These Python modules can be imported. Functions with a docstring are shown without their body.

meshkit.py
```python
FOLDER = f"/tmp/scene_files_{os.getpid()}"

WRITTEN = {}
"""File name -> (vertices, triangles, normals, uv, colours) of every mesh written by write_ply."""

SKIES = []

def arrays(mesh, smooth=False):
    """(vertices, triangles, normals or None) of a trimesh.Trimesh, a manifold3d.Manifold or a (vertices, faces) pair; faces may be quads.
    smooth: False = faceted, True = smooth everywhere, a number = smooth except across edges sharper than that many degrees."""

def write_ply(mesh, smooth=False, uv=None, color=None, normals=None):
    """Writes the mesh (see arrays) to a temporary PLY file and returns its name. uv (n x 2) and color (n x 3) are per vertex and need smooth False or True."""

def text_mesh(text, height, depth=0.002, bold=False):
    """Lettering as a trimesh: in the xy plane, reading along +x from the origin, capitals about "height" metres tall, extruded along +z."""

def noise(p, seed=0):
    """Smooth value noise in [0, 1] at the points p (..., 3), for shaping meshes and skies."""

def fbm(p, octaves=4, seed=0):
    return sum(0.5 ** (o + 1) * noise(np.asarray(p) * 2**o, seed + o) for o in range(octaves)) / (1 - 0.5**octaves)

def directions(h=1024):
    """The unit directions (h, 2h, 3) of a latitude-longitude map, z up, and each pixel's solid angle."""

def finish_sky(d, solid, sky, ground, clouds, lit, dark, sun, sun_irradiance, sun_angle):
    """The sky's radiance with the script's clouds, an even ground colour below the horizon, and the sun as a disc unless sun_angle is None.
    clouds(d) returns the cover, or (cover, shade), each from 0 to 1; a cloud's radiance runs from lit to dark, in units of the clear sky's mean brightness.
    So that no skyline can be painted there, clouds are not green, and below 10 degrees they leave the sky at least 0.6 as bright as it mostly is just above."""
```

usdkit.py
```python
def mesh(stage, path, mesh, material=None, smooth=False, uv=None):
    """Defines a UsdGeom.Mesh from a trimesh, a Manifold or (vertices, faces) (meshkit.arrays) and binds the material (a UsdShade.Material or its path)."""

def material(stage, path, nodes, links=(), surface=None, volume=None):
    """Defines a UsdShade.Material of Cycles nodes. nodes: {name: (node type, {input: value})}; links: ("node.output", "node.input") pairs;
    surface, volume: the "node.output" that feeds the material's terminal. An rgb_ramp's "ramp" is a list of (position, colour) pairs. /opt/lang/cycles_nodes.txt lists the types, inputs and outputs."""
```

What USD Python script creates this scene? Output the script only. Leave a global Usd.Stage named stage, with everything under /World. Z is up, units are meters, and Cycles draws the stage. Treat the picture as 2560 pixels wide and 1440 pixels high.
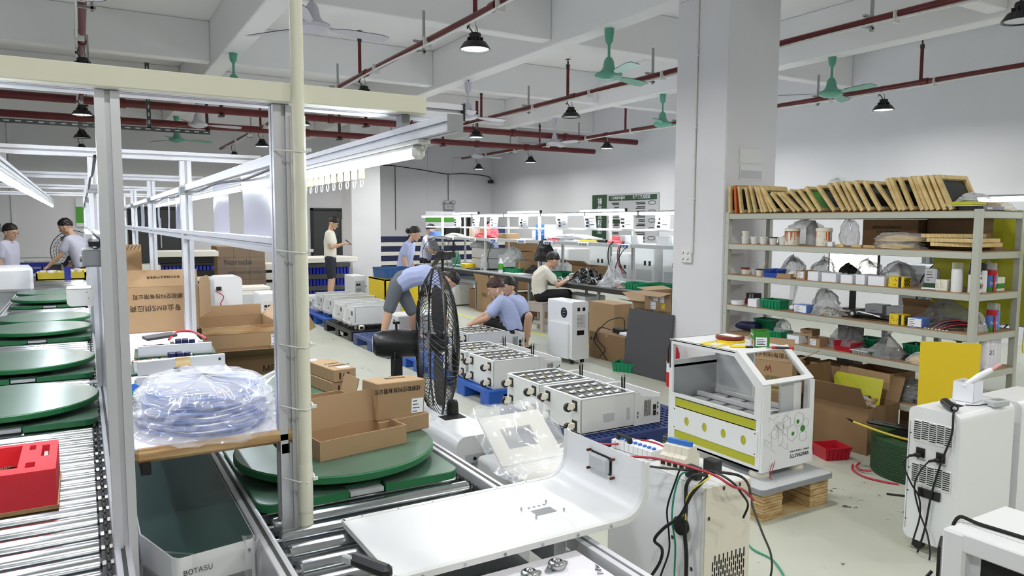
import math, random, glob
import numpy as np, trimesh, shapely, manifold3d as mf
from shapely import affinity
from shapely.geometry import Polygon, Point, LineString, box as sbox
from pxr import Usd, UsdGeom, UsdLux, Gf, Sdf, Vt
import usdkit, meshkit
PI = math.pi
stage = Usd.Stage.CreateInMemory()
UsdGeom.SetStageUpAxis(stage, UsdGeom.Tokens.z); UsdGeom.SetStageMetersPerUnit(stage, 1.0)
UsdGeom.Xform.Define(stage, '/World'); UsdGeom.Scope.Define(stage, '/World/Looks')
# ---- camera (eye 1.65 m up, looking 30 degrees right of the conveyor direction, 5 degrees down)
FPX, EYE = 1831.36, 1.65
_p, _y, _r = np.radians([5.038, 30.4356, 0.2334])
CW = np.array([math.sin(_y)*math.cos(_p), math.cos(_y)*math.cos(_p), -math.sin(_p)])
CR = np.array([math.cos(_y), -math.sin(_y), 0]); CU = np.cross(CR, CW)
CR, CU = math.cos(_r)*CR + math.sin(_r)*CU, -math.sin(_r)*CR + math.cos(_r)*CU
cam = UsdGeom.Camera.Define(stage, '/World/camera')
_m = np.eye(4); _m[0, :3] = CR; _m[1, :3] = CU; _m[2, :3] = -CW; _m[3, :3] = (0, 0, EYE)
cam.AddTransformOp().Set(Gf.Matrix4d(*_m.ravel().tolist()))
cam.CreateHorizontalApertureAttr(36.0); cam.CreateVerticalApertureAttr(20.25)
cam.CreateFocalLengthAttr(36.0*FPX/2560); cam.CreateClippingRangeAttr(Gf.Vec2f(0.05, 200))
cam.CreateExposureAttr(1.33)
LAMP_W, TUBE_W, BENCH_W = 95.0, 17.0, 17.0     # emission strengths: high-bay discs, conveyor tubes, workbench tubes
def at(x, y, X=None, Y=None, Z=None):
    """the point of the place seen at a pixel of the photograph, on a known plane"""
    d = CW + CR*(x-1280)/FPX - CU*(y-720)/FPX
    t = X/d[0] if X is not None else Y/d[1] if Y is not None else (Z-EYE)/d[2]
    return np.array([0, 0, EYE]) + t*d
# ---- materials
def lin(h):
    h = h.lstrip('#'); c = [int(h[i:i+2], 16)/255 for i in (0, 2, 4)]
    return tuple(v/12.92 if v <= .04045 else ((v+.055)/1.055)**2.4 for v in c)
MAT = {}
def mat(name, col, rough=.5, metal=0., noise=None, bump=None, rnd=0, spec=.5, coat=0, **kw):
    col = lin(col) if isinstance(col, str) else col
    n = {'p': ('principled_bsdf', dict(base_color=col, roughness=rough, metallic=metal, specular_ior_level=spec, coat_weight=coat, **kw))}
    l = []
    if noise or bump or rnd: n['tc'] = ('texture_coordinate', {})
    src = None
    if noise:
        sc, amt = noise[:2]; col2 = lin(noise[2]) if len(noise) > 2 else tuple(v*(1-amt) for v in col)
        st = noise[3] if len(noise) > 3 else (1, 1, 1)
        n['mp'] = ('mapping', dict(scale=st)); l.append(('tc.object', 'mp.vector'))
        n['nz'] = ('noise_texture', dict(scale=sc, detail=4.)); l.append(('mp.vector', 'nz.vector'))
        n['rp'] = ('rgb_ramp', {'ramp': [(.35, col2), (.62, col)]}); l.append(('nz.fac', 'rp.fac')); src = 'rp.color'
    if rnd:
        n['oi'] = ('object_info', {}); n['mr'] = ('map_range', dict(from_min=0., from_max=1., to_min=1-rnd, to_max=1+rnd)); l.append(('oi.random', 'mr.value'))
        n['hs'] = ('hsv', dict(color=col)); l.append(('mr.result', 'hs.value'))
        if src: l.append((src, 'hs.color'))
        src = 'hs.color'
    if src: l.append((src, 'p.base_color'))
    if bump:
        n['bn'] = ('noise_texture', dict(scale=bump[0], detail=3.)); n['bp'] = ('bump', dict(strength=bump[1], distance=bump[2] if len(bump) > 2 else .01))
        l += [('tc.object', 'bn.vector'), ('bn.fac', 'bp.height'), ('bp.normal', 'p.normal')]
    MAT[name] = usdkit.material(stage, '/World/Looks/'+name, n, l, surface='p.BSDF')
def emit(name, col, s):
    MAT[name] = usdkit.material(stage, '/World/Looks/'+name, {'e': ('emission', dict(color=col, strength=s))}, [], surface='e.emission')
def film(name, tint=(1, 1, 1), body=.12, rough=.08, edge=.55, col=(.85, .87, .9)):
    """thin clear plastic: mostly transparent, whiter where seen edge-on, glossy"""
    n = {'t': ('transparent_bsdf', dict(color=tint)), 'p': ('principled_bsdf', dict(base_color=col, roughness=rough, specular_ior_level=1.)),
         'w': ('layer_weight', dict(blend=.45)), 'm': ('map_range', dict(from_min=0., from_max=1., to_min=body, to_max=edge)), 'x': ('mix_closure', {})}
    MAT[name] = usdkit.material(stage, '/World/Looks/'+name, n, [('w.facing', 'm.value'), ('m.result', 'x.fac'), ('t.BSDF', 'x.closure1'), ('p.BSDF', 'x.closure2')], surface='x.closure')
# ---- mesh building
def rot(rx=0, ry=0, rz=0):
    rx, ry, rz = np.radians([rx, ry, rz]); c, s = math.cos, math.sin
    X = np.array([[1, 0, 0], [0, c(rx), -s(rx)], [0, s(rx), c(rx)]]); Y = np.array([[c(ry), 0, s(ry)], [0, 1, 0], [-s(ry), 0, c(ry)]]); Z = np.array([[c(rz), -s(rz), 0], [s(rz), c(rz), 0], [0, 0, 1]])
    return Z@Y@X
def xf(loc=(0, 0, 0), rx=0, ry=0, rz=0):
    m = np.eye(4); m[:3, :3] = rot(rx, ry, rz); m[:3, 3] = loc; return m
def chbox(d, ch):
    h = np.array(d)/2; ch = min(ch, h.min()*.95); v = []; idx = {}
    S = [(a, b, c) for a in (-1, 1) for b in (-1, 1) for c in (-1, 1)]
    for s in S:
        for k in range(3):
            p = h.copy(); q = np.full(3, ch); q[k] = 0; idx[s, k] = len(v); v.append((p-q)*s)
    f = []
    def poly(ids, out):
        a = [np.array(v[i]) for i in ids]
        if np.dot(np.cross(a[1]-a[0], a[2]-a[0]), out) < 0: ids = ids[::-1]
        for i in range(1, len(ids)-1): f.append((ids[0], ids[i], ids[i+1]))
    for k in range(3):
        i, j = [q for q in range(3) if q != k]
        for sg in (-1, 1):
            ids = []
            for a, b in ((-1, -1), (1, -1), (1, 1), (-1, 1)):
                s = [0]*3; s[k] = sg; s[i] = a; s[j] = b; ids.append(idx[tuple(s), k])
            o = np.zeros(3); o[k] = sg; poly(ids, o)
        for a in (-1, 1):
            for b in (-1, 1):
                s1 = [0]*3; s1[k] = -1; s1[i] = a; s1[j] = b; s2 = list(s1); s2[k] = 1; s1, s2 = tuple(s1), tuple(s2)
                o = np.zeros(3); o[i] = a; o[j] = b; poly([idx[s1, i], idx[s2, i], idx[s2, j], idx[s1, j]], o)
    for s in S: poly([idx[s, 0], idx[s, 1], idx[s, 2]], np.array(s, float))
    return np.array(v), np.array(f)
BV = np.array([(x, y, z) for x in (0, 1) for y in (0, 1) for z in (0, 1)], float)
BF = np.array([(0, 1, 3), (0, 3, 2), (4, 6, 7), (4, 7, 5), (0, 4, 5), (0, 5, 1), (2, 3, 7), (2, 7, 6), (0, 2, 6), (0, 6, 4), (1, 5, 7), (1, 7, 3)])
FR = {'xy': np.eye(4), 'xz': np.array([[1, 0, 0, 0], [0, 0, 1, 0], [0, 1, 0, 0], [0, 0, 0, 1.]]), 'yz': np.array([[0, 0, 1, 0], [1, 0, 0, 0], [0, 1, 0, 0], [0, 0, 0, 1.]])}
def path_smooth(pts, n=8):
    """Catmull-Rom through the points"""
    p = np.asarray(pts, float); q = np.vstack([2*p[0]-p[1], p, 2*p[-1]-p[-2]]); out = []
    for i in range(1, len(q)-2):
        for t in np.linspace(0, 1, n, endpoint=False):
            a, b, c, d = q[i-1], q[i], q[i+1], q[i+2]
            out.append(.5*((2*b)+(-a+c)*t+(2*a-5*b+4*c-d)*t*t+(-a+3*b-3*c+d)*t**3))
    out.append(p[-1]); return np.array(out)
class B:
    def __init__(s, T=None): s.V = []; s.F = []; s.n = 0; s.T = np.eye(4) if T is None else T
    def add(s, v, f, T=None):
        v = np.asarray(v, float); f = np.asarray(f, int)
        M = s.T if T is None else s.T@T
        v = v@M[:3, :3].T+M[:3, 3]
        if np.linalg.det(M[:3, :3]) < 0: f = f[:, ::-1]
        s.V.append(v); s.F.append(f+s.n); s.n += len(v); return s
    def bx(s, x0, x1, y0, y1, z0, z1, ch=0, T=None):
        lo = np.array([min(x0, x1), min(y0, y1), min(z0, z1)]); hi = np.array([max(x0, x1), max(y0, y1), max(z0, z1)])
        if ch: v, f = chbox(hi-lo, ch); return s.add(v+(lo+hi)/2, f, T)
        return s.add(BV*(hi-lo)+lo, BF, T)
    def box(s, c, d, ch=0, r=(0, 0, 0)):
        T = xf(c, *r); h = np.array(d)/2
        return s.bx(-h[0], h[0], -h[1], h[1], -h[2], h[2], ch, T)
    def tube(s, pts, r, n=8, cap=True, closed=False):
        p = np.asarray(pts, float); m = len(p)
        t = np.gradient(p, axis=0) if not closed else np.roll(p, -1, 0)-np.roll(p, 1, 0)
        t /= np.linalg.norm(t, axis=1, keepdims=True)+1e-12
        u = np.cross(t[0], [0, 0, 1.]);
        if np.linalg.norm(u) < 1e-3: u = np.cross(t[0], [1., 0, 0])
        rr = np.broadcast_to(np.asarray(r, float), (m,)); a = np.linspace(0, 2*PI, n, endpoint=False); V = []
        for i in range(m):
            u = u-t[i]*(u@t[i]); u /= np.linalg.norm(u)+1e-12; w = np.cross(t[i], u)
            V.append(p[i]+rr[i]*(np.cos(a)[:, None]*u+np.sin(a)[:, None]*w))
        V = np.vstack(V); F = []
        for i in range(m if closed else m-1):
            j = (i+1) % m
            for k in range(n):
                k2 = (k+1) % n; F += [(i*n+k, i*n+k2, j*n+k2), (i*n+k, j*n+k2, j*n+k)]
        if cap and not closed:
            for k in range(1, n-1): F += [(0, k+1, k), ((m-1)*n, (m-1)*n+k, (m-1)*n+k+1)]
        return s.add(V, F)
    def cyl(s, a, b, r, r2=None, n=12): return s.tube([a, b], [r, r if r2 is None else r2], n)
    def lathe(s, prof, n=24, T=None):
        p = np.asarray(prof, float); m = len(p); a = np.linspace(0, 2*PI, n, endpoint=False)
        V = np.stack([p[:, 0, None]*np.cos(a), p[:, 0, None]*np.sin(a), np.repeat(p[:, 1, None], n, 1)], -1).reshape(-1, 3); F = []
        for i in range(m-1):
            for k in range(n):
                k2 = (k+1) % n
                if p[i, 0] > 0: F.append((i*n+k, i*n+k2, (i+1)*n+k2))
                if p[i+1, 0] > 0: F.append((i*n+k, (i+1)*n+k2, (i+1)*n+k))
        return s.add(V, F, T)
    def sph(s, c, r, n=2):
        m = trimesh.creation.icosphere(n); return s.add(m.vertices*np.asarray(r)+np.asarray(c), m.faces)
    def prism(s, poly, h, o=(0, 0, 0), fr='xy', T=None):
        """shapely polygon extruded by h; fr names the plane it lies in"""
        g = trimesh.util.concatenate([trimesh.creation.extrude_polygon(q, h, engine='earcut') for q in getattr(poly, 'geoms', [poly])])
        M = FR[fr].copy(); v = g.vertices@M[:3, :3].T+np.asarray(o); f = g.faces
        if np.linalg.det(M[:3, :3]) < 0: f = f[:, ::-1]
        return s.add(v, f, T)
    def grid(s, P, thick=0):
        """P: (n,m,3) surface points; doubled when thick"""
        n, m = P.shape[:2]; I = np.arange(n*m).reshape(n, m)
        f = np.vstack([np.stack([I[:-1, :-1], I[1:, :-1], I[1:, 1:]], -1).reshape(-1, 3), np.stack([I[:-1, :-1], I[1:, 1:], I[:-1, 1:]], -1).reshape(-1, 3)])
        return s.add(P.reshape(-1, 3), f)
    def tm(s): return trimesh.Trimesh(np.vstack(s.V), np.vstack(s.F), process=False)
def rrect(w, h, r, cx=0, cy=0, q=4): return sbox(cx-w/2+r, cy-h/2+r, cx+w/2-r, cy+h/2-r).buffer(r, quad_segs=q)
_FONT = {}
def glyphs(text, height, depth=.0006, cjk=False, res=48, bold=0):
    """lettering in the xy plane from the origin along +x"""
    from PIL import Image, ImageDraw, ImageFont
    key = (cjk, res)
    if key not in _FONT:
        _FONT[key] = ImageFont.truetype(glob.glob('/opt/blender-*/*/datafiles/fonts/'+('Noto Sans CJK Regular.woff2' if cjk else 'Inter.woff2'))[0], res)
    f = _FONT[key]; x0, y0, x1, y1 = f.getbbox(text, anchor='ls', stroke_width=bold)
    im = Image.new('L', (x1-x0+8, y1-y0+8)); ImageDraw.Draw(im).text((4-x0, 4-y0), text, 255, f, anchor='ls', stroke_width=bold)
    on = np.pad(np.asarray(im) > 127, ((0, 0), (1, 1))).astype(np.int8)
    r, c = np.nonzero(np.diff(on, axis=1) == 1); e = np.nonzero(np.diff(on, axis=1) == -1)[1]
    g = shapely.union_all(shapely.box(c, -r-1, e, -r)).buffer(.4).buffer(-.4).simplify(.6)
    k = height/(res*.73); g = affinity.affine_transform(g, [k, 0, 0, k, -4*k, (4-y0)*k])
    return trimesh.util.concatenate([trimesh.creation.extrude_polygon(q, depth, engine='earcut') for q in getattr(g, 'geoms', [g])])
def face_T(o, right, up):
    """matrix whose xy plane lies on a face: origin o, text direction right, up"""
    r = np.asarray(right, float); r /= np.linalg.norm(r); u = np.asarray(up, float); u -= r*(u@r); u /= np.linalg.norm(u)
    m = np.eye(4); m[:3, 0] = r; m[:3, 1] = u; m[:3, 2] = np.cross(r, u); m[:3, 3] = o; return m
# ---- things and parts
USED = {}
def numbered(path):
    k = USED.get(path, -1)+1; USED[path] = k
    return path if k == 0 else '%s_%03d' % (path, k)
def keys(prim, label=None, cat=None, group=None, kind=None):
    for k, v in (('label', label), ('category', cat), ('group', group), ('kind', kind)):
        if v: prim.SetCustomDataByKey(k, v)
def put(x, loc=(0, 0, 0), rz=0, M=None):
    if M is not None: x.AddTransformOp().Set(Gf.Matrix4d(*np.asarray(M, float).T.ravel().tolist())); return
    x.AddTranslateOp().Set(Gf.Vec3d(*map(float, loc)))
    if rz: x.AddRotateZOp().Set(float(rz))
def thing(name, label, cat, loc=(0, 0, 0), rz=0, group=None, M=None, kind=None):
    x = UsdGeom.Xform.Define(stage, numbered('/World/'+name)); put(x, loc, rz, M); keys(x.GetPrim(), label, cat, group, kind); return str(x.GetPath())
def part(parent, name, b, m, label=None, smooth=None, kind=None):
    """one mesh under a thing, part or piece of the setting"""
    g = usdkit.mesh(stage, numbered(parent+'/'+name), b.tm() if isinstance(b, B) else b, MAT[m], smooth=False if smooth is None else smooth)
    keys(g.GetPrim(), label, kind=kind); return str(g.GetPath())
def solo(name, label, cat, b, m, loc=(0, 0, 0), rz=0, group=None, smooth=None, M=None, kind=None):
    """a thing that is one mesh"""
    g = usdkit.mesh(stage, numbered('/World/'+name), b.tm() if isinstance(b, B) else b, MAT[m], smooth=False if smooth is None else smooth)
    put(g, loc, rz, M); keys(g.GetPrim(), label, cat, group, kind); return str(g.GetPath())
def struct(name, b, m, smooth=None, parent='/World'):
    g = usdkit.mesh(stage, numbered(parent+'/'+name), b.tm() if isinstance(b, B) else b, MAT[m], smooth=False if smooth is None else smooth)
    if parent == '/World': keys(g.GetPrim(), kind='structure')
    return str(g.GetPath())
def dup(src, loc=(0, 0, 0), rz=0, label=None, group=None, M=None):
    base = src.rsplit('/', 1)[1]
    if base[-4:-3] == '_' and base[-3:].isdigit(): base = base[:-4]
    was = stage.GetPrimAtPath(src); x = UsdGeom.Xform.Define(stage, numbered('/World/'+base)); p = x.GetPrim()
    p.GetReferences().AddInternalReference(src); p.SetInstanceable(True)
    x.ClearXformOpOrder(); put_over(x, loc, rz, M)
    keys(p, label or was.GetCustomDataByKey('label'), was.GetCustomDataByKey('category'), group or was.GetCustomDataByKey('group')); return str(p.GetPath())
def put_over(x, loc, rz, M):
    M = xf(loc, rz=rz) if M is None else M
    op = x.AddTransformOp(opSuffix='place'); op.Set(Gf.Matrix4d(*np.asarray(M, float).T.ravel().tolist())); x.SetXformOpOrder([op])
# ================= materials
mat('wall_paint', '#e2e3e7', .85, noise=(.9, .03), bump=(60, .05, .002))
mat('ceiling_paint', '#eeeeef', .9)
mat('pillar_paint', '#dddde0', .8, noise=(1.5, .03))
n_ = {'g': ('geometry', {}), 'a': ('noise_texture', dict(scale=.8, detail=4.)), 'ra': ('rgb_ramp', {'ramp': [(.3, lin('#b4b7ab')), (.7, lin('#c4c7ba'))]}),
      'c': ('noise_texture', dict(scale=9., detail=5., roughness=.62)), 'd': ('noise_texture', dict(scale=.55, detail=1.)), 'md': ('math', dict(math_type='multiply_add', value2=.28, value3=-.14)),
      'ad': ('math', dict(math_type='add')), 'rc': ('rgb_ramp', {'ramp': [(.665, (0, 0, 0)), (.685, (1, 1, 1))]}), 'mx': ('mix', dict(color2=lin('#5c6660'))),
      'p': ('principled_bsdf', dict(roughness=.42)), 'b': ('bump', dict(strength=.15, distance=.004))}
MAT['floor_paint'] = usdkit.material(stage, '/World/Looks/floor_paint', n_, [('g.position', 'a.vector'), ('a.fac', 'ra.fac'), ('g.position', 'c.vector'), ('g.position', 'd.vector'), ('d.fac', 'md.value1'),
    ('c.fac', 'ad.value1'), ('md.value', 'ad.value2'), ('ad.value', 'rc.fac'), ('rc.color', 'mx.fac'), ('ra.color', 'mx.color1'), ('mx.color', 'p.base_color'), ('a.fac', 'b.height'), ('b.normal', 'p.normal')], surface='p.BSDF')
mat('yellow_line', '#d6dc3c', .5)
mat('pipe_red', '#6a1f22', .35, noise=(7, .25))
mat('pipe_dark', '#3a2c28', .5)
mat('galv', '#a9acac', .4, .8)
mat('steel_dark', '#4a4b4a', .5, .5)
mat('white_plastic', '#dfe0dc', .35)
mat('cream_plastic', '#dcdcc9', .4)
mat('fan_green', '#5fa58c', .3)
mat('fan_white', '#c9c9d4', .3)
mat('black_metal', '#17181a', .4)
mat('black_plastic', '#141416', .35)
mat('black_matt', '#101011', .7)
mat('dark_glass', '#2c2f30', .12)
mat('door_grey', '#3c3f40', .4)
mat('alu', '#d3d5da', .38, .45)
mat('alu_slot', '#6b6e72', .45, .8)
mat('white_sheet', '#e6e8ea', .33)
mat('white_shade', '#dcdedd', .4)
mat('roller_steel', '#d0d3d6', .2, 1., noise=(3, .12, '#a9aeb0', (1, 1, 1)))
mat('steel', '#b9bcbd', .25, 1.)
mat('green_edge', '#1c6a3c', .45)
mat('green_top', '#52705f', .27, noise=(2.5, .1), spec=.7)
mat('card', '#a98c69', .8, noise=(2.2, .1), rnd=.05, bump=(90, .05, .002))
mat('card_dark', '#8a6a45', .85, noise=(2.2, .12))
mat('card_in', '#a07c52', .85)
mat('card_brown', '#8d7050', .85, noise=(3, .12), rnd=.06)
mat('ink', '#2a221c', .8)
mat('ink_green', '#5d6a34', .8)
mat('ink_black', '#161616', .7)
mat('wood_raw', '#dcc694', .6, noise=(6, .2, '#b9955a', (1, 1, 9)), rnd=.08)
mat('wood_frame', '#dfca94', .6, noise=(8, .2, '#c5a568', (9, 1, 1)), rnd=.1)
mat('wood_edge', '#c9aa7c', .55, noise=(5, .25, '#9c7445', (1, 8, 8)))
mat('ply_end', '#cdb182', .7, noise=(30, .3, '#a3814f', (.3, .3, 2)))
mat('blue_pallet', '#1f56ae', .5)
mat('blue_dark_pallet', '#26386f', .5)
mat('blue_violet', '#26259a', .5)
mat('slate_pallet', '#3d4f80', .5)
mat('blue_cell', '#1b2aa0', .35)
mat('navy', '#1c2350', .5)
mat('green_bin', '#0f8a5c', .4)
mat('blue_bin', '#2b4fae', .4)
mat('blue_bin_dull', '#2f5c94', .45)
mat('red_bin', '#b5162c', .4)
mat('rack_paint', '#b7baae', .45)
mat('shelf_board', '#a58a6a', .8, noise=(3, .2))
mat('yellow', '#e2c51d', .5)
mat('yellow_pale', '#e3dba2', .5)
mat('yellow_sheet', '#dcc83c', .45)
mat('olive_yellow', '#b9ba2e', .5)
mat('green_label', '#35832c', .5)
mat('green_dark', '#1e4426', .5)
mat('green_sign', '#57a83c', .5)
mat('paper', '#eceff6', .7)
mat('poster', '#b9bbbf', .5)
mat('red', '#c01724', .4)
mat('red_dark', '#7a1a22', .4)
mat('red_foam', '#e0343f', .75, bump=(120, .3, .002), subsurface_weight=.1)
mat('copper', '#6a3b22', .4, .5)
mat('orange', '#dd6a1a', .5)
mat('pink', '#e6a9ad', .5)
mat('pink_hot', '#e8606a', .5)
mat('light_blue', '#6389da', .35)
mat('blue_cap', '#2f6fc4', .4)
mat('ivory', '#e4dfcf', .4)
mat('cable_black', '#131313', .5)
mat('cable_green', '#2f9176', .45)
mat('cable_red', '#b52a3c', .45)
mat('cable_yellow', '#d8cf3a', .45)
mat('grey_panel', '#47474a', .55)
mat('grey_mid', '#8c9093', .5)
mat('grey_light', '#b9bdc0', .45)
mat('lilac_white', '#e8e6ee', .5)
mat('teal_mat', '#2d4743', .3, noise=(1.5, .1))
mat('silver_screws', '#c6c2b4', .3, .9, noise=(60, .6, '#6a675e'), bump=(70, 1., .01))
mat('foil', '#b9bbc0', .25, .7, noise=(25, .3), bump=(18, .8, .02))
mat('screen_mesh', '#24292c', .35)
mat('stool_plastic', '#b7aea6', .4)
mat('paint_orange', '#c05a1c', .35)
mat('styro', '#edebe2', .8)
mat('white_bag', '#d7dadf', .3, alpha=.8)
film('clear_film', body=.1, edge=.6)
film('bag_film', body=.22, edge=.75, col=(.8, .82, .85))
film('bag_grey', body=.3, edge=.8, col=(.42, .43, .45))
film('sheet_film', body=.3, edge=.7, col=(.66, .68, .88), rough=.15)
film('wrap_film', body=.1, edge=.5)
emit('lamp_glow', (1., .985, .95), LAMP_W); emit('tube_glow', (.84, .9, 1.), TUBE_W); emit('bench_glow', (.88, .94, 1.), BENCH_W)
emit('led_dim', (1., .97, .9), 1.2)
# ================= the room shell
X0, X1, Y0, Y1, ZC, ZB = -7., 11.15, -6., 20.3, 4.5, 3.87
struct('floor', B().bx(X0, X1, Y0, Y1, -.2, 0), 'floor_paint')
struct('ceiling', B().bx(X0, X1, Y0, Y1, ZC, ZC+.2), 'ceiling_paint')
wb = struct('wall_back', B().bx(X0-.2, X1+.2, Y1, Y1+.2, 0, ZC), 'wall_paint')
wr = struct('wall_right', B().bx(X1, X1+.2, Y0, Y1, 0, ZC), 'wall_paint')
struct('wall_left', B().bx(X0-.2, X0, Y0, Y1, 0, ZC), 'wall_paint')
struct('wall_front', B().bx(X0-.2, X1+.2, Y0-.2, Y0, 0, ZC), 'wall_paint')
for x in (-5.1, -1.65, 1.83, 5.3, 8.72): struct('ceiling_beam', B().bx(x-.13, x+.13, Y0, Y1, ZB, ZC, .012), 'ceiling_paint')
for y in (-2.8, .75, 4.35, 7.95, 11.52, 15.1, 18.7):
    for a, b in zip((X0, -4.97, -1.52, 1.96, 5.43, 8.85), (-5.23, -1.78, 1.7, 5.17, 8.59, X1)): struct('ceiling_beam', B().bx(a, b, y-.1, y+.1, ZB+.06, ZC, .012), 'ceiling_paint')
pl = struct('pillar', B().bx(5.3, 6.0, 5.03, 5.73, 0, ZB, .012), 'pillar_paint')
struct('pillar', B().bx(5.33, 6.03, 16.3, 17.0, 0, ZB, .012), 'pillar_paint')
part(pl, 'paper_notice', B().bx(5.48, 5.8, 5.024, 5.03, 2.24, 2.38, .001), 'white_shade'); part(pl, 'paper_notice', B().bx(5.49, 5.8, 5.024, 5.03, 2.08, 2.22, .001), 'white_shade', label='faded lower notice')
part(pl, 'print_block', B().bx(5.5, 5.79, 5.0225, 5.0245, 2.09, 2.17), 'grey_light')
d = B().tube([(5.285, 5.43, z) for z in np.linspace(1.36, ZB, 6)], .012, 8)
for z in (1.9, 2.6, 3.3): d.box((5.285, 5.43, z), (.03, .04, .02), .004)
solo('conduit', 'thin white conduit running down the near square pillar to a socket', 'conduit', d, 'white_plastic', smooth=40)
t = thing('wall_socket', 'white double wall socket on the left face of the near pillar', 'socket', (5.3, 5.5, 1.33))
part(t, 'plate', B().bx(-.03, 0, -.07, .07, -.07, .07, .006), 'white_plastic'); b = B()
for y in (-.035, .035):
    for z in (-.03, .03): b.box((-.031, y, z), (.003, .004, .018)); b.box((-.031, y+.016, z-.01), (.003, .004, .012))
part(t, 'slots', b, 'black_matt')
b = B()
for (xa, ya), (xb, yb) in (((5.86, 12.6), (5.86, 5.9)),): b.bx(xa-.03, xa+.03, yb, ya, 0, .0015)
struct('trim_1', b, 'yellow_line'); struct('trim_2', B().bx(2.0, 2.06, 12.7, 17.5, 0, .0015), 'yellow_line')
# doors in the back wall
def door(n, x0, x1, h, leaf=True):
    p = struct('door_%d' % n, B().bx(x0, x0+.07, 20.24, 20.3, 0, h, .006).bx(x1-.07, x1, 20.24, 20.3, 0, h, .006).bx(x0, x1, 20.24, 20.3, h-.07, h, .006), 'black_metal')
    struct('door_leaf', B().bx(x0+.07, (x0+x1)/2-.004, 20.265, 20.3, .01, h-.07, .004), 'door_grey', parent=p); struct('door_leaf', B().bx((x0+x1)/2+.004, x1-.07, 20.265, 20.3, .01, h-.07, .004), 'door_grey', parent=p)
    struct('door_handle', B().tube([((x0+x1)/2+.1, 20.22, z) for z in (1.0, 1.2, 1.75)], .018, 8).box(((x0+x1)/2+.1, 20.245, 1.05), (.02, .05, .02)).box(((x0+x1)/2+.1, 20.245, 1.7), (.02, .05, .02)), 'grey_light', 40, parent=p)
door(1, 1.0, 2.25, 2.03); door(2, 5.47, 7.0, 2.05); door(3, 9.5, 10.4, 1.9)
# panel joints, cable ducts and cables on the walls
b = B().bx(-1.35, -1.29, 20.27, 20.3, .9, ZB, .004).bx(-6.5, 1.0, 20.27, 20.3, .82, .87, .004)
solo('wall_duct', 'grey cable duct low along the back wall behind the conveyor line', 'duct', b, 'wall_paint')
solo('wall_box', 'grey metal box on the back wall at far left edge', 'box', B().bx(-1.7, -1.55, 20.2, 20.3, 1.42, 1.6, .01), 'grey_mid')
t = thing('wall_cable', 'thin black cable sagging along the back wall to the camera', 'cable')
part(t, 'cable', B().tube(path_smooth([(7.6, 20.28, 3.3), (7.96, 20.28, 3.3), (8.8, 20.28, 3.22), (9.6, 20.28, 3.13), (10.2, 20.28, 3.16), (11.05, 20.28, 3.1), (11.1, 20.28, 2.9)], 5), .012, 5), 'cable_black')
for x, z0, z1 in ((7.96, 1.45, 3.3), (9.66, 2.3, 3.13)): part(t, 'drop_cable', B().tube([(x, 20.285, z0), (x, 20.285, z1)], .01, 5), 'steel_dark')
t = thing('security_camera', 'small black security camera high near the corner of back and right walls', 'camera', (11.1, 20.1, 2.95))
part(t, 'bracket', B().cyl((.04, 0, -.1), (-.05, 0, -.08), .02, n=8), 'white_plastic'); part(t, 'housing', B().box((-.1, -.05, -.02), (.12, .2, .1), .02), 'black_plastic'); part(t, 'lens', B().cyl((-.1, -.14, -.02), (-.1, -.17, -.02), .03, n=10), 'dark_glass')
t = thing('emergency_light', 'twin head emergency light on the back wall above the workbench', 'light', (9.66, 20.22, 2.25))
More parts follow.
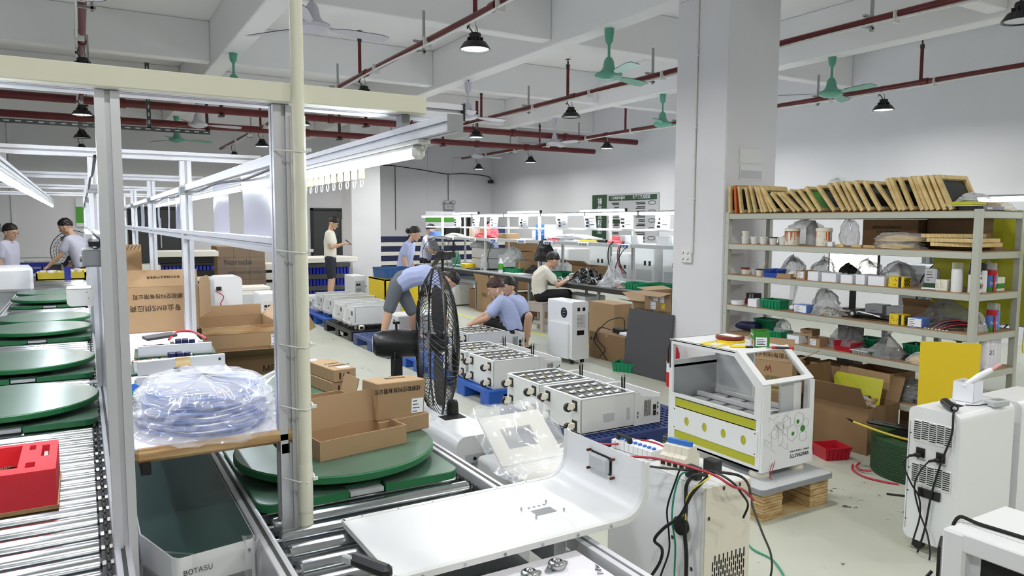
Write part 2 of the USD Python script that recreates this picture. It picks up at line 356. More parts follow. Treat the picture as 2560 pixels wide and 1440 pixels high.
part(t, 'case', B().bx(-.17, .17, -.06, .07, -.2, -.02, .02), 'grey_light')
for x in (-.11, .11): part(t, 'lamp_head', B().box((x, -.06, .03), (.14, .12, .12), .03), 'grey_light')
for x in (-.08, .06): part(t, 'indicator', B().bx(x, x+.03, -.064, -.058, -.12, -.1), 'ink_black')
t = thing('wall_sign', 'green and white sign on the back wall beside the left conveyor frame', 'sign', (.06, 20.27, 1.7))
part(t, 'board', B().bx(-.14, .4, -.02, .03, -.17, .5, .005), 'paper'); part(t, 'green_field', B().bx(-.14, .4, -.024, -.019, -.08, .3), 'green_sign')
t = thing('hanging_sign', 'white sign with green band hanging behind far end of the workbench', 'sign', (8.9, 19.2, 1.78))
part(t, 'board', B().bx(-.48, .48, -.03, .03, -.24, .2, .02), 'paper'); part(t, 'green_band', B().bx(-.48, .48, -.034, -.03, -.1, .05), 'green_sign'); [part(t, 'wire', B().tube([(x, 0, .2), (x, 0, 2.7)], .004, 5), 'galv') for x in (-.4, .4)]
# posters on the right wall: green strip with characters, grey board with flow chart
t = thing('process_poster', 'grey process flow chart board with green title strip on right wall', 'poster', (11.145, 0, 0))
part(t, 'board', B().bx(-.02, 0, 12.5, 14.4, .95, 2.36, .004), 'poster'); part(t, 'title_strip', B().bx(-.035, 0, 14.38, 14.95, .95, 2.36, .004), 'green_dark')
g = B(); 
for c, z in zip('操作流程图', (2.2, 2.02, 1.84, 1.66, 1.48)): g.mesh = None; gm = glyphs(c, .13, .002, True); g.add(gm.vertices, gm.faces, face_T((-.037, 14.72, z-.06), (0, -1, 0), (0, 0, 1)))
part(t, 'lettering', g, 'paper')
g = B()
for tx, y, z, h in (('人员组织架构图', 14.2, 2.24, .055), ('生产工艺流程图', 13.4, 2.24, .065)):
    gm = glyphs(tx, h, .002, True, 32); g.add(gm.vertices, gm.faces, face_T((-.027, y, z), (0, -1, 0), (0, 0, 1)))
b = B().bx(-.025, -.02, 13.82, 14.3, 2.2, 2.32).bx(-.025, -.02, 12.56, 13.78, 2.2, 2.32).bx(-.025, -.02, 13.82, 14.3, 1.66, 1.74)
part(t, 'heading_bar', b, 'green_dark'); part(t, 'heading', g, 'paper')
rng = random.Random(4); b = B()
for i in range(11):
    z = 2.1-.1*i
    for y0, y1 in ((12.95, 13.3), (13.9, 14.2)):
        b.bx(-.024, -.02, y0, y1-rng.random()*.15, z, z+.022).bx(-.024, -.02, y0, y1-rng.random()*.15, z+.035, z+.055)
    if i % 2 == 0: b.tube([(-.022, 12.72+.13*math.cos(a), z+.03+.04*math.sin(a)) for a in np.linspace(0, 2*PI, 13)[:-1]], .006, 4, closed=True)
part(t, 'chart_print', b, 'ink_black', kind='stuff')
# ================= red sprinkler pipes under the beams
def hrod(b, x, y, z0, z1=ZB): b.bx(x-.012, x+.012, y-.012, y+.012, z0, z1)
PIPES = ((.09, 'over the left conveyor'), (3.13, 'running above the open floor beside the cabinets'), (6.28, 'passing behind the near pillar'), (9.5, 'nearest the right wall'))
for k, (x, w) in enumerate(PIPES):
    t = thing('sprinkler_pipe', 'dark red sprinkler pipe along the hall '+w, 'pipe', group=None)
    yn = (18.6, 19.9, 19.6, 19.)[k]
    part(t, 'pipe', B().tube([(x, y, 3.5) for y in (-5.5, 3, 9, yn)], .034, 10), 'pipe_red', smooth=40)
    for yc in (5.6, 8.9, 12.3): part(t, 'coupling', B().tube([(x, yc, 3.5), (x, yc+.1, 3.5)], .045, 10), 'pipe_red', smooth=40)
    for y in ((3.2, 9.15, 12.1, 15.2), (2.9, 6.0, 9.15, 12.1, 15.1), (2.9, 6.0, 9.09, 11.8, 15.), (2.6, 5.7, 8.7, 11.71, 14.9))[k]:
        part(t, 'riser', B().cyl((x, y, 3.5), (x, y, 3.97), .022, n=8), 'pipe_red', smooth=40)
        part(t, 'sprinkler_head', B().cyl((x, y, 3.97), (x, y, 4.03), .012, n=6).cyl((x, y, 4.05), (x, y, 4.06), .035, n=8).cyl((x, y, 4.03), (x, y, 4.05), .006, n=6).cyl((x, y, 3.93), (x, y, 3.98), .028, n=8), 'pipe_dark')
    for y in (1.2, 4.3, 7.3, 10.3, 13.4, 16.4):
        b = B(); hrod(b, x+.07, y, 3.42); b.bx(x-.05, x+.1, y-.012, y+.012, 3.44, 3.46); b.bx(x-.05, x+.1, y-.012, y+.012, 3.54, 3.56); part(t, 'hanger', b, 'galv')
    b = B().tube([(x-.05, y, 3.445+.012*math.sin(y*1.7)) for y in np.linspace(-5, yn-1, 40)], .011, 6)
    for y in np.arange(-2, yn-1, 1.5): b.box((x-.025, y, 3.47), (.09, .015, .11), .003)
    part(t, 'cable_conduit', b, 'white_plastic', smooth=40)
for y, z, w, xe in ((13.15, 3.5, 'nearer of two crossing the hall', 11.15), (14.75, 3.42, 'farther of two crossing the hall', 11.15)):
    t = thing('main_pipe', 'thick dark red main pipe, '+w, 'pipe')
    part(t, 'pipe', B().tube([(X0, y, z), (xe-.15, y, z)], .062, 12), 'pipe_red', smooth=40)
    for x in (.6, 3.9, 7.7, 9.0): part(t, 'coupling', B().tube([(x, y, z), (x+.09, y, z)], .078, 12), 'pipe_red', smooth=40)
    for x in (-1.5, 2.1, 4.6, 6.9): part(t, 'hanger', B().bx(x-.025, x+.025, y-.01, y+.01, z-.1, ZB+.2).bx(x-.04, x+.04, y-.09, y+.09, z-.1, z-.075), 'pipe_dark' if x < 5 else 'pipe_red')
# slotted steel channel with drop arm, hung below the main pipes at left
t = thing('slotted_channel', 'grey slotted steel channel hung under the red main pipes at left', 'channel')
b = B(); s_ = B()
b.bx(-3.5, 1.6, 11.0, 11.04, 2.86, 2.91); b.bx(.82, .87, 11.0, 11.04, 2.9, 3.75)
part(t, 'channel', b, 'steel_dark')
for x in np.arange(-3.4, 1.55, .12): s_.bx(x, x+.06, 10.996, 11.0, 2.878, 2.892)
for z in np.arange(2.95, 3.7, .1): s_.bx(.838, .852, 10.996, 11.0, z, z+.05)
part(t, 'slots', s_, 'grey_light')
# ================= ceiling fans, stopped
def make_fan(label, loc, m, a0, group=None):
    t = thing('ceiling_fan', label, 'fan', loc, group=group)
    part(t, 'downrod', B().cyl((0, 0, -.1), (0, 0, .42), .016, n=8), m, smooth=40); part(t, 'canopy', B().lathe([(0, .42), (.055, .42), (.055, .38), (.045, .28), (.02, .24), (0, .24)], 16), m, smooth=40)
    part(t, 'motor', B().lathe([(0, .1), (.03, .1), (.055, .06), (.07, -.02), (.1, -.06), (.15, -.08), (.16, -.1), (.15, -.125), (.1, -.15), (.05, -.16), (0, -.16)], 24), m, smooth=40)
    for k in range(3):
        T = xf((0, 0, -.1), rz=a0+120*k); b = B()
        u = np.linspace(.13, .72, 8); wd = np.interp(u, [.13, .2, .3, .65, .72], [.02, .025, .06, .075, .05]); P = np.stack([np.stack([u, s*wd, -.012*s*wd/.06-.012*u], -1) for s in (-1, -.3, .3, 1)], 1)
        b.grid(P); b.grid(P[:, ::-1]+[0, 0, -.006]); b.T = T; bb = B(T); bb.V = []; v = np.vstack(b.V)@T[:3, :3].T+T[:3, 3]
        bb.V = [v]; bb.F = b.F; bb.n = b.n; part(t, 'blade', bb, m, smooth=40)
    part(t, 'hook', B().tube([(0, 0, .42), (.015, 0, .45), (0, 0, ZB-loc[2])], .008, 6), 'steel_dark')
    return t
for lab, x, y, z, m, a in (('white ceiling fan nearest camera, top left beside the white pole', 1.83, 6.6, 3.47, 'fan_white', 5), ('green ceiling fan on the left beam just above the cream crossbar', 1.83, 10.4, 3.5, 'fan_green', 150),
        ('white ceiling fan between the two red main pipes at left', 1.83, 13.9, 3.44, 'fan_white', 0), ('small far green ceiling fan low at left under the red main pipes', 1.83, 17.1, 3.48, 'fan_green', 10),
        ('large green ceiling fan on the middle beam left of the near pillar', 5.3, 6.85, 3.45, 'fan_green', 15), ('white ceiling fan just above the end of cream crossbar', 5.3, 10.4, 3.42, 'fan_white', 8),
        ('green ceiling fan right of the near pillar', 8.72, 6.45, 3.5, 'fan_green', 20), ('green ceiling fan partly hidden by left edge of near pillar', 8.72, 9.75, 3.47, 'fan_green', 100),
        ('white ceiling fan over the far workbench, behind the main pipe ends', 8.72, 13.1, 3.45, 'fan_white', 40), ('faint farthest white ceiling fan in the back right corner', 8.72, 16.6, 3.44, 'fan_white', 0)):
    make_fan(lab, (x, y, z), m, a)
# ================= high-bay lamps hung on chains below the pipes
def make_lamp(label, loc, on=True, group=None):
    t = thing('high_bay_lamp', label, 'lamp', loc, group=group)
    part(t, 'reflector', B().lathe([(.05, .03), (.1, .02), (.135, -.03), (.14, -.045), (.13, -.045), (.115, -.03)], 24), 'black_metal', smooth=40)
    b = B().lathe([(0, .1), (.05, .1), (.055, .09), (.055, .02), (0, .02)], 16)
    for k in range(8): b.bx(.05, .075, -.006, .006, .0, .06, T=xf(rz=45*k))
    part(t, 'driver_housing', b, 'black_metal', smooth=40)
    part(t, 'diffuser', B().lathe([(.118, -.03), (.116, -.036), (0, -.036)], 24), 'lamp_glow' if on else 'grey_light', label='lit diffuser' if on else 'unlit diffuser')
    h = 3.46-loc[2]
    part(t, 'chain', B().tube([(0, 0, .1), (.012, 0, .1+(h-.1)*.5), (0, 0, h)], .004, 5).tube([(.02, 0, .1), (.03, .01, .14), (.015, .02, .18)], .005, 5), 'galv')
    part(t, 'cord', B().tube(path_smooth([(-.02, 0, .1), (-.06, .02, .16), (-.05, .05, h*.7), (-.03, .02, h)], 5), .006, 5), 'cable_black')
    return t
LAB = {(0, 6): 'lit high bay lamp cut by the top edge above the vertical red pipe', (0, 9): 'lit high bay lamp hidden behind the cream crossbar at left', (0, 12.6): 'lit high bay lamp below the cream crossbar left of the grey post', (0, 15.2): 'far dark high bay lamp seen just left of the grey post below the others',
       (1, 6): 'bright lit high bay lamp on a chain at top centre', (1, 9): 'high bay lamp just above the cream crossbar right of the white pole', (1, 12): 'high bay lamp just right of the white pole under the crossbar', (1, 15): 'small lit high bay lamp above the white frame left of the white pole',
       (2, 3): 'dark unlit high bay lamp in the top right corner', (2, 9): 'unlit high bay lamp hanging in mid-air left of near pillar', (2, 12): 'lit high bay lamp under the main pipe right of the crossbar end', (2, 15): 'small high bay lamp right of the conveyor tube lights, below the main pipes',
       (3, 15.3): 'far lit high bay lamp below the main pipes near the right wall'}
for k, (x, w) in enumerate(PIPES):
    for y in ((-3, 0, 3, 6, 9, 12.6, 15.2, 18.), (-3, 0, 3, 6, 9, 12, 15, 18), (-3, 0, 3, 9, 12, 15, 18), (-3, 0, 3, 6.2, 9.3, 12.3, 15.3, 18))[k]:
        l = LAB.get((k, y)); off = (k, y) in ((2, 3), (2, 9), (0, 15.2))
        make_lamp(l or 'high bay lamp over the hall outside the view', (x, y, 3.25 if y < 14 else 3.17), not off, None if l else 'high bay lamps out of view')
# ================= roller conveyors
def conveyor(label, x0, x1, y0, y1, zr, loc_r=.025, pitch=.095, rail_l=True, skip=()):
    t = thing('roller_conveyor', label, 'conveyor')
    for s, xa in ((-1, x0), (1, x1)):
        ra = (xa-.062, xa-.025) if s < 0 else (xa+.025, xa+.062)
        b = B().bx(ra[0], ra[1], y0, y1, zr-.1, zr+.012, .002); b.bx(ra[0]+.013, ra[1]-.013, y0, y1, zr+.012, zr+.0122)
        part(t, 'side_rail', b, 'alu'); part(t, 'slot_strip', B().bx(ra[0]+.014, ra[1]-.014, y0+.001, y1-.001, zr+.0118, zr+.0135), 'steel_dark')
        if s > 0:
            c = B(); n = int((min(y1, 7)-y0)/.0475)
            for i in range(n):
                y = y0+.03+i*.0475; c.cyl((xa+.008, y, zr-.022), (xa+.011, y, zr-.022), .014, n=8).cyl((xa+.015, y, zr-.022), (xa+.018, y, zr-.022), .012, n=8).box((xa+.0135, y+.02, zr-.013), (.007, .022, .007), .002)
            part(t, 'drive_chain', c, 'steel_dark', kind='stuff')
    ys = np.arange(y0+.06, y1, pitch)
    for i, y in enumerate(ys):
        n = 14 if y < 4 else 8
        part(t, 'roller', B().tube([(x0, y, zr-loc_r), (x0+.004, y, zr-loc_r), (x1-.006, y, zr-loc_r), (x1, y, zr-loc_r)], [loc_r-.004, loc_r, loc_r, loc_r-.005], n), 'roller_steel', smooth=40)
    b = B()
    for y in ys: b.cyl((x0-.03, y, zr-loc_r), (x0, y, zr-loc_r), .006, n=6).cyl((x1, y, zr-loc_r), (x1+.03, y, zr-loc_r), .007, n=6)
    part(t, 'axles', b, 'steel', kind='stuff')
    for y in np.arange(y0+.3, y1, 1.8):
        for x in (x0-.043, x1+.043): part(t, 'leg', B().bx(x-.02, x+.02, y-.02, y+.02, 0, zr-.1, .002).cyl((x, y, 0), (x, y, .02), .035, n=10), 'alu')
        part(t, 'crossbar', B().bx(x0-.024, x1+.024, y-.015, y+.015, zr-.5, zr-.47, .002), 'alu')
    part(t, 'drip_tray', B().bx(x0-.02, x1+.02, y0, y1, zr-.14, zr-.13), 'grey_mid')
    return t
conveyor('long roller conveyor at left under the tube lights carrying green turntables', -.56, .012, 1.2, 12.1, .87)
conveyor('roller conveyor right of the white pole with cartons on a green turntable', .405, .985, 1.5, 7.0, .87)
def turntable(label, x, y):
    t = thing('turntable', label, 'turntable', (x, y, .8705))
    p = sbox(-.3, -.3, .3, .3).buffer(-.05).buffer(.05).difference(sbox(-.055, -.31, .055, -.26)).difference(sbox(-.055, .26, .055, .31))
    part(t, 'base_plate', B().prism(p, .022), 'green_edge'); part(t, 'base_top', B().prism(p.buffer(-.003), .0012, (0, 0, .022)), 'green_top')
    part(t, 'latch_plate', B().bx(-.05, .05, -.298, -.24, .003, .017, .001).cyl((-.035, -.3, .01), (-.035, -.296, .01), .004, n=8).cyl((.035, -.3, .01), (.035, -.296, .01), .004, n=8), 'grey_light')
    part(t, 'bearing', B().lathe([(0, .02), (.11, .02), (.11, .048), (0, .048)], 24), 'black_metal', smooth=40)
    part(t, 'disc', B().lathe([(0, .046), (.305, .046), (.31, .05), (.31, .067), (.306, .07), (0, .07)], 64), 'green_edge', smooth=30)
    part(t, 'disc_top', B().lathe([(.3055, .0701), (.3055, .0708), (0, .0708)], 64), 'green_top')
    return t
for lab, x, y in (('green round turntable nearest the camera on the left conveyor', -.27, 3.5), ('second green turntable from the front on left conveyor', -.27, 4.5), ('third green turntable on the left conveyor, first of the middle touching pair', -.27, 5.85), ('fourth green turntable on the left conveyor, behind its touching neighbour', -.27, 6.48),
        ('fifth green turntable on left conveyor, beside the white hanging tray', -.27, 8.1), ('farthest green turntable on the left conveyor', -.27, 8.75), ('green turntable under the open carton on the right conveyor', .68, 2.27), ('green turntable behind on right conveyor, under two small closed cartons', .69, 3.2)):
    turntable(lab, x, y)
# ================= aluminium workstation frame with tube lights
def profile(w, h=None, slot=.009, dep=.012):
    h = h or w; p = sbox(-w/2, -h/2, w/2, h/2)
    for k in range(4):
        d = h/2 if k % 2 == 0 else w/2
        q = sbox(-slot/2, d-dep, slot/2, d+.01).union(sbox(-slot, d-dep, slot, d-dep*.45)); q = affinity.rotate(q, -90*k, origin=(0, 0)); p = p.difference(q)
    return p
P50, P40, P4080 = profile(.05, slot=.011), profile(.04), profile(.04, .08)
def bar(b, poly, ax, u, v, a, c):
    if ax == 'z': b.prism(poly, c-a, (u, v, a))
    elif ax == 'y': b.prism(poly, c-a, (u, a, v), 'xz')
    else: b.prism(poly, c-a, (a, u, v), 'yz')
    return b
FY = (1.925, 3.9, 5.9, 7.9, 9.9)
t = thing('workstation_frame', 'aluminium profile frame with posts and crossbars between the two conveyors', 'frame'); FRAME = t
for i, y in enumerate(FY):
    part(t, 'post', bar(B(), P50, 'z', .063, y, 0, 1.943), 'alu'); part(t, 'post', bar(B(), P50, 'z', .449, y, 0, 1.943), 'alu')
    x0_, x1_ = (-1.6, .955) if i == 0 else (-.85, .8)
    part(t, 'crossbar', bar(B(), P40, 'x', y, 1.966, x0_, x1_), 'alu')
    if i:
        for x in (.063, .449): part(t, 'bracket', B().bx(x-.03, x+.03, y-.028, y+.028, 1.78, 1.82, .002), 'grey_mid')
part(t, 'end_cap', B().bx(.955, .96, 1.9, 1.95, 1.94, 1.99, .001), 'black_plastic')
part(t, 'crossbar', B().bx(-1.6, .955, 1.94, 1.99, 1.9435, 1.9865, .002), 'alu')
part(t, 'cream_trunking', B().bx(-1.6, .826, 1.868, 1.904, 1.946, 1.9925, .002), 'cream_plastic', label='cream cable trunking along the front crossbar')
for a, c in zip(FY[:-1], FY[1:]):
    part(t, 'rail', bar(B(), P40, 'y', .449, 1.59, a+.025, c-.025), 'alu'); part(t, 'rail', bar(B(), P40, 'y', .063, 1.59, a+.025, c-.025), 'alu')
    part(t, 'upper_rail', B().bx(.44, .46, a+.025, c-.025, 1.80, 1.83, .002), 'alu')
part(t, 'sliding_rail', bar(B(), P40, 'y', .03, 1.6, 2.05, 3.4), 'alu'); part(t, 'end_cap', B().bx(.015, .045, 2.045, 2.05, 1.59, 1.602), 'black_plastic')
part(t, 'clamp', B().bx(.0, .06, 2.05, 2.12, 1.54, 1.585, .004).cyl((-.005, 2.08, 1.56), (.0, 2.08, 1.56), .008, n=8), 'grey_mid')
part(t, 'wiring', B().tube(path_smooth([(.445, y, 1.795-.012*(i % 2)) for i, y in enumerate(np.linspace(1.95, 9.8, 17))], 4), .004, 5).tube(path_smooth([(.035, y, 1.8-.015*(i % 2)) for i, y in enumerate(np.linspace(1.95, 9.8, 17))], 4), .004, 5), 'cable_black')
for x in (-.28, .78):
    part(t, 'light_rail', bar(B(), P40, 'y', x, 1.888, 1.6, 10.6), 'alu')
    part(t, 'end_cap', B().bx(x-.02, x+.02, 1.595, 1.6, 1.868, 1.908), 'grey_mid'); [part(t, 'hanger', B().bx(x-.012, x+.012, y_-.02, y_+.02, 1.908, 1.945), 'grey_mid') for y_ in (1.925, 3.9, 5.9, 7.9, 9.9)]
    part(t, 'light_rail', B().bx(x-.018, x+.018, 1.78, 10.5, 1.856, 1.868, .002), 'white_plastic')
    for k, y in enumerate(np.arange(1.82, 10.2, 1.22)):
        w = 'over the right conveyor' if x > 0 else 'over the left conveyor'
        nth = ('nearest', 'second', 'third', 'fourth', 'fifth', 'sixth', 'seventh')[k]
        l = thing('tube_light', '%s lit white tube light %s' % (nth, w), 'light', (x, y, 1.836))
        part(l, 'tube', B().tube([(0, a, 0) for a in (.02, .6, 1.18)], .0145, 12), 'tube_glow', smooth=40)
        part(l, 'backing', B().bx(-.015, .015, 0, 1.2, .008, .02, .003), 'white_plastic')
        for a in (0, 1.2): part(l, 'end_cap', B().box((0, a, 0), (.034, .03, .036), .01), 'white_plastic')
        part(l, 'cord', B().tube(path_smooth([(.005, -.01, .0), (.012, -.025, .015), (.006, -.01, .035)], 5), .003, 5), 'white_plastic')
# yellow clips with white rings under the right tube light
for k, y in enumerate(np.linspace(2.42, 3.3, 12)):
    h = thing('cable_clip', 'pale yellow clip with white ring under the right tube light, %s from the front' % 'first second third fourth fifth sixth seventh eighth ninth tenth eleventh twelfth'.split()[k], 'clip', (.83, y, 1.81), group='yellow clips under the tube light')
    part(h, 'clip', B().bx(-.008, .008, -.012, .012, -.012, .016, .002).bx(-.005, .005, -.018, .018, .012, .05, .002).bx(-.05, .005, -.006, .006, .05, .056), 'yellow_pale'); part(h, 'ring', B().tube([(0, .014*math.cos(a), -.026+.014*math.sin(a)) for a in np.linspace(0, 2*PI, 15)[:-1]], .002, 5, closed=True), 'white_plastic')
# hanging clear plastic sheets between upper rail and middle rail
for k, (ya, yb, w, sd) in enumerate(((2.15, 2.5, 'widest clear plastic sheet hanging beside the white pole', 1), (2.84, 3.05, 'narrow clear plastic sheet second from the white pole', 2), (4.25, 4.45, 'clear plastic sheet in the second bay nearest its post', 3), (4.75, 4.95, 'clear plastic sheet in the middle of the second bay', 4), (5.4, 5.55, 'clear plastic sheet at far end of the second bay', 5), (6.3, 6.45, 'small clear sheet in the third bay', 6), (7.0, 7.15, 'far small clear sheet beside the third post', 7))):
    u = np.linspace(0, 1, 9); v = np.linspace(0, 1, 10)
    P = np.array([[(.462+.012*math.sin(3*a+sd)+.02*b*(1-b)*math.sin(sd*2.1), ya+(yb-ya)*a+.01*math.sin(5*b+sd), 1.825-.232*b) for b in v] for a in u])
    solo('plastic_sheet', w, 'sheet', B().grid(P), 'sheet_film', smooth=True)
# pale conduit pole with cable duct tied to the front right post
t = thing('conduit_pole', 'cream round conduit pole tied to the frame post, rising to the ceiling', 'pole', (.4765, 1.862, 0))
part(t, 'pole', B().tube([(0, 0, .02), (0, 0, 1.85), (0, 0, 1.9), (0, 0, ZC)], [.0155, .0155, .0155, .0165], 18), 'cream_plastic', smooth=40)
part(t, 'collar', B().tube([(0, 0, .9), (0, 0, .91), (0, 0, 1.02), (0, 0, 1.03)], [.0155, .018, .018, .0155], 18), 'cream_plastic', smooth=40)
part(t, 'duct', B().bx(-.014, .024, .02, .038, .05, 1.92, .003), 'cream_plastic')
for z in (.72, .99, 1.18, 1.34, 1.58, 1.83):
    part(t, 'cable_tie', B().tube([(-.05, .04, z), (-.05, .034, z), (-.018, -.008, z-.004), (0, -.0185, z-.006), (.02, -.006, z-.004), (.027, .02, z), (.027, .042, z)], .0022, 5).box((.022, -.012, z), (.012, .006, .008)), 'white_plastic')
# ================= middle bench between the posts
t = thing('bench_shelf', 'white topped wooden shelf between the frame posts below the cable bag', 'shelf')
part(t, 'board', B().bx(.09, .46, 1.93, 5.85, 1.085, 1.108, .002), 'lilac_white'); part(t, 'wood_edge', B().bx(.089, .4615, 1.9, 1.9305, 1.079, 1.111, .008), 'wood_edge')
for x in (.1, .425): part(t, 'bracket', B().bx(x, x+.022, 1.9, 2.3, 1.05, 1.079, .002), 'black_matt'); part(t, 'bracket', B().bx(x, x+.022, 3.6, 4.1, 1.05, 1.085, .002), 'black_matt')
# dark green topped white cabinet, still in film, standing under the shelf
t = thing('wrapped_cabinet', 'white cabinet with dark green top wrapped in clear film under the shelf', 'cabinet')
pl_ = Polygon([(.0955, 1.99), (.15, 1.81), (.164, 1.793), (.341, 1.824), (.341, 3.2), (.0955, 3.2)]).buffer(-.015).buffer(.015, quad_segs=6)
part(t, 'body', B().prism(pl_, .575, (0, 0, .3)), 'white_sheet', smooth=30); part(t, 'top_mat', B().prism(pl_.buffer(-.003), .002, (0, 0, .875)), 'teal_mat'); part(t, 'trolley', B().bx(.12, .33, 2.0, 3.1, 0, .3, .01), 'grey_mid')
part(t, 'front_panel', B().box((.255, 1.807, .68), (.15, .006, .24), .001, (0, 0, 10)), 'grey_panel'); part(t, 'front_window', B().box((.265, 1.805, .7), (.09, .006, .1), .001, (0, 0, 10)), 'black_plastic')
part(t, 'side_panel', B().box((.12, 1.897, .68), (.006, .13, .25), .001, (0, 0, 17)), 'grey_panel')
part(t, 'lettering', B().add(*(lambda g: (g.vertices, g.faces))(glyphs('BOTASU', .012)), face_T((.172, 1.791, .832), (1, .17, 0), (0, 0, 1))), 'ink_black')
part(t, 'screw', B().cyl((.325, 1.817, .85), (.325, 1.827, .85), .004, n=8), 'ink_black')
rng = np.random.default_rng(5); b = B()
u = np.linspace(0, 1, 26); v = np.linspace(0, 1, 16); ring = [pl_.exterior.interpolate(s, normalized=True) for s in u]
P = np.array([[(p.x+(p.x-.22)*(.05+.08*meshkit.noise((s*9, w*6, 1.)))+.01*meshkit.noise((s*20, w*9, 3.)), p.y+(p.y-2.45)*(.012+.03*meshkit.noise((s*8, w*7, 5.)))-.006, .855-.5*w+.03*meshkit.noise((s*12, w, 9.))) for w in v] for s, p in zip(u, ring)])
part(t, 'film', b.grid(P), 'wrap_film', smooth=True)
for k in range(4): part(t, 'film_fold', B().grid(np.array([[(.29+.025*k+.03*a+.03*meshkit.noise((a*4, c*4, k)), 1.78-.03*meshkit.noise((a*5, c*5, k+3.)), .72+.19*c-.03*k) for c in np.linspace(0, 1, 8)] for a in np.linspace(0, 1, 6)])), 'wrap_film', smooth=True)
# bag of light blue cables on the shelf
film('cable_film', body=.07, edge=.45, rough=.06); t = thing('cable_bag', 'clear plastic bag of coiled light blue cables on the wooden shelf', 'bag', (.275, 2.14, 1.11))
rng = np.random.default_rng(2)
for k in range(34):
    z = .004+.0027*k; rx = .148+.012*rng.random()-.0008*k; ry = .19+.02*rng.random()-.0012*k; ox, oy = (rng.random(2)-.5)*.02; a = np.linspace(0, 2*PI, 25)[:-1]+rng.random()
    part(t, 'cable', B().tube(np.stack([ox+rx*np.cos(a)+.006*np.sin(3*a+k), oy+ry*np.sin(a), z+.004*np.sin(2*a+k)], -1), .0034, 5, closed=True), 'light_blue', smooth=True)
for k, (x, y, a) in enumerate(((-.02, .06, 20), (.1, .02, 60))): part(t, 'plug', B().box((x, y, .1), (.045, .014, .012), .003, (0, 0, a)), 'light_blue')
def crumple(rx, ry, h, seed, amp=.25, n=44, m=16, foot=1.15, power=2.4, fine=.05):
    A, W_ = np.meshgrid(np.linspace(0, 2*PI, n+1), np.linspace(0, 1, m), indexing='ij'); c, s = np.cos(A), np.sin(A)
    q = np.stack([c*1.6+seed, s*1.6, W_*2.+seed], -1); k = 1+amp*(meshkit.fbm(q, 4, seed)-.5)*2+fine*(meshkit.noise(np.stack([c*9, s*9, W_*8+seed], -1))-.5)
    r = np.clip(1-W_**power, 0, None)**(1/power)*(1+(foot-1)*(1-W_)**3)
    rd = 1-np.abs(2*meshkit.noise(q*2.3+7)-1); rd2 = 1-np.abs(2*meshkit.noise(np.stack([c*6+seed, s*6, W_*5], -1))-1); k = k*(1+amp*.9*(rd-.6)+amp*.35*(rd2-.6)); hk = 1+amp*1.1*((1-np.abs(2*meshkit.noise(np.stack([c*2.6+seed, s*2.6, W_*0+seed], -1))-1))-.55)*np.sqrt(W_)
    P = np.stack([rx*r*k*c, ry*r*k*s, np.maximum(.001, h*W_*hk*(1+.4*amp*(meshkit.noise(q)-.5)*2))], -1); P[-1] = P[0]; return P
part(t, 'bag', B().grid(crumple(.168, .235, .118, 3, .13, n=110, m=40, power=5, fine=.09)), 'cable_film', smooth=25); part(t, 'bag', B().grid(crumple(.165, .225, .112, 8, .17, n=90, m=32, power=4., fine=.12)), 'clear_film', smooth=25)
part(t, 'bag_mouth', B().grid(np.array([[(.1+.14*a, -.1+.22*c, .05+.035*a*math.sin(7*c+2)+.03*a) for c in np.linspace(0, 1, 14)] for a in np.linspace(0, 1, 7)])), 'bag_film', smooth=25)
# ================= white L-shaped cover sheet lying across the right conveyor
t = thing('cover_panel', 'large white L-shaped sheet metal cover lying across the front of the right conveyor', 'panel', M=xf((.55, 1.42, .882), rz=.5))
a = np.linspace(0, PI/2, 9); R_ = .07; prof = [(0, .012), (.62, .012)]+[(.62+R_*math.sin(q), .012+R_*(1-math.cos(q))) for q in a[1:]]+[(.69, .15)]
L = np.array(prof); tn = np.gradient(L, axis=0); tn /= np.linalg.norm(tn, axis=1, keepdims=True); nn = np.stack([-tn[:, 1], tn[:, 0]], -1); Lo = L-nn*.0025
b = B(); W = .36
b.prism(Polygon(np.vstack([L, Lo[::-1]])), W, (0, 0, 0), 'xz')
# holes are shown by dark recess plates; raised lips follow the long edges
part(t, 'sheet', b, 'white_sheet', smooth=35)
for y0_, nm in ((-.004, 'front_lip'), (W-.011, 'rear_lip')):
    Li = L-nn*.014; Lu = L+nn*.001
    part(t, nm, B().prism(Polygon(np.vstack([Lu, Li[::-1]])), .015, (0, y0_, 0), 'xz'), 'white_shade', smooth=35)
part(t, 'end_lip', B().bx(-.003, .004, 0, W, -.002, .013), 'white_shade')
part(t, 'cutout', B().bx(.445, .505, .13, .165, .0122, .0128), 'grey_mid'); b = B()
for k in range(4): b.cyl((.452+.016*k, .185, .012), (.452+.016*k, .185, .0129), .004, n=8)
part(t, 'drill_holes', b, 'grey_mid', kind='stuff'); b = B()
for x, y in ((.425, .18), (.51, .19), (.43, .115), (.52, .12)): b.cyl((x, y, .012), (x, y, .021), .0025, n=6)
for x in np.linspace(.06, .58, 6): b.cyl((x, -.006, .004), (x, -.004, .004), .004, n=8)
for x in np.linspace(.05, .55, 6): b.cyl((x, W-.004, .013), (x, W-.004, .0142), .002, n=6)
part(t, 'studs', b, 'steel', kind='stuff')
part(t, 'latch_pocket', B().box((.682, .18, .098), (.016, .085, .045), .006), 'grey_light', label='pressed metal pocket in the upright end'); part(t, 'pocket_rim', B().box((.6895, .18, .098), (.003, .092, .052), .001), 'black_metal')
b = B()
for y in (.122, .228):
    for z in (.072, .124): b.cyl((.688, y, z), (.675, y, z), .004, n=6)
part(t, 'wing_nuts', b, 'copper', kind='stuff')
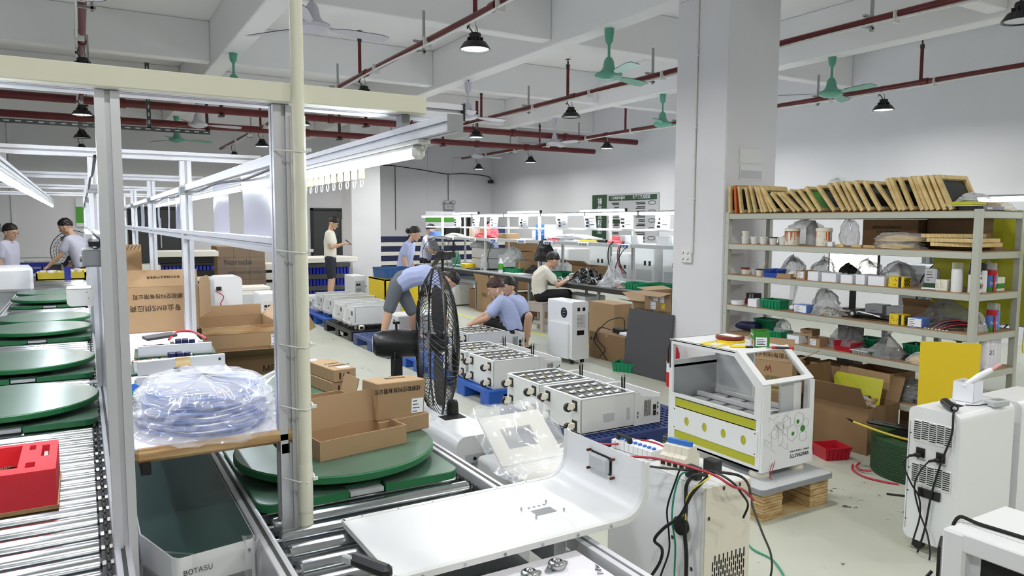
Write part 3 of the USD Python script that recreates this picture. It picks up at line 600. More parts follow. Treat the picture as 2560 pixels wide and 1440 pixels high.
# ball transfer board at the front end of the right conveyor
t = thing('ball_table', 'grey board with two chrome ball transfer units in front of the white cover', 'table')
part(t, 'board', B().bx(.66, 1.02, .9, 1.42, .835, .85, .002), 'lilac_white'); 
part(t, 'side_rail', bar(B(), P4080, 'y', 1.06, .82, .8, 1.49), 'alu')
for x in (.68, 1.06):
    for y in (.95, 1.38): part(t, 'leg', B().bx(x-.02, x+.02, y-.02, y+.02, 0, .78 if x > 1 else .835), 'alu')
for k, (x, y) in enumerate(((.925, 1.365), (.845, 1.355))):
    u_ = thing('ball_transfer_unit', ('right chrome ball transfer unit on the grey board', 'left chrome ball transfer unit on the grey board')[k], 'ball unit', (x, y, .85))
    part(u_, 'flange', B().prism(Point(0, 0).buffer(.021).union(LineString([(-.03, -.01), (.03, .01)]).buffer(.008)).convex_hull, .003), 'steel'); part(u_, 'cup', B().lathe([(.02, .003), (.02, .012), (.017, .016), (.012, .018)], 20), 'steel', smooth=40); part(u_, 'ball', B().sph((0, 0, .014), .0105, 3), 'steel', smooth=True)
for k, (x, y, a) in enumerate(((1.0, 1.31, 20), (1.008, 1.318, 70), (.99, 1.29, -20), (1.003, 1.30, 120))):
    u_ = thing('screw', 'loose small screw on the grey ball transfer board', 'screw', (x, y, .853), a, group='loose screws on the board'); part(u_, 'shank', B().cyl((0, 0, 0), (.012, 0, -.0015), .0014, n=6), 'steel'); part(u_, 'head', B().cyl((-.002, 0, 0), (0, 0, 0), .003, n=8), 'steel')
# white hand-held tool tip poking in at bottom edge
t = thing('power_tool', 'dark hand tool with a ribbed grey grip at bottom edge of the rollers', 'tool', (.5, 1.5, .9), 25)
part(t, 'body', B().box((0, -.03, .01), (.03, .12, .03), .01), 'black_plastic'); part(t, 'grip', B().box((-.012, .03, .012), (.012, .03, .02), .004), 'grey_light')
# ================= things on the left conveyor
t = thing('foam_tray', 'red foam block with slots holding electronic parts on the left conveyor', 'foam block', (-.34, 2.45, .871))
p = sbox(-.26, -.155, .255, .155).difference(sbox(-.12, -.1, .165, .13)).difference(sbox(.184, .07, .2, .12)).difference(sbox(.215, -.01, .235, .11)).difference(sbox(.182, -.11, .205, -.06))
part(t, 'foam', B().prism(p, .1, (0, 0, .012)).bx(-.12, .165, -.1, .13, .012, .05), 'red_foam'); part(t, 'base_board', B().bx(-.262, .258, -.157, .157, 0, .012, .001), 'wood_edge')
part(t, 'coil', B().tube([(.125+.028*math.cos(a), -.02+.028*math.sin(a), .075) for a in np.linspace(0, 2*PI, 25)[:-1]], .013, 8, closed=True), 'copper', smooth=True)
b = B()
for a in np.linspace(0, 2*PI, 37)[:-1]: b.tube([(.125+(.028+.015*math.cos(q))*math.cos(a), -.02+(.028+.015*math.cos(q))*math.sin(a), .075+.015*math.sin(q)) for q in np.linspace(0, 2*PI, 8)[:-1]], .0012, 3, closed=True)
part(t, 'winding', b, 'copper', kind='stuff'); part(t, 'component', B().bx(-.1, -.02, -.06, .06, .05, .1, .004), 'black_plastic'); part(t, 'component', B().bx(.09, .15, -.085, -.065, .05, .07, .002), 'yellow'); part(t, 'circuit_board', B().bx(.188, .196, .075, .115, .06, .1).bx(.22, .23, .01, .1, .06, .095), 'grey_light')
solo('plastic_film', 'crumpled clear film strip on the rollers in front of second turntable', 'film', B().grid(np.array([[(-.12+.24*a, 3.93+.1*c+.02*math.sin(6*a), .876+.025*meshkit.fbm((a*9, c*5, 2.))) for c in np.linspace(0, 1, 7)] for a in np.linspace(0, 1, 18)])), 'clear_film', smooth=25)
t = thing('hanging_tray', 'white rounded sheet metal tray hooked on the frame over the left conveyor', 'tray', (0, 4.3, 0))
p = sbox(-.075, 1.222, .045, 1.31).buffer(-.025).buffer(.025).union(sbox(-.02, 1.222, .045, 1.31)).union(sbox(-.075, 1.29, .045, 1.31))
part(t, 'front', B().prism(p, .003, (0, 0, 0), 'xz'), 'white_shade'); part(t, 'shelf', B().bx(-.075, .038, 0, .2, 1.308, 1.311), 'white_shade'); part(t, 'hook', B().bx(.034, .038, .0, .2, 1.308, 1.6), 'white_shade')
part(t, 'rivets', B().cyl((.015, -.003, 1.292), (.015, 0, 1.292), .003, n=6).cyl((.02, -.003, 1.262), (.02, 0, 1.262), .003, n=6), 'steel', kind='stuff')
# ================= pallets
def pallet(label, x, y, m, L=1.0, W=1.2, rz=0, h=.145, deck='grid', text=None):
    """x, y: near left corner; L along x, W along y"""
    t = thing('plastic_pallet', label, 'pallet', (x, y, 0), rz)
    b = B(); ft = .055
    for i in range(3):
        for j in range(3):
            w, l = (.16, .17); cx = (w/2, L/2, L-w/2)[i]; cy = (l/2, W/2, W-l/2)[j]
            part(t, 'foot', B().bx(cx-w/2, cx+w/2, cy-l/2, cy+l/2, 0, h-.03, .008), m)
    part(t, 'deck_rim', B().bx(0, L, 0, .05, h-.045, h, .006).bx(0, L, W-.05, W, h-.045, h, .006).bx(0, .05, .05, W-.05, h-.045, h, .006).bx(L-.05, L, .05, W-.05, h-.045, h, .006), m)
    g = B()
    for xx in np.arange(.085, L-.06, .055): g.bx(xx-.011, xx+.011, .05, W-.05, h-.02, h-.002)
    for yy in np.arange(.09, W-.06, .055): g.bx(.05, L-.05, yy-.009, yy+.009, h-.022, h-.004)
    part(t, 'deck_grid', g, m)
    if text:
        gl = glyphs(text, .05, .002, bold=1); part(t, 'lettering', B().add(gl.vertices, gl.faces, face_T((-.002, W*.38, .04), (0, -1, 0), (0, 0, 1))), 'white_plastic')
    return t
pallet('dark blue plastic pallet under the two nearest battery cases', 3.0, 4.0, 'blue_dark_pallet', 1.15, 1.3)
pallet('bright blue plastic pallet under the second pair of battery cases', 3.1, 5.68, 'blue_pallet', 1.15, 1.15)
pallet('blue plastic pallet under the third group beside the sitting man', 3.15, 6.98, 'blue_pallet', 1.15, .95)
pallet('slate blue pallet under the feet of the bending man', 3.15, 8.35, 'slate_pallet', 1.1, 1.3)
pallet('black plastic pallet under two empty white cases', 3.18, 9.8, 'black_plastic', 1.1, 1.35, text='TMD')
pallet('blue plastic pallet behind the black one under empty white cases', 3.25, 11.3, 'blue_pallet', 1.1, 1.25)
pallet('violet blue pallet on the floor behind the white pole', 2.55, 12.1, 'blue_violet', .9, 1.1)
# ================= casters
def caster(parent, o, ax, s=1.):
    """mounted on a face with outward normal ax"""
    T = np.eye(4); z = np.asarray(ax, float); x = np.array([0, 1., 0]) if abs(z[1]) < .9 else np.array([1., 0, 0]); y = np.cross(z, x); T[:3, 0] = x*s; T[:3, 1] = y*s; T[:3, 2] = z*s; T[:3, 3] = o
    m = part(parent, 'caster', B(T).bx(-.022, .022, -.028, .028, 0, .004, .001), 'black_metal')
    part(m, 'fork', B(T).bx(-.014, .014, -.016, .012, .004, .022, .004).bx(-.017, -.012, -.02, .016, .018, .052, .002).bx(.012, .017, -.02, .016, .018, .052, .002), 'ivory')
    part(m, 'wheel', B(T).tube([(x_, .004, .045) for x_ in (-.011, -.009, .009, .011)], [.02, .024, .024, .02], 14), 'black_plastic', smooth=40); part(m, 'hub', B(T).tube([(-.0125, .004, .045), (.0125, .004, .045)], .013, 10), 'ivory')
# ================= battery cases lying open
def vents(b, o, du, dv, nu, nv, su, sv, wu, wv, nrm=(0, 0, 0), stag=True, th=.0015):
    o, du, dv = map(np.asarray, (o, du, dv)); n = np.cross(du, dv)*th
    for i in range(nu):
        for j in range(nv):
            c = o+du*(i*su)+dv*(j*sv+(sv/2 if stag and i % 2 else 0)); p = [c-du*wu/2-dv*wv/2, c+du*wu/2-dv*wv/2, c+du*wu/2+dv*wv/2, c-du*wu/2+dv*wv/2]
            b.add(np.array(p+[q+n for q in p]), [(4, 5, 6), (4, 6, 7), (0, 1, 5), (0, 5, 4), (1, 2, 6), (1, 6, 5), (2, 3, 7), (2, 7, 6), (3, 0, 4), (3, 4, 7)])
PX = lambda i, j: (.075+.082*i+.02*(j % 2), .1+.14*j)
def battery_case(label, x, y, z=.147, group=None):
    t = thing('battery_case', label, 'battery case', (x, y, z), group=group); L, W, H = .745, .5, .255
    sh = B()
    sh.bx(0, L, 0, W, 0, .012); sh.bx(0, .012, 0, W, 0, H, .005); sh.bx(0, .49, 0, .012, 0, H, .005); sh.bx(0, .49, W-.012, W, 0, H, .005); sh.bx(L-.012, L, 0, W, 0, H-.03, .004)
    sp = Polygon([(.49, 0), (L, 0), (L, .2), (.72, .2), (.6, .215), (.55, .225), (.535, .255), (.49, .255)])
    sh.prism(sp, .008, (0, .002, 0), 'xz'); sh.prism(sp, .008, (0, W-.01, 0), 'xz'); sh.bx(.478, .49, .012, W-.012, .1, H-.01, .003)
    part(t, 'shell', sh, 'white_shade')
    part(t, 'rim', B().bx(0, .49, -.002, .02, H, H+.008, .002).bx(0, .49, W-.02, W+.002, H, H+.008, .002).bx(-.002, .02, .02, W-.02, H, H+.008, .002).bx(.475, .49, .02, W-.02, H, H+.008, .002).bx(.49, L, W-.016, W+.004, .208, .222, .004), 'white_sheet')
    part(t, 'battery_pack', B().bx(.025, .47, .025, W-.025, .02, H-.004, .003), 'steel_dark')
    pads = [(i, j) for i in range(5) for j in range(3)]
    for i, j in pads:
        xx, yy = PX(i, j)
        part(t, 'busbar', B().bx(xx-.022, xx+.022, yy-.019, yy+.019, H-.003, H+.005, .002), 'white_sheet'); part(t, 'sense_tab', B().box((xx+.038, yy+.04, H-.001), (.02, .016, .004), .001, (0, 0, 30)), 'white_sheet')
    part(t, 'busbar_notch', sum_b([B().bx(PX(i, j)[0]-.006, PX(i, j)[0]+.006, PX(i, j)[1]-.0195, PX(i, j)[1]-.008, H+.0045, H+.0055) for i, j in pads]), 'ink_black', kind='stuff')
    part(t, 'balance_wire', B().tube([(.03, W*.5, H+.003), (.25, W*.51, H+.004), (.46, W*.5, H+.003)], .0022, 5), 'cable_yellow')
    for k in range(2):
        c = part(t, 'power_cable', B().tube(path_smooth([(.52+.02*k, .2+.02*k, .05), (.535+.015*k, .2, .15), (.53+.022*k, .2, .27), (.527+.026*k, .2, .33)], 5), .0065, 6), 'cable_black', smooth=40)
        part(c, 'lug', B().bx(.522+.026*k, .532+.026*k, .195, .205, .33, .352, .002), 'steel')
    tb = part(t, 'terminal_block', B().bx(.6, .66, .2, .225, .085, .12, .003), 'black_plastic'); part(tb, 'mount', B().bx(.56, .7, .12, .3, .07, .085, .002), 'white_shade')
    for k in range(4): part(tb, 'terminal', B().bx(.604+.014*k, .614+.014*k, .197, .2005, .095, .11), 'steel')
    part(t, 'loose_wire', B().tube(path_smooth([(.66, .23, .11), (.69, .26, .16), (.72, .24, .19)], 4), .002, 4).tube(path_smooth([(.63, .19, .09), (.65, .15, .08), (.62, .1, .05)], 4), .002, 4), 'cable_red')
    for yy in (.075, W-.075):
        for zz in (.055, .2): caster(t, (0, yy, zz), (-1, 0, 0), 1.35)
    part(t, 'recess', B().bx(.2, .3, -.0015, 0, .07, .13), 'grey_light'); part(t, 'recess', B().bx(.415, .445, -.0015, 0, .06, .15), 'grey_light')
    v = B(); vents(v, (.585, 0, .07), (1, 0, 0), (0, 0, 1), 8, 6, .0085, .02, .004, .013); part(t, 'vents', v, 'ink_black', kind='stuff')
    for zz in (.08, .125): part(t, 'socket', B().bx(.67, .7, -.002, 0, zz-.02, zz+.018, .001), 'black_plastic')
    for zz in (.07, .12, .15): part(t, 'switch', B().bx(.712, .72, -.002, 0, zz-.008, zz+.01), 'ink_black')
    part(t, 'slot', B().bx(.52, .526, -.0015, 0, .085, .105).bx(.52, .526, -.0015, 0, .06, .075), 'ink_black')
    return t
def sum_b(bs):
    o = B()
    for b in bs:
        for v, f in zip(b.V, b.F): o.V.append(v); o.F.append(f-(f.min() if False else 0)); 
    # re-index
    o.V = []; o.F = []; o.n = 0
    for b in bs:
        m = b.tm(); o.add(m.vertices, m.faces)
    return o
bc = battery_case('white open battery case with casters nearest the camera on dark blue pallet', 3.01, 4.15)
for l, x, y in (('white open battery case second from the front on dark blue pallet', 3.01, 4.7), ('white open battery case at the front of the bright blue pallet', 3.17, 5.72), ('white open battery case at the back of the bright blue pallet', 3.17, 6.27), ('white open battery case the sitting man is wiring', 3.72, 7.3)):
    dup(bc, (x, y, .147), label=l)
# ================= empty white case shells in a row
def empty_case(label, x, y, z=.2):
    t = thing('empty_case', label, 'case', (x, y, z)); L, W, H = .75, .42, .26; sh = B()
    sh.bx(0, L, 0, W, 0, .01).bx(.05, L, 0, .01, 0, H, .004).bx(.05, L, W-.01, W, 0, H, .004).bx(L-.01, L, 0, W, 0, H-.01, .004).bx(.05, .06, .01, W-.01, 0, H-.04, .003).bx(0, .06, 0, .014, 0, .05, .004).bx(0, .06, W-.014, W, 0, .05, .004).bx(0, .012, 0, W, 0, .045, .004)
    sh.prism(Polygon([(0, .05), (.06, .05), (.06, H), (.045, H)]), .01, (0, 0, 0), 'xz').prism(Polygon([(0, .05), (.06, .05), (.06, H), (.045, H)]), .01, (0, W-.01, 0), 'xz')
    part(t, 'shell', sh, 'white_shade'); part(t, 'rim', B().bx(.03, L, -.004, .012, H, H+.01, .003).bx(.03, L, W-.012, W+.004, H, H+.01, .003).bx(L-.012, L+.002, 0, W, H-.01, H, .003), 'white_sheet')
    part(t, 'divider', B().bx(.28, .29, .01, W-.01, .0, .2).bx(.5, .51, .01, W-.01, 0, .2), 'white_shade')
    part(t, 'window', B().bx(.048, .05, .1, .15, .13, .19, .001), 'black_plastic'); part(t, 'slot', B().bx(.047, .05, .22, .235, .07, .085).bx(.047, .05, .25, .265, .07, .085), 'ink_black')
    for yy in (.06, W-.06):
        for xx in (.08, L-.08): part(t, 'foot', B().cyl((xx, yy, -.055), (xx, yy, 0), .018, n=8).cyl((xx-.01, yy, -.045), (xx+.01, yy, -.045), .02, n=8), 'ivory')
    return t
ec = empty_case('empty white case nearest on the black pallet', 3.24, 9.98)
for l, x, y, z in (('empty white case second from the front on the black pallet', 3.26, 10.55, .2), ('empty white case at the front of the blue pallet in the row', 3.36, 11.42, .2), ('empty white case at the back of the blue pallet in the row', 3.36, 11.95, .2), ('farthest empty white case with two flat white cases by the row end', 3.4, 12.75, .056)):
    dup(ec, (x, y, z), label=l)
t = thing('white_case', 'closed white case on the slate pallet in front of the bending man', 'case', (3.55, 9.0, .17))
part(t, 'body', B().bx(0, .7, 0, .45, 0, .26, .012), 'white_shade'); part(t, 'top_recess', B().bx(.1, .6, .05, .4, .258, .262), 'white_sheet')
for y in (.1, .33): part(t, 'window', B().bx(-.003, .001, y, y+.05, .14, .2), 'black_plastic')
for x in (.08, .6): part(t, 'foot', B().bx(x, x+.05, .05, .4, -.025, 0), 'ivory')
# tape measure on the black pallet
t = thing('tape_measure', 'white and black tape measure on the edge of the black pallet', 'tape measure', (3.3, 9.86, .146)); part(t, 'case', B().bx(0, .09, -.02, .02, 0, .075, .02), 'ivory'); part(t, 'label', B().bx(.015, .065, -.022, -.019, .02, .055), 'black_plastic')
# ================= standing white cabinets
def cabinet(label, x, y, w=.23, d=.52, h=.74, m='white_sheet', cast=.055, rz=0, r=.02, cat='cabinet'):
    t = thing('power_cabinet', label, cat, (x, y, 0), rz)
    part(t, 'body', B().prism(rrect(w, h-cast, r, w/2, (h+cast)/2, 6), d, (0, 0, 0), 'xz') if w < d else B().prism(rrect(d, h-cast, r, d/2, (h+cast)/2, 6), w, (0, 0, 0), 'yz'), m, smooth=40)
    for xx in (.04, w-.04):
        for yy in (.06, d-.06): part(t, 'caster', B().cyl((xx-.012, yy, .027), (xx+.012, yy, .027), .027, n=12).bx(xx-.016, xx+.016, yy-.02, yy+.03, .04, cast, .003), 'black_plastic', smooth=40)
    return t
# tower in mid floor
t = cabinet('white tower cabinet with round black gauge standing in mid floor', 4.9, 6.95)
part(t, 'step', B().bx(-.03, 0, .06, .46, .06, .48, .006), 'white_sheet')
part(t, 'gauge', B().tube([(-.004, .17, .6), (0.002, .17, .6)], .062, 24), 'black_plastic', smooth=40); part(t, 'gauge_print', B().bx(-.0055, -.004, .14, .2, .63, .636).bx(-.0055, -.004, .145, .195, .6, .604).bx(-.0055, -.004, .15, .19, .565, .57), 'grey_light')
v = B(); vents(v, (.075, -.004, .45), (1, 0, 0), (0, 0, 1), 6, 9, .018, .016, .012, .007, stag=False); part(t, 'vent_panel', B().bx(.06, .2, -.004, 0, .43, .6, .002), 'white_shade'); part(t, 'vents', v, 'grey_mid', kind='stuff')
for xx in (.09, .165): part(t, 'socket', B().bx(xx-.018, xx+.018, -.003, 0, .63, .67, .001), 'black_plastic')
part(t, 'handle_recess', B().bx(.07, .17, -.003, 0, .345, .4, .001), 'black_plastic'); part(t, 'top_slot', B().bx(.08, .15, .2, .26, .7395, .7415), 'grey_mid')
# cabinet by far pillar
t = cabinet('small white cabinet standing in front of the far pillar', 4.0, 12.15)
part(t, 'panel', B().bx(.02, .19, -.003, 0, .3, .66, .001), 'grey_light'); part(t, 'socket', B().bx(.04, .07, -.006, 0, .57, .61).bx(.08, .11, -.006, 0, .57, .61).bx(.15, .16, -.006, 0, .25, .3).bx(.2, .21, -.006, 0, .55, .57), 'ink_black'); part(t, 'display', B().bx(.04, .12, -.006, 0, .47, .53).bx(.04, .12, -.006, 0, .38, .44), 'grey_mid')
# two cabinets behind the cartons at left middle
def back_panel(t, w):
    part(t, 'panel', B().bx(.02, w-.03, -.003, 0, .4, .66, .001), 'white_shade'); part(t, 'socket', B().bx(.03, .065, -.006, 0, .57, .6).bx(.075, .11, -.006, 0, .57, .6).bx(.03, .065, -.006, 0, .52, .55).bx(.075, .11, -.006, 0, .52, .55).bx(.19, .2, -.006, 0, .55, .57), 'ink_black')
    v = B(); vents(v, (.04, -.003, .36), (1, 0, 0), (0, 0, 1), 6, 2, .012, .05, .006, .045, stag=False); part(t, 'vents', v, 'grey_mid', kind='stuff')
t = cabinet('white cabinet with black sockets left of the white pole behind big cartons', 1.95, 9.6, .3, .5, .74); back_panel(t, .3)
t = cabinet('white cabinet with rounded lid tipped behind the pink bag', 1.45, 10.0, .34, .4, .95, r=.06); part(t, 'connector', B().box((.05, -.01, .8), (.06, .03, .05), .004), 'black_plastic'); part(t, 'wire', B().tube(path_smooth([(.0, -.02, .78), (.1, -.05, .7), (.06, -.05, .6), (.14, -.03, .55)], 5), .006, 5), 'cable_red')
# cabinets along the right side of the conveyor
t = cabinet('white cabinet with square black hole on top behind the wrapped sheet', 1.34, 2.74, .24, .56, .74, r=.045); part(t, 'rear_panel', B().bx(.04, .2, -.003, .0, .45, .66, .001), 'grey_light'); part(t, 'socket', B().bx(.055, .095, -.007, -.002, .55, .59, .002), 'black_plastic'); part(t, 'plug', B().cyl((.085, -.006, .64), (.085, 0, .64), .008, n=8).cyl((.15, -.005, .62), (.15, 0, .62), .003, n=6).cyl((.15, -.005, .5), (.15, 0, .5), .003, n=6), 'ink_black')
part(t, 'top_hole', B().bx(.08, .19, .28, .36, .7395, .7412), 'black_matt'); gl = glyphs('INPUT', .012); part(t, 'lettering', B().add(gl.vertices, gl.faces, face_T((.05, -.0035, .61), (1, 0, 0), (0, 0, 1))), 'ink_black')
solo('cable_socket', 'black round plastic socket standing on the white cabinet behind the wrapped sheet', 'socket', B().tube([(0, 0, 0), (0, 0, .05), (0, 0, .065)], [.03, .027, .022], 20), 'black_plastic', (1.5, 3.11, .741), smooth=40)
t = cabinet('white cabinet carrying the film wrapped sheet metal', 1.42, 2.28, .26, .42, .66, 'white_shade')
t = thing('wrapped_sheet', 'bent white sheet metal wrapped in clear film on top of a cabinet', 'wrapped sheet', M=xf((1.395, 2.25, .662), rz=2))
sp = sbox(0, 0, .3, .34).difference(sbox(.07, .17, .23, .27))
part(t, 'sheet', B().bx(0, .3, 0, .2, .015, .03, .003).bx(0, .3, .0, .01, 0, .03, .002).bx(.29, .3, 0, .2, 0, .03, .002), 'styro'); Tm = xf((0, .19, .03), rx=38)
part(t, 'upright', B().prism(sbox(0, 0, .3, .24).difference(sbox(.07, .07, .22, .17)), .01, T=Tm), 'styro'); part(t, 'window', B().prism(sbox(.075, .075, .215, .165), .002, T=Tm), 'grey_mid'); part(t, 'window_dark', B().prism(sbox(.15, .08, .21, .16), .004, T=Tm), 'navy')
for sd in (4, 9):
    u = np.linspace(0, 1, 34); v = np.linspace(0, 1, 26); P = np.zeros((34, 26, 3))
    for i, a in enumerate(u):
        for j, c in enumerate(v):
            y = -.03+.48*c; base = .035 if y < .19 else .035+(y-.19)*.62
            P[i, j] = (-.04+.4*a+.02*(meshkit.noise((a*5, c*5, sd))-.5), y*.9+.03*(meshkit.noise((a*6, c*6, sd+2.))-.5), base+.012+.03*meshkit.fbm((a*7, c*7, sd))-.09*max(0, abs(a-.5)-.4)*8*.5-(.08 if j == 0 else 0))
    part(t, 'film', B().grid(P), 'wrap_film', smooth=20)
part(t, 'film_drape', B().grid(np.array([[(.08+.3*a+.02*meshkit.noise((a*7, c*6, 1.)), -.02-.035*meshkit.noise((a*6, c*5, 7.)), .03-.2*c) for c in np.linspace(0, 1, 12)] for a in np.linspace(0, 1, 16)])), 'wrap_film', smooth=20)
# perforated cabinet with cables and breakers
t = thing('open_cabinet', 'white cabinet with slotted vent and cables over its top, beside the white cover', 'cabinet', (1.84, 1.8, 0)); CP = t
part(t, 'body', B().bx(0, .23, 0, .54, .055, .735, .004), 'white_shade'); part(t, 'front_panel', B().bx(.004, .232, -.004, 0, .06, .732, .002), 'ivory'); part(t, 'side_panel', B().bx(-.003, 0, .012, .53, .06, .725, .001), 'white_sheet')
v = B(); vents(v, (.045, -.004, .05+.08), (1, 0, 0), (0, 0, 1), 16, 8, .0105, .044, .0045, .034); part(t, 'vents', v, 'ink_black', kind='stuff')
b = B()
for xx, zz in ((.02, .62), (.018, .15), (.09, .718), (.17, .718)): b.bx(xx-.004, xx+.004, -.0065, -.003, zz-.006, zz+.006)
for yy, zz in ((.05, .42), (.3, .6), (.15, .5), (.12, .33)): b.bx(-.006, -.002, yy-.005, yy+.005, zz-.006, zz+.006)
part(t, 'clips', b, 'steel_dark', kind='stuff'); part(t, 'cable_gland', B().tube([(-.02, .1, .565), (0, .1, .565)], .034, 20), 'black_plastic', smooth=40); part(t, 'gland_bore', B().tube([(-.0215, .1, .565), (-.019, .1, .565)], .026, 16), 'ink_black')
for xx in (.03, .2):
    for yy in (.05, .48): part(t, 'foot', B().cyl((xx, yy, 0), (xx, yy, .055), .022, n=10), 'black_plastic')
for k, (a_, c_) in enumerate((((.02, .08), (.05, .12)), ((.13, .1), (.17, .15)))): part(t, 'top_bracket', B().bx(a_[0], c_[0], a_[1]-.02, a_[1]+.04, .735, .78, .003), 'black_plastic')
part(t, 'handle_bar', B().bx(.02, .035, .43, .45, .735, .79, .003).bx(.02, .035, .5, .52, .735, .79, .003).bx(.02, .035, .43, .52, .785, .795, .003), 'black_matt')
def breaker(label, x, y, z, n, rz, s=1.):
    t = thing('circuit_breaker', label, 'breaker', (x, y, z), rz)
    for k in range(n):
        w = .018*s; p = Polygon([(-.04, 0), (.04, 0), (.04, .03), (.025, .035), (.022, .055), (-.022, .055), (-.025, .035), (-.04, .03)]); T = xf((k*w, 0, 0), rz=90)
        m = part(t, 'pole', B(xf((k*w, 0, 0))).prism(Polygon([(q[0]*s, q[1]*s) for q in p.exterior.coords]), w-.0008, (0, 0, 0), 'yz'), 'ivory')
        part(m, 'terminal', B().bx(k*w+.005, k*w+w-.005, -.0415*s, -.039*s, .008, .02), 'ink_black')
    part(t, 'toggle', B().bx(.002, n*.018*s-.002, -.008, .008, .054*s, .068*s, .002), 'blue_cap', label='blue toggle bar'); return t
breaker('white four pole circuit breaker with blue toggles on the cabinet top', 1.915, 2.07, .737, 4, -72, 1.45)
t = thing('breaker_row', 'long white row of small breakers with blue switches lying on the open cabinet', 'breaker', (1.88, 2.33, .737), -82)
for k in range(9): m = part(t, 'breaker', B().bx(k*.024, k*.024+.023, -.04, .04, 0, .035, .002), 'white_sheet'); part(m, 'switch', B().bx(k*.024+.005, k*.024+.017, -.02, -.005, .034, .043, .002), 'blue_cap')
def cable(name, label, pts, r, m, cat='cable', n=6, parts=()):
    return solo(name, label, cat, B().tube(path_smooth(pts, 6), r, n), m, smooth=40)
def C(*q): return [tuple(at(x, y, **k)) for x, y, k in q]
Zt = dict(Z=.77)
cable('red_cable', 'thick red cable snaking over the open cabinet top to its right corner', C((1548, 1143, dict(Z=.775)), (1600, 1142, dict(Z=.785)), (1660, 1150, dict(Z=.79)), (1740, 1172, dict(Z=.8)), (1790, 1190, dict(Z=.79)), (1830, 1215, dict(Z=.77)), (1858, 1225, dict(Z=.74)), (1884, 1250, dict(Z=.69))), .0045, 'cable_red')
cable('red_cable', 'red cable running behind the breakers to the handle bar', C((1480, 1108, dict(Z=.745)), (1540, 1110, dict(Z=.76)), (1590, 1099, dict(Z=.77)), (1640, 1108, dict(Z=.76)), (1668, 1122, dict(Z=.75))), .004, 'cable_red')
cable('black_cable', 'black cable crossing the cabinet top and ending bare beside its front', C((1575, 1156, dict(Z=.76)), (1640, 1168, dict(Z=.775)), (1720, 1175, dict(Z=.79)), (1780, 1178, dict(Z=.79)), (1830, 1205, dict(Z=.775)), (1855, 1235, dict(Z=.73)), (1870, 1262, dict(Z=.68)), (1858, 1295, dict(Z=.63))), .004, 'cable_black')
cable('black_cable', 'black cable falling from the cabinet top to the floor at bottom right', C((1800, 1180, dict(Z=.79)), (1850, 1190, dict(Z=.78)), (1872, 1215, dict(Z=.72)), (1880, 1262, dict(Z=.6)), (1905, 1330, dict(Z=.35)), (1928, 1390, dict(Z=.15)), (1925, 1445, dict(Z=.012)), (1890, 1500, dict(Z=.008))), .005, 'cable_black')
cable('green_cable', 'green cable hanging down the side of the open cabinet', C((1720, 1178, dict(Z=.78)), (1700, 1190, dict(X=1.825)), (1685, 1240, dict(X=1.81)), (1680, 1300, dict(X=1.8)), (1688, 1360, dict(X=1.815)), (1686, 1440, dict(X=1.81)), (1686, 1520, dict(X=1.8))), .0035, 'cable_green')
cable('green_cable', 'green cable lying on the floor right of the open cabinet', C((1866, 1355, dict(Z=.006)), (1885, 1375, dict(Z=.006)), (1925, 1395, dict(Z=.006)), (1945, 1415, dict(Z=.007)), (1962, 1445, dict(Z=.006)), (1970, 1480, dict(Z=.006))), .005, 'cable_green')
cable('black_cable', 'thin black cable hanging left of the green one down the cabinet side', C((1700, 1172, dict(Z=.78)), (1690, 1200, dict(X=1.8)), (1668, 1270, dict(X=1.79)), (1672, 1330, dict(X=1.79)), (1672, 1380, dict(X=1.79)), (1650, 1445, dict(X=1.78)), (1640, 1500, dict(X=1.77))), .0035, 'cable_black')
cable('cable_loom', 'thick black taped cable loom hanging from the cabinet gland', C((1768, 1186, dict(Z=.79)), (1735, 1190, dict(Z=.785)), (1716, 1215, dict(X=1.81)), (1715, 1270, dict(X=1.8)), (1712, 1330, dict(X=1.81)), (1716, 1390, dict(X=1.81)), (1715, 1460, dict(X=1.8))), .007, 'cable_black')
cable('cable_loom', 'black and red cable loom looping out left from the cabinet side', C((1770, 1190, dict(Z=.78)), (1730, 1235, dict(X=1.8)), (1700, 1290, dict(X=1.78)), (1660, 1320, dict(X=1.77)), (1636, 1350, dict(X=1.76)), (1655, 1372, dict(X=1.76)), (1650, 1405, dict(X=1.76)), (1625, 1445, dict(X=1.75))), .006, 'cable_black')
cable('yellow_cable', 'yellow cable looped over the front of the cabinet top', C((1764, 1178, dict(Z=.79)), (1775, 1190, dict(Z=.79)), (1758, 1205, dict(Z=.775)), (1735, 1222, dict(X=1.805)), (1716, 1250, dict(X=1.8)), (1714, 1300, dict(X=1.797))), .003, 'cable_yellow')
# ================= open chassis with hexagon print on a small wooden stand
t = thing('wooden_stand', 'small stand of stacked plywood blocks with grey top board', 'stand', (3.2, 2.68, 0))
rng = random.Random(8)
for x in (0, .4):
    for k in range(9): o = rng.uniform(-.004, .004); part(t, 'plywood_layer', B().bx(x+o, x+.16+o, .01, .45, .004+.0172*k, .004+.0172*(k+1)-.0016, .001), 'ply_end')
part(t, 'bottom_board', B().bx(.0, .56, .01, .45, 0, .004), 'wood_raw'); part(t, 'top_board', B().prism(rrect(.62, .52, .03, .275, .25), .03, (0, 0, .16)), 'grey_mid')
part(t, 'top_face', B().prism(rrect(.61, .51, .03, .275, .25), .001, (0, 0, .19)), 'grey_light')
t = thing('open_chassis', 'tall open white chassis with green hexagon print standing on the wooden stand', 'chassis', (3.29, 2.8, .235)); W, D, H = .44, .76, .67
sd = Polygon([(0, 0), (D, 0), (D, H), (.19, H), (0, .52)])
def ring(p, w): return p.difference(p.buffer(-w, join_style=2))
def rib(b, p, w, T): b.prism(ring(p, w), .02, T=T)
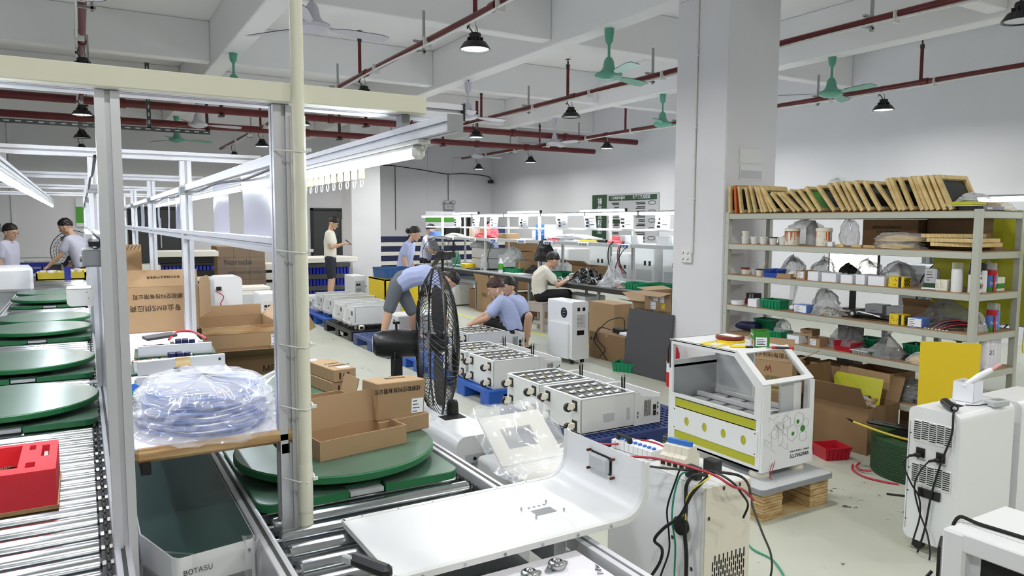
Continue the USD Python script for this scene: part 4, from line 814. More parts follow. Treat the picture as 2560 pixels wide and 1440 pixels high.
b = B(); outer = Polygon([(0, .0), (D, .0), (D, H), (.2, H), (0, .5)]).buffer(-.02).buffer(.02)
inner = Polygon([(.05, .32), (D-.03, .32), (D-.03, H-.03), (.215, H-.03), (.05, .485)])
b.prism(outer.difference(inner).difference(sbox(.035, .03, D-.06, .3)), .014, (0, 0, 0), 'yz'); 
part(t, 'side_frame', b, 'white_sheet', smooth=25)
b = B(); b.prism(outer.difference(Polygon([(.05, .3), (D-.32, .3), (D-.32, H-.03), (.215, H-.03), (.05, .485)])), .014, (W-.014, 0, 0), 'yz'); part(t, 'side_frame', b, 'white_sheet', smooth=25)
part(t, 'top_plate', B().bx(0, W, .2, D, H-.014, H, .004), 'white_sheet')
b = B(); sl = Polygon([(0, 0), (W, 0), (W, .243), (0, .243)])
T_ = face_T((0, .001, .5), (1, 0, 0), (0, .2, .17)); b.prism(sbox(0, 0, W, .262).difference(sbox(.05, .03, W-.05, .235)), .012, T=T_); part(t, 'sloped_frame', b, 'white_sheet')
part(t, 'front_panel', B().prism(sbox(0, 0, W, .5).difference(sbox(.06, .33, W-.04, .51)), .014, (0, -.013, 0), 'xz'), 'white_sheet')
part(t, 'rear_panel', B().bx(.02, W-.02, D-.014, D, .05, .5, .003), 'grey_light'); part(t, 'rear_frame', B().prism(sbox(0, .48, W, H).difference(sbox(.04, .53, W-.04, H-.05)), .014, (0, D-.014, 0), 'xz'), 'white_sheet'); part(t, 'base', B().bx(0, W, 0, D, 0, .012), 'white_shade')
part(t, 'inner_column', B().bx(.05, .12, .06, .1, .012, .5, .003).bx(.31, .38, .03, .08, .012, .48, .003), 'white_shade'); part(t, 'inner_shield', B().bx(.2, .38, .035, .05, .3, .5, .002), 'grey_light')
part(t, 'insulation', B().bx(.004, .012, .03, D-.06, .03, .08).bx(.004, .012, .03, D-.06, .24, .29), 'olive_yellow', label='olive yellow insulation strips')
pl_ = sbox(.02, .085, D-.05, .235)
for k in range(4): pl_ = pl_.difference(affinity.scale(Point(.12+.155*k, .16).buffer(.026), .8, 1.1))
part(t, 'hole_plate', B().prism(pl_, .006, (-.006, 0, 0), 'yz'), 'white_sheet'); part(t, 'hole_backing', B().bx(.0, .004, .03, D-.06, .09, .23), 'olive_yellow')
b = B()
for yy in (.035, D-.065):
    for zz in (.1, .22): b.cyl((-.008, yy, zz), (-.005, yy, zz), .004, n=6)
part(t, 'screws', b, 'ink_black', kind='stuff')
part(t, 'battery_pack', B().bx(.02, W-.03, .1, D-.06, .03, .285, .003), 'grey_panel')
for x in (.03, .2, .37): part(t, 'cross_rail', B().bx(x, x+.03, .1, D-.05, .285, .312, .002), 'white_shade')
for k in range(4):
    for x in (.1, .27): part(t, 'busbar', B().bx(x, x+.07, .14+.14*k, .24+.14*k, .285, .293, .002), 'grey_light')
# hexagon artwork on the front panel, in the face's own plane
def on_front(b, mesh_or_poly): return b
HX = face_T((0, -.0135, 0), (1, 0, 0), (0, 0, 1))
def hexa(x, y, r): return Polygon([(x+r*math.cos(a), y+r*math.sin(a)) for a in np.radians(np.arange(30, 390, 60))])
b = B()
for x, y, r in ((.255, .2, .05), (.31, .275, .045), (.35, .17, .035), (.2, .27, .04), (.37, .245, .03)): b.prism(hexa(x, y, r).exterior.buffer(.0005, cap_style=2), .0008, T=HX)
rng = random.Random(12)
for k in range(16):
    x, y = rng.uniform(.03, .2), rng.uniform(.1, .31); pts = [(x, y)]
    for q in range(rng.randint(2, 4)):
        a = math.radians(rng.choice((30, 90, 150, -30, 90))); l = rng.uniform(.02, .06); x += l*math.cos(a); y += l*math.sin(a); pts.append((min(max(x, .02), .42), min(max(y, .08), .325)))
    b.prism(LineString(pts).buffer(.0004, cap_style=2), .0008, T=HX); b.prism(Point(pts[-1]).buffer(.002, 3), .0008, T=HX)
part(t, 'circuit_print', b, 'grey_mid', kind='stuff'); b = B()
for x, y, r in ((.345, .215, .022), (.3, .262, .014), (.26, .195, .013)): b.prism(hexa(x, y, r), .0009, T=HX)
part(t, 'hexagon_print', b, 'green_label'); b = B()
for tx, x, z, h, bo in (('Lithium Battery · Lifepo4', .235, .083, .011, 0), ('51.2V628Ah', .24, .05, .02, 1)): gl = glyphs(tx, h, bold=bo); b.add(gl.vertices, gl.faces, face_T((x, -.0137, z), (1, 0, 0), (0, 0, 1)))
part(t, 'lettering', b, 'ink_black')
for x, y in ((.07, .06), (W-.07, .06), (.07, D-.1), (W-.07, D-.1)): part(t, 'caster_plate', B().cyl((x, y, -.045), (x, y, 0), .055, n=20).cyl((x, y, -.035), (x, y, -.03), .06, n=20), 'ivory', smooth=40)
part(t, 'loose_wire', B().tube(path_smooth([(.1, -.01, .05), (.05, -.03, .0), (.06, -.04, -.04)], 4), .002, 4).tube(path_smooth([(.12, -.01, .06), (.08, -.025, .01), (.05, -.03, -.035)], 4), .002, 4), 'cable_red')
Zc = .235+H
t = thing('tape_reel', 'dark red tape reel with paper label lying on top of the chassis', 'tape reel', (3.56, 3.3, Zc+.014)); part(t, 'disc', B().lathe([(0, 0), (.085, 0), (.09, .004), (.09, .018), (.085, .022), (0, .022)], 32), 'red_dark', smooth=40); part(t, 'face', B().lathe([(.08, .0222), (0, .0226)], 32), 'card_dark'); part(t, 'label', B().box((0, 0, .0232), (.07, .13, .0012)), 'paper')
solo('tape_ring', 'yellow tape ring under the dark red reel', 'tape', B().lathe([(.06, 0), (.085, 0), (.085, .013), (.06, .013), (.06, 0)], 28), 'yellow', (3.55, 3.28, Zc+.0005), smooth=40)
solo('yellow_card_sheet', 'thin yellow square card lying on the chassis top', 'card', B().prism(sbox(-.09, -.08, .09, .08).difference(sbox(-.05, -.04, .04, .04)), .0015), 'yellow_sheet', (3.4, 3.26, Zc+.0002), 10)
t = thing('tool_box', 'green and white small open carton on top of the chassis', 'carton', (3.56, 3.06, Zc), -38)
part(t, 'walls', B().bx(-.045, .045, -.06, -.058, 0, .1).bx(-.045, .045, .058, .06, 0, .1).bx(-.045, -.043, -.06, .06, 0, .1).bx(.043, .045, -.06, .06, 0, .1).bx(-.045, .045, -.06, .06, 0, .002), 'green_label'); part(t, 'inner', B().bx(-.042, .042, -.057, .057, .002, .06), 'card_in'); part(t, 'label', B().bx(-.036, .03, -.0612, -.06, .012, .065), 'paper'); part(t, 'grey_band', B().bx(-.0462, -.045, -.058, .058, .004, .045), 'grey_light')
gl = glyphs('W', .03, bold=1); part(t, 'logo', B().add(gl.vertices, gl.faces, face_T((-.0466, .01, .012), (0, -1, 0), (0, 0, 1))), 'red'); gl = glyphs('PRECISION', .01); part(t, 'lettering', B().add(gl.vertices, gl.faces, face_T((-.0466, .045, .07), (0, -1, 0), (0, 0, 1))), 'paper')
b = B()
for k in range(4): b.bx(-.03, .02-.01*(k % 2), -.0618, -.0612, .02+.01*k, .023+.01*k)
part(t, 'label_print', b, 'ink_black', kind='stuff')
t = thing('cutting_pliers', 'yellow handled pliers lying on the chassis top', 'pliers', (3.43, 3.08, Zc+.006), -38); part(t, 'handle', B().tube(path_smooth([(-.07, .004, 0), (-.03, .012, 0), (0.02, .004, 0)], 5), .006, 6), 'yellow'); part(t, 'handle', B().tube(path_smooth([(-.065, -.012, 0), (-.03, -.014, 0), (0.02, -.003, 0)], 5), .006, 6), 'yellow'); part(t, 'jaws', B().bx(.015, .065, -.01, .01, -.006, .006, .004), 'black_metal')
t = thing('precision_pliers', 'red and black nipper tool lying near the chassis edge', 'pliers', (3.57, 2.96, Zc+.007), -36); part(t, 'grip', B().tube([(0, 0, 0), (.1, 0, 0)], .0075, 8), 'black_plastic'); part(t, 'grip_end', B().tube([(.085, 0, 0), (.115, 0, 0)], .0085, 8).tube([(-.012, 0, 0), (.006, 0, 0)], .0085, 8), 'red'); part(t, 'tip', B().tube([(-.05, 0, 0), (-.012, 0, 0)], [.002, .005], 6), 'steel')
t = thing('part_box', 'small white and green carton on the grey stand behind the caster', 'carton', (3.72, 2.94, .191)); part(t, 'body', B().bx(-.05, .03, -.03, .04, 0, .08, .001), 'paper'); part(t, 'green_side', B().bx(-.051, .031, -.031, .041, .03, .0805), 'green_label'); gl = glyphs('W', .022, bold=1); part(t, 'logo', B().add(gl.vertices, gl.faces, face_T((-.045, -.0315, .004), (1, 0, 0), (0, 0, 1))), 'red')
# ================= right foreground cabinets
t = cabinet('tall white cabinet with two slotted vents and black sockets at right', 3.6, 1.875, .5, .255, .74, r=.035); Ww = .255
for z in (.62, .4): part(t, 'vent_panel', B().bx(-.006, 0, .03, .225, z-.055, z+.055, .002), 'white_shade'); v = B(); vents(v, (-.006, .205, z-.04), (0, -1, 0), (0, 0, 1), 5, 9, .0385, .0105, .033, .0045); part(t, 'vents', v, 'ink_black', kind='stuff')
for y in (.185, .085):
    s_ = part(t, 'socket', B().bx(-.006, 0, y-.022, y+.022, .487, .535, .001), 'black_plastic'); part(s_, 'plug', B().bx(-.035, -.006, y-.012, y+.016, .49, .51, .004).cyl((-.03, y+.01, .5), (-.04, y+.035, .49), .007, n=8), 'black_matt')
part(t, 'handle_recess', B().bx(-.012, 0, .075, .185, .29, .335, .002), 'black_plastic'); part(t, 'seam', B().bx(-.002, 0, .246, .2475, .1, .66), 'grey_mid')
part(t, 'power_lead', B().tube(path_smooth([(-.04, .22, .49), (-.06, .235, .45), (-.05, .2, .36), (-.03, .165, .29), (-.04, .15, .2), (-.06, .16, .1), (-.06, .17, .05)], 6), .0042, 6), 'cable_black', smooth=40)
part(t, 'power_lead', B().tube(path_smooth([(-.04, .12, .49), (-.05, .155, .43), (-.04, .185, .34), (-.03, .16, .22), (-.04, .11, .13), (-.05, .085, .05), (-.06, .08, .005)], 6), .0042, 6), 'cable_black', smooth=40)
b = B()
for y, z in ((.24, .6), (.24, .42), (.24, .3), (.243, .15), (.22, .62), (.035, .62), (.22, .4), (.035, .4)): b.cyl((-.0075, y, z), (-.001, y, z), .003, n=6)
part(t, 'screws', b, 'steel_dark', kind='stuff')
part(t, 'top_slot', B().bx(.14, .22, .1, .16, .7395, .7415), 'black_matt'); gl = glyphs('AC 220V', .008)
part(t, 'lettering', B().add(gl.vertices, gl.faces, face_T((-.0008, .205, .472), (0, -1, 0), (0, 0, 1))).add(gl.vertices, gl.faces, face_T((-.0008, .105, .472), (0, -1, 0), (0, 0, 1))), 'ink_black')
t = cabinet('white cabinet cut by the right edge behind the tall vented one', 4.14, 1.86, .42, .25, .74, r=.035)
t = thing('barcode_scanner', 'black cylindrical torch-like plug on the white cabinet top with lead hanging', 'adapter plug', (3.665, 1.945, .741)); part(t, 'body', B().tube([(.06, .085, .02), (.05, .07, .022), (-.02, -.0, .022), (-.035, -.02, .022)], [.018, .022, .022, .02], 14), 'black_plastic', smooth=40); part(t, 'socket_ring', B().tube([(-.036, -.021, .022), (-.039, -.024, .022)], .01, 12), 'grey_light'); part(t, 'lead', B().tube(path_smooth([(-.03, -.02, .015), (-.07, -.035, .0), (-.085, -.04, -.1), (-.09, -.0, -.25), (-.085, .04, -.42), (-.09, .06, -.6), (-.09, .09, -.735)], 6), .005, 6), 'cable_black', smooth=40); part(t, 'clip', B().box((.01, .012, .04), (.03, .02, .01), .003, (0, 0, 45)), 'grey_light')
t = thing('white_box', 'white open carton with a rolled sheet on the tall cabinet top', 'carton', (3.9, 2.03, .741), 8)
part(t, 'walls', B().bx(0, .12, -.05, -.048, 0, .1).bx(0, .12, .048, .05, 0, .1).bx(0, .002, -.05, .05, 0, .1).bx(.118, .12, -.05, .05, 0, .1).bx(0, .12, -.05, .05, 0, .002), 'paper'); part(t, 'inner', B().bx(.003, .117, -.047, .047, .002, .05), 'card_in')
t = thing('rolled_sheet', 'rolled white paper with a pink end sticking out of white carton', 'paper roll', (3.96, 2.02, .85)); part(t, 'roll', B().tube([(-.06, .01, -.03), (.02, -.02, .02), (.08, -.05, .055)], [.012, .016, .013], 10), 'paper', smooth=40); part(t, 'pink_end', B().tube([(.08, -.05, .055), (.13, -.07, .085)], .008, 8), 'pink')
t = thing('silver_box', 'small silver device with a lead on the tall cabinet top', 'device', (3.95, 1.9, .741), -10); part(t, 'body', B().bx(-.04, .07, -.03, .03, 0, .03, .004), 'grey_light'); part(t, 'screen', B().bx(-.01, .05, -.02, .015, .03, .0312), 'grey_mid'); part(t, 'lead', B().tube(path_smooth([(-.04, .01, .01), (-.09, .02, .005), (-.14, .05, .004)], 5), .003, 5), 'cable_black')
solo('yellow_card', 'yellow board standing on the green coil behind the tall vented cabinet', 'board', B().bx(-.002, .002, -.17, .17, 0, .66, .001), 'yellow', M=xf((4.72, 2.55, .2515), rz=42))
# low open device at bottom right
t = thing('inverter_unit', 'white inverter housing with terminal strip and red switch, bottom right corner', 'inverter', (2.27, .6, 0)); W, D, H = .36, .62, .72
prof = Polygon([(.0, .05), (W, .05), (W, H-.03), (.34, H), (.03, H), (.0, H-.02)])
part(t, 'body', B().bx(.04, W, 0, D, .05, H, .015).bx(0, .05, D-.07, D, .05, H-.004, .008).bx(0, .05, 0, .07, .05, H-.004, .008).bx(.0, .045, .06, D-.06, H-.06, H-.002, .004), 'white_sheet')
part(t, 'opening', B().bx(.037, .042, .09, D-.1, .55, .655), 'black_matt'); part(t, 'ledge', B().bx(.0, .042, .07, D-.07, .53, .545, .003), 'white_sheet'); part(t, 'control_panel', B().bx(.033, .041, .07, D-.07, .1, .53), 'grey_light')
tb = part(t, 'terminal_strip', B().bx(.01, .034, D-.25, D-.085, .47, .51, .004), 'black_plastic')
for k in range(5): part(tb, 'terminal', B().cyl((.008, D-.115-.022*k, .487), (.012, D-.115-.022*k, .487), .007, n=8), 'steel')
sw = part(t, 'main_switch', B().bx(.012, .034, D-.145, D-.08, .38, .45, .004), 'ivory'); part(sw, 'toggle', B().bx(.0, .014, D-.14, D-.115, .39, .43, .003), 'red')
part(t, 'inlet', B().bx(.02, .034, D-.335, D-.29, .455, .505, .006), 'black_plastic'); part(t, 'multi_socket', B().bx(.022, .034, D-.44, D-.36, .46, .49, .008), 'black_plastic')
v = B(); vents(v, (.0325, D-.2, .3), (0, -1, 0), (0, 0, 1), 9, 10, .014, .014, .008, .008); part(t, 'vent_holes', v, 'ink_black', kind='stuff')
b = B()
for tx, y, z in (('AC OUTPUT', .455, .44), ('220V 50Hz', .435, .44), ('AC INPUT 110V', .275, .5)): gl = glyphs(tx, .009); b.add(gl.vertices, gl.faces, face_T((.0325, y, z), (0, 0, -1), (0, -1, 0)))
gl = glyphs('PV  INPUT', .012); b.add(gl.vertices, gl.faces, face_T((.0325, D-.365, .43), (0, -1, 0), (0, 0, 1))); part(t, 'lettering', b, 'ink_black')
part(t, 'top_seam', B().bx(.075, .0765, 0, D, H-.0005, H+.0006), 'grey_mid'); part(t, 'display', B().bx(.15, .2, .3, .37, H, H+.002), 'navy')
for k in range(3): part(t, 'button', B().cyl((.16+.02*k, .26, H), (.16+.02*k, .26, H+.003), .005, n=8), 'ink_black')
part(t, 'strap', B().tube(path_smooth([(.05, .625, .6), (.08, .62, H+.006), (.1, .55, H+.006), (.12, .3, H+.006), (.14, .0, H+.006)], 6), .006, 6), 'black_matt', label='black lead across the top')
part(t, 'black_plate', B().box((.07, .66, .56), (.1, .01, .16), .003, (0, 0, 25)), 'black_plastic'); part(t, 'cable_loop', B().tube(path_smooth([(.03, .66, .55), (-.03, .7, .45), (-.04, .72, .34), (.0, .71, .3), (.02, .69, .38), (.01, .67, .5)], 6), .005, 6), 'cable_black', smooth=40)
for x in (.05, W-.05):
    for y in (.06, D-.06): part(t, 'foot', B().cyl((x, y, 0), (x, y, .05), .02, n=8), 'black_plastic')
# ================= cartons, bins, cans, bags
FACE = {'f': lambda w, d, h: ((0, -.0008, 0), (1, 0, 0), (0, 0, 1)), 'l': lambda w, d, h: ((-.0008, d, 0), (0, -1, 0), (0, 0, 1)), 'r': lambda w, d, h: ((w+.0008, 0, 0), (0, 1, 0), (0, 0, 1)), 't': lambda w, d, h: ((0, 0, h+.0008), (1, 0, 0), (0, 1, 0))}
def on_face(t, dim, face, items, m='ink'):
    """items: (text, x, y, height, flip) lettering on a face of a box"""
    b = B(); F = face_T(*FACE[face](*dim))
    for it in items:
        tx, x, y, h = it[:4]; flip = len(it) > 4 and it[4]; cjk = any(ord(c) > 0x2e80 for c in tx); g = glyphs(tx, h, .0006, cjk, 40 if h > .02 else 26)
        T = F@xf((x, y, 0), rz=180 if flip else 0); b.add(g.vertices, g.faces, T)
    part(t, 'lettering', b, m)
def sticker(t, dim, face, x, y, w, h, m='paper', lines=3, qr=False):
    F = face_T(*FACE[face](*dim)); p = part(t, 'label', B(F).bx(x, x+w, y, y+h, -.0005, .001), m); b = B(F); rg = random.Random(int(x*997+y*313))
    if lines:
        for k in range(lines): yy = y+h*(.85-.7*k/max(lines-1, 1)); b.bx(x+w*.1, x+w*(.35+.5*rg.random()), yy-h*.05, yy, .001, .0016)
        part(p, 'print', b, 'ink_black')
    return p
def carton(label, loc, dim, rz=0, m='card', top='closed', flaps=(), name='carton', M=None, group=None, inner='card_in', th=.004, cat='carton', tape=True, fill=None):
    """top: closed or open; flaps: (side, length, angle from vertical outwards) for an open carton"""
    w, d, h = dim; t = thing(name, label, cat, loc, rz, M=M, group=group)
    if top == 'closed':
        part(t, 'body', B().bx(0, w, 0, d, 0, h, .0025), m)
        if tape: part(t, 'tape', B().bx(-.0006, w+.0006, d/2-.018, d/2+.018, h-.04, h+.0007), 'shelf_board')
    else:
        part(t, 'wall', B().bx(0, w, 0, th, 0, h), m); part(t, 'wall', B().bx(0, w, d-th, d, 0, h), m); part(t, 'wall', B().bx(0, th, th, d-th, 0, h), m); part(t, 'wall', B().bx(w-th, w, th, d-th, 0, h), m); part(t, 'bottom', B().bx(th, w-th, th, d-th, 0, th), inner)
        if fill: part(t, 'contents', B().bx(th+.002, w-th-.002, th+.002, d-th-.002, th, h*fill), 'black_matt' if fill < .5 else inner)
        for s, l, a in flaps:
            ar = math.radians(a); c, sn = math.cos(ar), math.sin(ar)
            if s in 'fb': T = xf((0, 0 if s == 'f' else d, h), rx=(a if s == 'f' else -a)); b = B(T).bx(.002, w-.002, -th/2, th/2, 0, l)
            else: T = xf((0 if s == 'l' else w, 0, h), ry=(-a if s == 'l' else a)); b = B(T).bx(-th/2, th/2, .002, d-.002, 0, l)
            part(t, 'flap', b, m if a < 100 else inner)
    return t
def bin_box(label, loc, rz=0, m='green_bin', s=1., name='storage_bin', w=.2, d=.13, h=.075, notch=False, slope=.012, cat='bin'):
    t = thing(name, label, cat, loc, rz); w, d, h = w*s, d*s, h*s; k = slope*s
    def frust(x0, x1, y0, y1, z0, z1, o):  # outward leaning wall block
        v = np.array([(x0, y0, z0), (x1, y0, z0), (x1, y1, z0), (x0, y1, z0), (x0+o[0], y0+o[1], z1), (x1+o[0], y0+o[1], z1), (x1+o[0], y1+o[1], z1), (x0+o[0], y1+o[1], z1)])
        return v, [(0, 2, 1), (0, 3, 2), (4, 5, 6), (4, 6, 7), (0, 1, 5), (0, 5, 4), (1, 2, 6), (1, 6, 5), (2, 3, 7), (2, 7, 6), (3, 0, 4), (3, 4, 7)]
    b = B().bx(0, w, 0, d, 0, .004); q = .004
    fh = h*.55 if notch else h
    b.add(*frust(0, w, 0, q, 0, fh, (0, -k))); b.add(*frust(0, w, d-q, d, 0, h, (0, k))); b.add(*frust(0, q, 0, d, 0, h, (-k, 0))); b.add(*frust(w-q, w, 0, d, 0, h, (k, 0)))
    for xs_, ys_ in ((0, 0), (w, 0), (0, d), (w, d)): b.tube([(xs_, ys_, 0), (xs_+(k if xs_ else -k), ys_+(k if ys_ else -k), h if (ys_ or not notch) else h)], .004, 6)
    part(t, 'tub', b, m)
    r = B(); e = .006
    if not notch: r.bx(-k-e, w+k+e, -k-e, -k+.002, h-.008, h+.002)
    r.bx(-k-e, w+k+e, d+k-.002, d+k+e, h-.008, h+.002).bx(-k-e, -k+.002, -k, d+k, h-.008, h+.002).bx(w+k-.002, w+k+e, -k, d+k, h-.008, h+.002); part(t, 'rim', r, m)
    if not notch:
        for x in np.linspace(w*.12, w*.88, 5): b2 = B().bx(x-.003, x+.003, -k-.002, .002, .004, h-.008); part(t, 'rib', b2, m)
    return t
def bag(label, loc, rx, ry, h, seed, m='bag_film', content=None, amp=.3, name='plastic_bag', cat='bag', ch=.5, n=40, mm=16, foot=1.1, neck=0, layers=1, power=2.2):
    t = thing(name, label, cat, loc)
    for k in range(layers):
        P = crumple(rx*(1-.06*k), ry*(1-.06*k), h*(1-.06*k), seed+k*5, amp, n=n, m=mm, foot=foot, power=power if not neck else 1.15, fine=.16)
        part(t, 'bag', B().grid(P), m, smooth=22)
    if neck: part(t, 'neck', B().lathe([(neck*.6, h*.86), (neck*.35, h*.95), (neck*.9, h*1.08), (neck*1.3, h*1.22)], 14), m, smooth=25)
    if content: part(t, 'contents', B().grid(crumple(rx*.86, ry*.86, h*ch, seed+2, .15, n=30, m=10, fine=.2)), content, smooth=20)
    return t
def cup(label, loc, r=.033, h=.062, m='white_plastic', group=None, smear=None, name='plastic_cup'):
    t = thing(name, label, 'cup', loc, group=group); part(t, 'cup', B().lathe([(0, 0), (r*.8, 0), (r*.98, h*.86), (r*1.07, h*.87), (r*1.07, h), (r, h), (r*.78, .003), (0, .003)], 20), m, smooth=35)
    if smear: part(t, 'paint_smear', B().lathe([(r*1.075, h*.9), (r*1.075, h+.001), (r*.97, h+.001), (r*.97, h*.8)], 20), smear)
    return t
def spray_can(label, loc, body='white_sheet', cap='black_plastic', r=.033, h=.2, band=None, capm=None, name='spray_can'):
    t = thing(name, label, 'spray can', loc); hb = h*.78
    part(t, 'can', B().lathe([(0, 0), (r*.97, 0), (r, .004), (r, hb-.012), (r*.9, hb), (0, hb)], 24), body, smooth=35); part(t, 'cap', B().lathe([(r*.93, hb-.004), (r*.93, h-.004), (r*.86, h), (0, h)], 24), cap, smooth=35)
    if band:
        for z0, z1, m in band: part(t, 'label_band', B().tube([(0, 0, z0*hb), (0, 0, z1*hb)], r*1.004, 24, cap=False), m, smooth=40)
    return t
def wrap_text(b, s, r, zc, h, ang):
    """lettering bent round a can"""
    g = glyphs(s, h, .0006, any(ord(c) > 0x2e80 for c in s), 28); v = g.vertices.copy(); cx = v[:, 0].mean(); a = math.radians(ang)+(v[:, 0]-cx)/r; rr = r+v[:, 2]+.0006
    b.add(np.stack([rr*np.cos(a), rr*np.sin(a), v[:, 1]+zc], -1), g.faces)
def YP(px, X=5.27, py=640): return float(at(px, py, X=X)[1])
ORD = 'first second third fourth fifth sixth seventh eighth ninth tenth eleventh twelfth thirteenth fourteenth fifteenth sixteenth seventeenth eighteenth nineteenth twentieth twenty-first twenty-second twenty-third twenty-fourth twenty-fifth twenty-sixth twenty-seventh twenty-eighth twenty-ninth thirtieth thirty-first thirty-second thirty-third thirty-fourth thirty-fifth'.split()
# ================= steel rack at right with everything on it
RX0, RX1, RY0, RY1 = 5.2, 5.8, 2.66, 4.92; SZ = (1.75, 1.472, 1.186, .905, .637, .33)
t = thing('steel_rack', 'grey steel rack with six shelves of supplies right of the near pillar', 'rack')
for x in (RX0, RX1-.045):
    for y in (RY0, RY1-.045): part(t, 'post', B().bx(x, x+.045, y, y+.045, 0, 1.76, .003), 'rack_paint')
for z in SZ:
    part(t, 'front_beam', B().bx(RX0+.002, RX0+.03, RY0+.045, RY1-.045, z-.052, z-.006, .003), 'rack_paint'); part(t, 'rear_beam', B().bx(RX1-.03, RX1-.002, RY0+.045, RY1-.045, z-.052, z-.006, .003), 'rack_paint')
    for y in (RY0+.002, RY1-.03): part(t, 'end_beam', B().bx(RX0+.045, RX1-.045, y, y+.028, z-.052, z-.006, .003), 'rack_paint')
    part(t, 'shelf_board', B().bx(RX0+.004, RX1-.004, RY0+.046, RY1-.046, z-.008, z, .001).bx(RX0+.046, RX1-.046, RY0+.004, RY1-.004, z-.0075, z-.0005), 'shelf_board')
for x in (RX0-.002,):
    b = B()
    for z in np.arange(.1, 1.7, .12): b.cyl((x+.001, RY1-.022, z), (x+.003, RY1-.022, z), .003, n=6)
    part(t, 'post_holes', b, 'ink_black', kind='stuff')
# ---- wooden screen frames leaning in a row on the top shelf
def screen_frame(label, M, wd=.34, ht=.26, mesh_m='screen_mesh', wood='wood_frame', bar=.03, thk=.028):
    t = thing('screen_frame', label, 'screen frame', M=M)
    part(t, 'front_bar', B().bx(0, bar, -thk, 0, 0, ht, .002), wood); part(t, 'rear_bar', B().bx(wd-bar, wd, -thk, 0, 0, ht, .002), wood); part(t, 'bottom_bar', B().bx(bar, wd-bar, -thk, 0, 0, bar, .002), wood); part(t, 'top_bar', B().bx(bar, wd-bar, -thk, 0, ht-bar, ht, .002), wood)
    part(t, 'mesh', B().bx(bar, wd-bar, -.004, -.002, bar, ht-bar), mesh_m); return t
px_ = [1827, 1840, 1856, 1872, 1888, 1905, 1916, 1927, 1941, 1962, 1984, 2000, 2020, 2032, 2048, 2084, 2108, 2122, 2136, 2158, 2178, 2198, 2232, 2252, 2264, 2279, 2302, 2314, 2330, 2345, 2362, 2380]
tl = [2, 6, 10, 14, 16, 22, 24, 27, 36, 46, 48, 50, 46, 40, 36, 40, 34, 32, 30, 33, 31, 33, 38, 28, 27, 26, 25, 25, 26, 25, 25, 26]
kinds = {1: ('paint_orange', 'wood_frame', 'orange stained '), 3: ('green_sign', 'wood_frame', 'green meshed '), 13: ('green_sign', 'wood_frame', 'bright green meshed '), 14: ('green_sign', 'wood_frame', 'green backed ')}
rg = random.Random(3); yp = 9.
for i, (p, a) in enumerate(zip(px_, tl)):
    y = YP(p, 5.25, 525); y = min(y, yp-.032/math.cos(math.radians(a))); yp = y; mm_, wd_, pre = kinds.get(i, ('screen_mesh', 'wood_frame', ''))
    last = i == len(px_)-1
    screen_frame(('%swooden screen frame, %s from the left in the leaning rack-top row' % (pre, ORD[i])) if not last else 'wooden screen frame with dark mesh at the right end of the leaning row',
        xf((5.22+rg.uniform(-.015, .03), y, 1.751), rx=-a, rz=rg.uniform(-4, 4)), rg.uniform(.3, .36), .27 if i > 14 else rg.uniform(.235, .262), mm_ if not last else 'dark_glass', 'wood_frame' if i != 1 else 'paint_orange')
bag('crumpled clear bag standing behind the frames on the rack top', (5.55, 4.0, 1.751), .09, .16, .26, 4, 'clear_film', foot=.8); 
t = thing('curved_board', 'dark curved board standing behind the frames on rack top', 'board', (5.68, 3.3, 1.751)); part(t, 'board', B().prism(Polygon([(-.35, 0), (.35, 0), (.3, .18), (.15, .245), (-.05, .26), (-.25, .2)]), .006, (0, 0, 0), 'yz'), 'black_matt'); part(t, 'edge', B().tube(path_smooth([(.003, .3, .18), (.003, .15, .247), (.003, -.05, .262), (.003, -.25, .202)], 5), .006, 6), 'shelf_board')
t = thing('shallow_tray', 'black shallow tray at the right end of the rack top', 'tray', (5.26, 2.68, 1.751)); part(t, 'tray', B().bx(0, .28, 0, .2, 0, .03, .004), 'black_plastic'); part(t, 'inner', B().bx(.05, .12, -.001, .01, .008, .022), 'grey_light')
t = thing('yellow_packs', 'flat yellow striped plastic packs on the black tray at rack top end', 'pack', (5.22, 2.72, 1.782)); part(t, 'pack', B().bx(0, .17, 0, .2, .0, .03, .01), 'olive_yellow'); part(t, 'pack', B().bx(.175, .36, 0, .18, .0, .026, .01), 'wood_edge'); part(t, 'base_sheet', B().bx(-.01, .37, -.01, .2, -.001, .003), 'paper')
bag('crumpled white plastic bag on top of the yellow packs', (5.42, 2.82, 1.813), .12, .09, .055, 6, 'white_bag', amp=.35); bag('cream foam wrap bundle at far right of rack top', (5.66, 2.76, 1.751), .1, .08, .06, 2, 'styro', amp=.2)
Y = YP
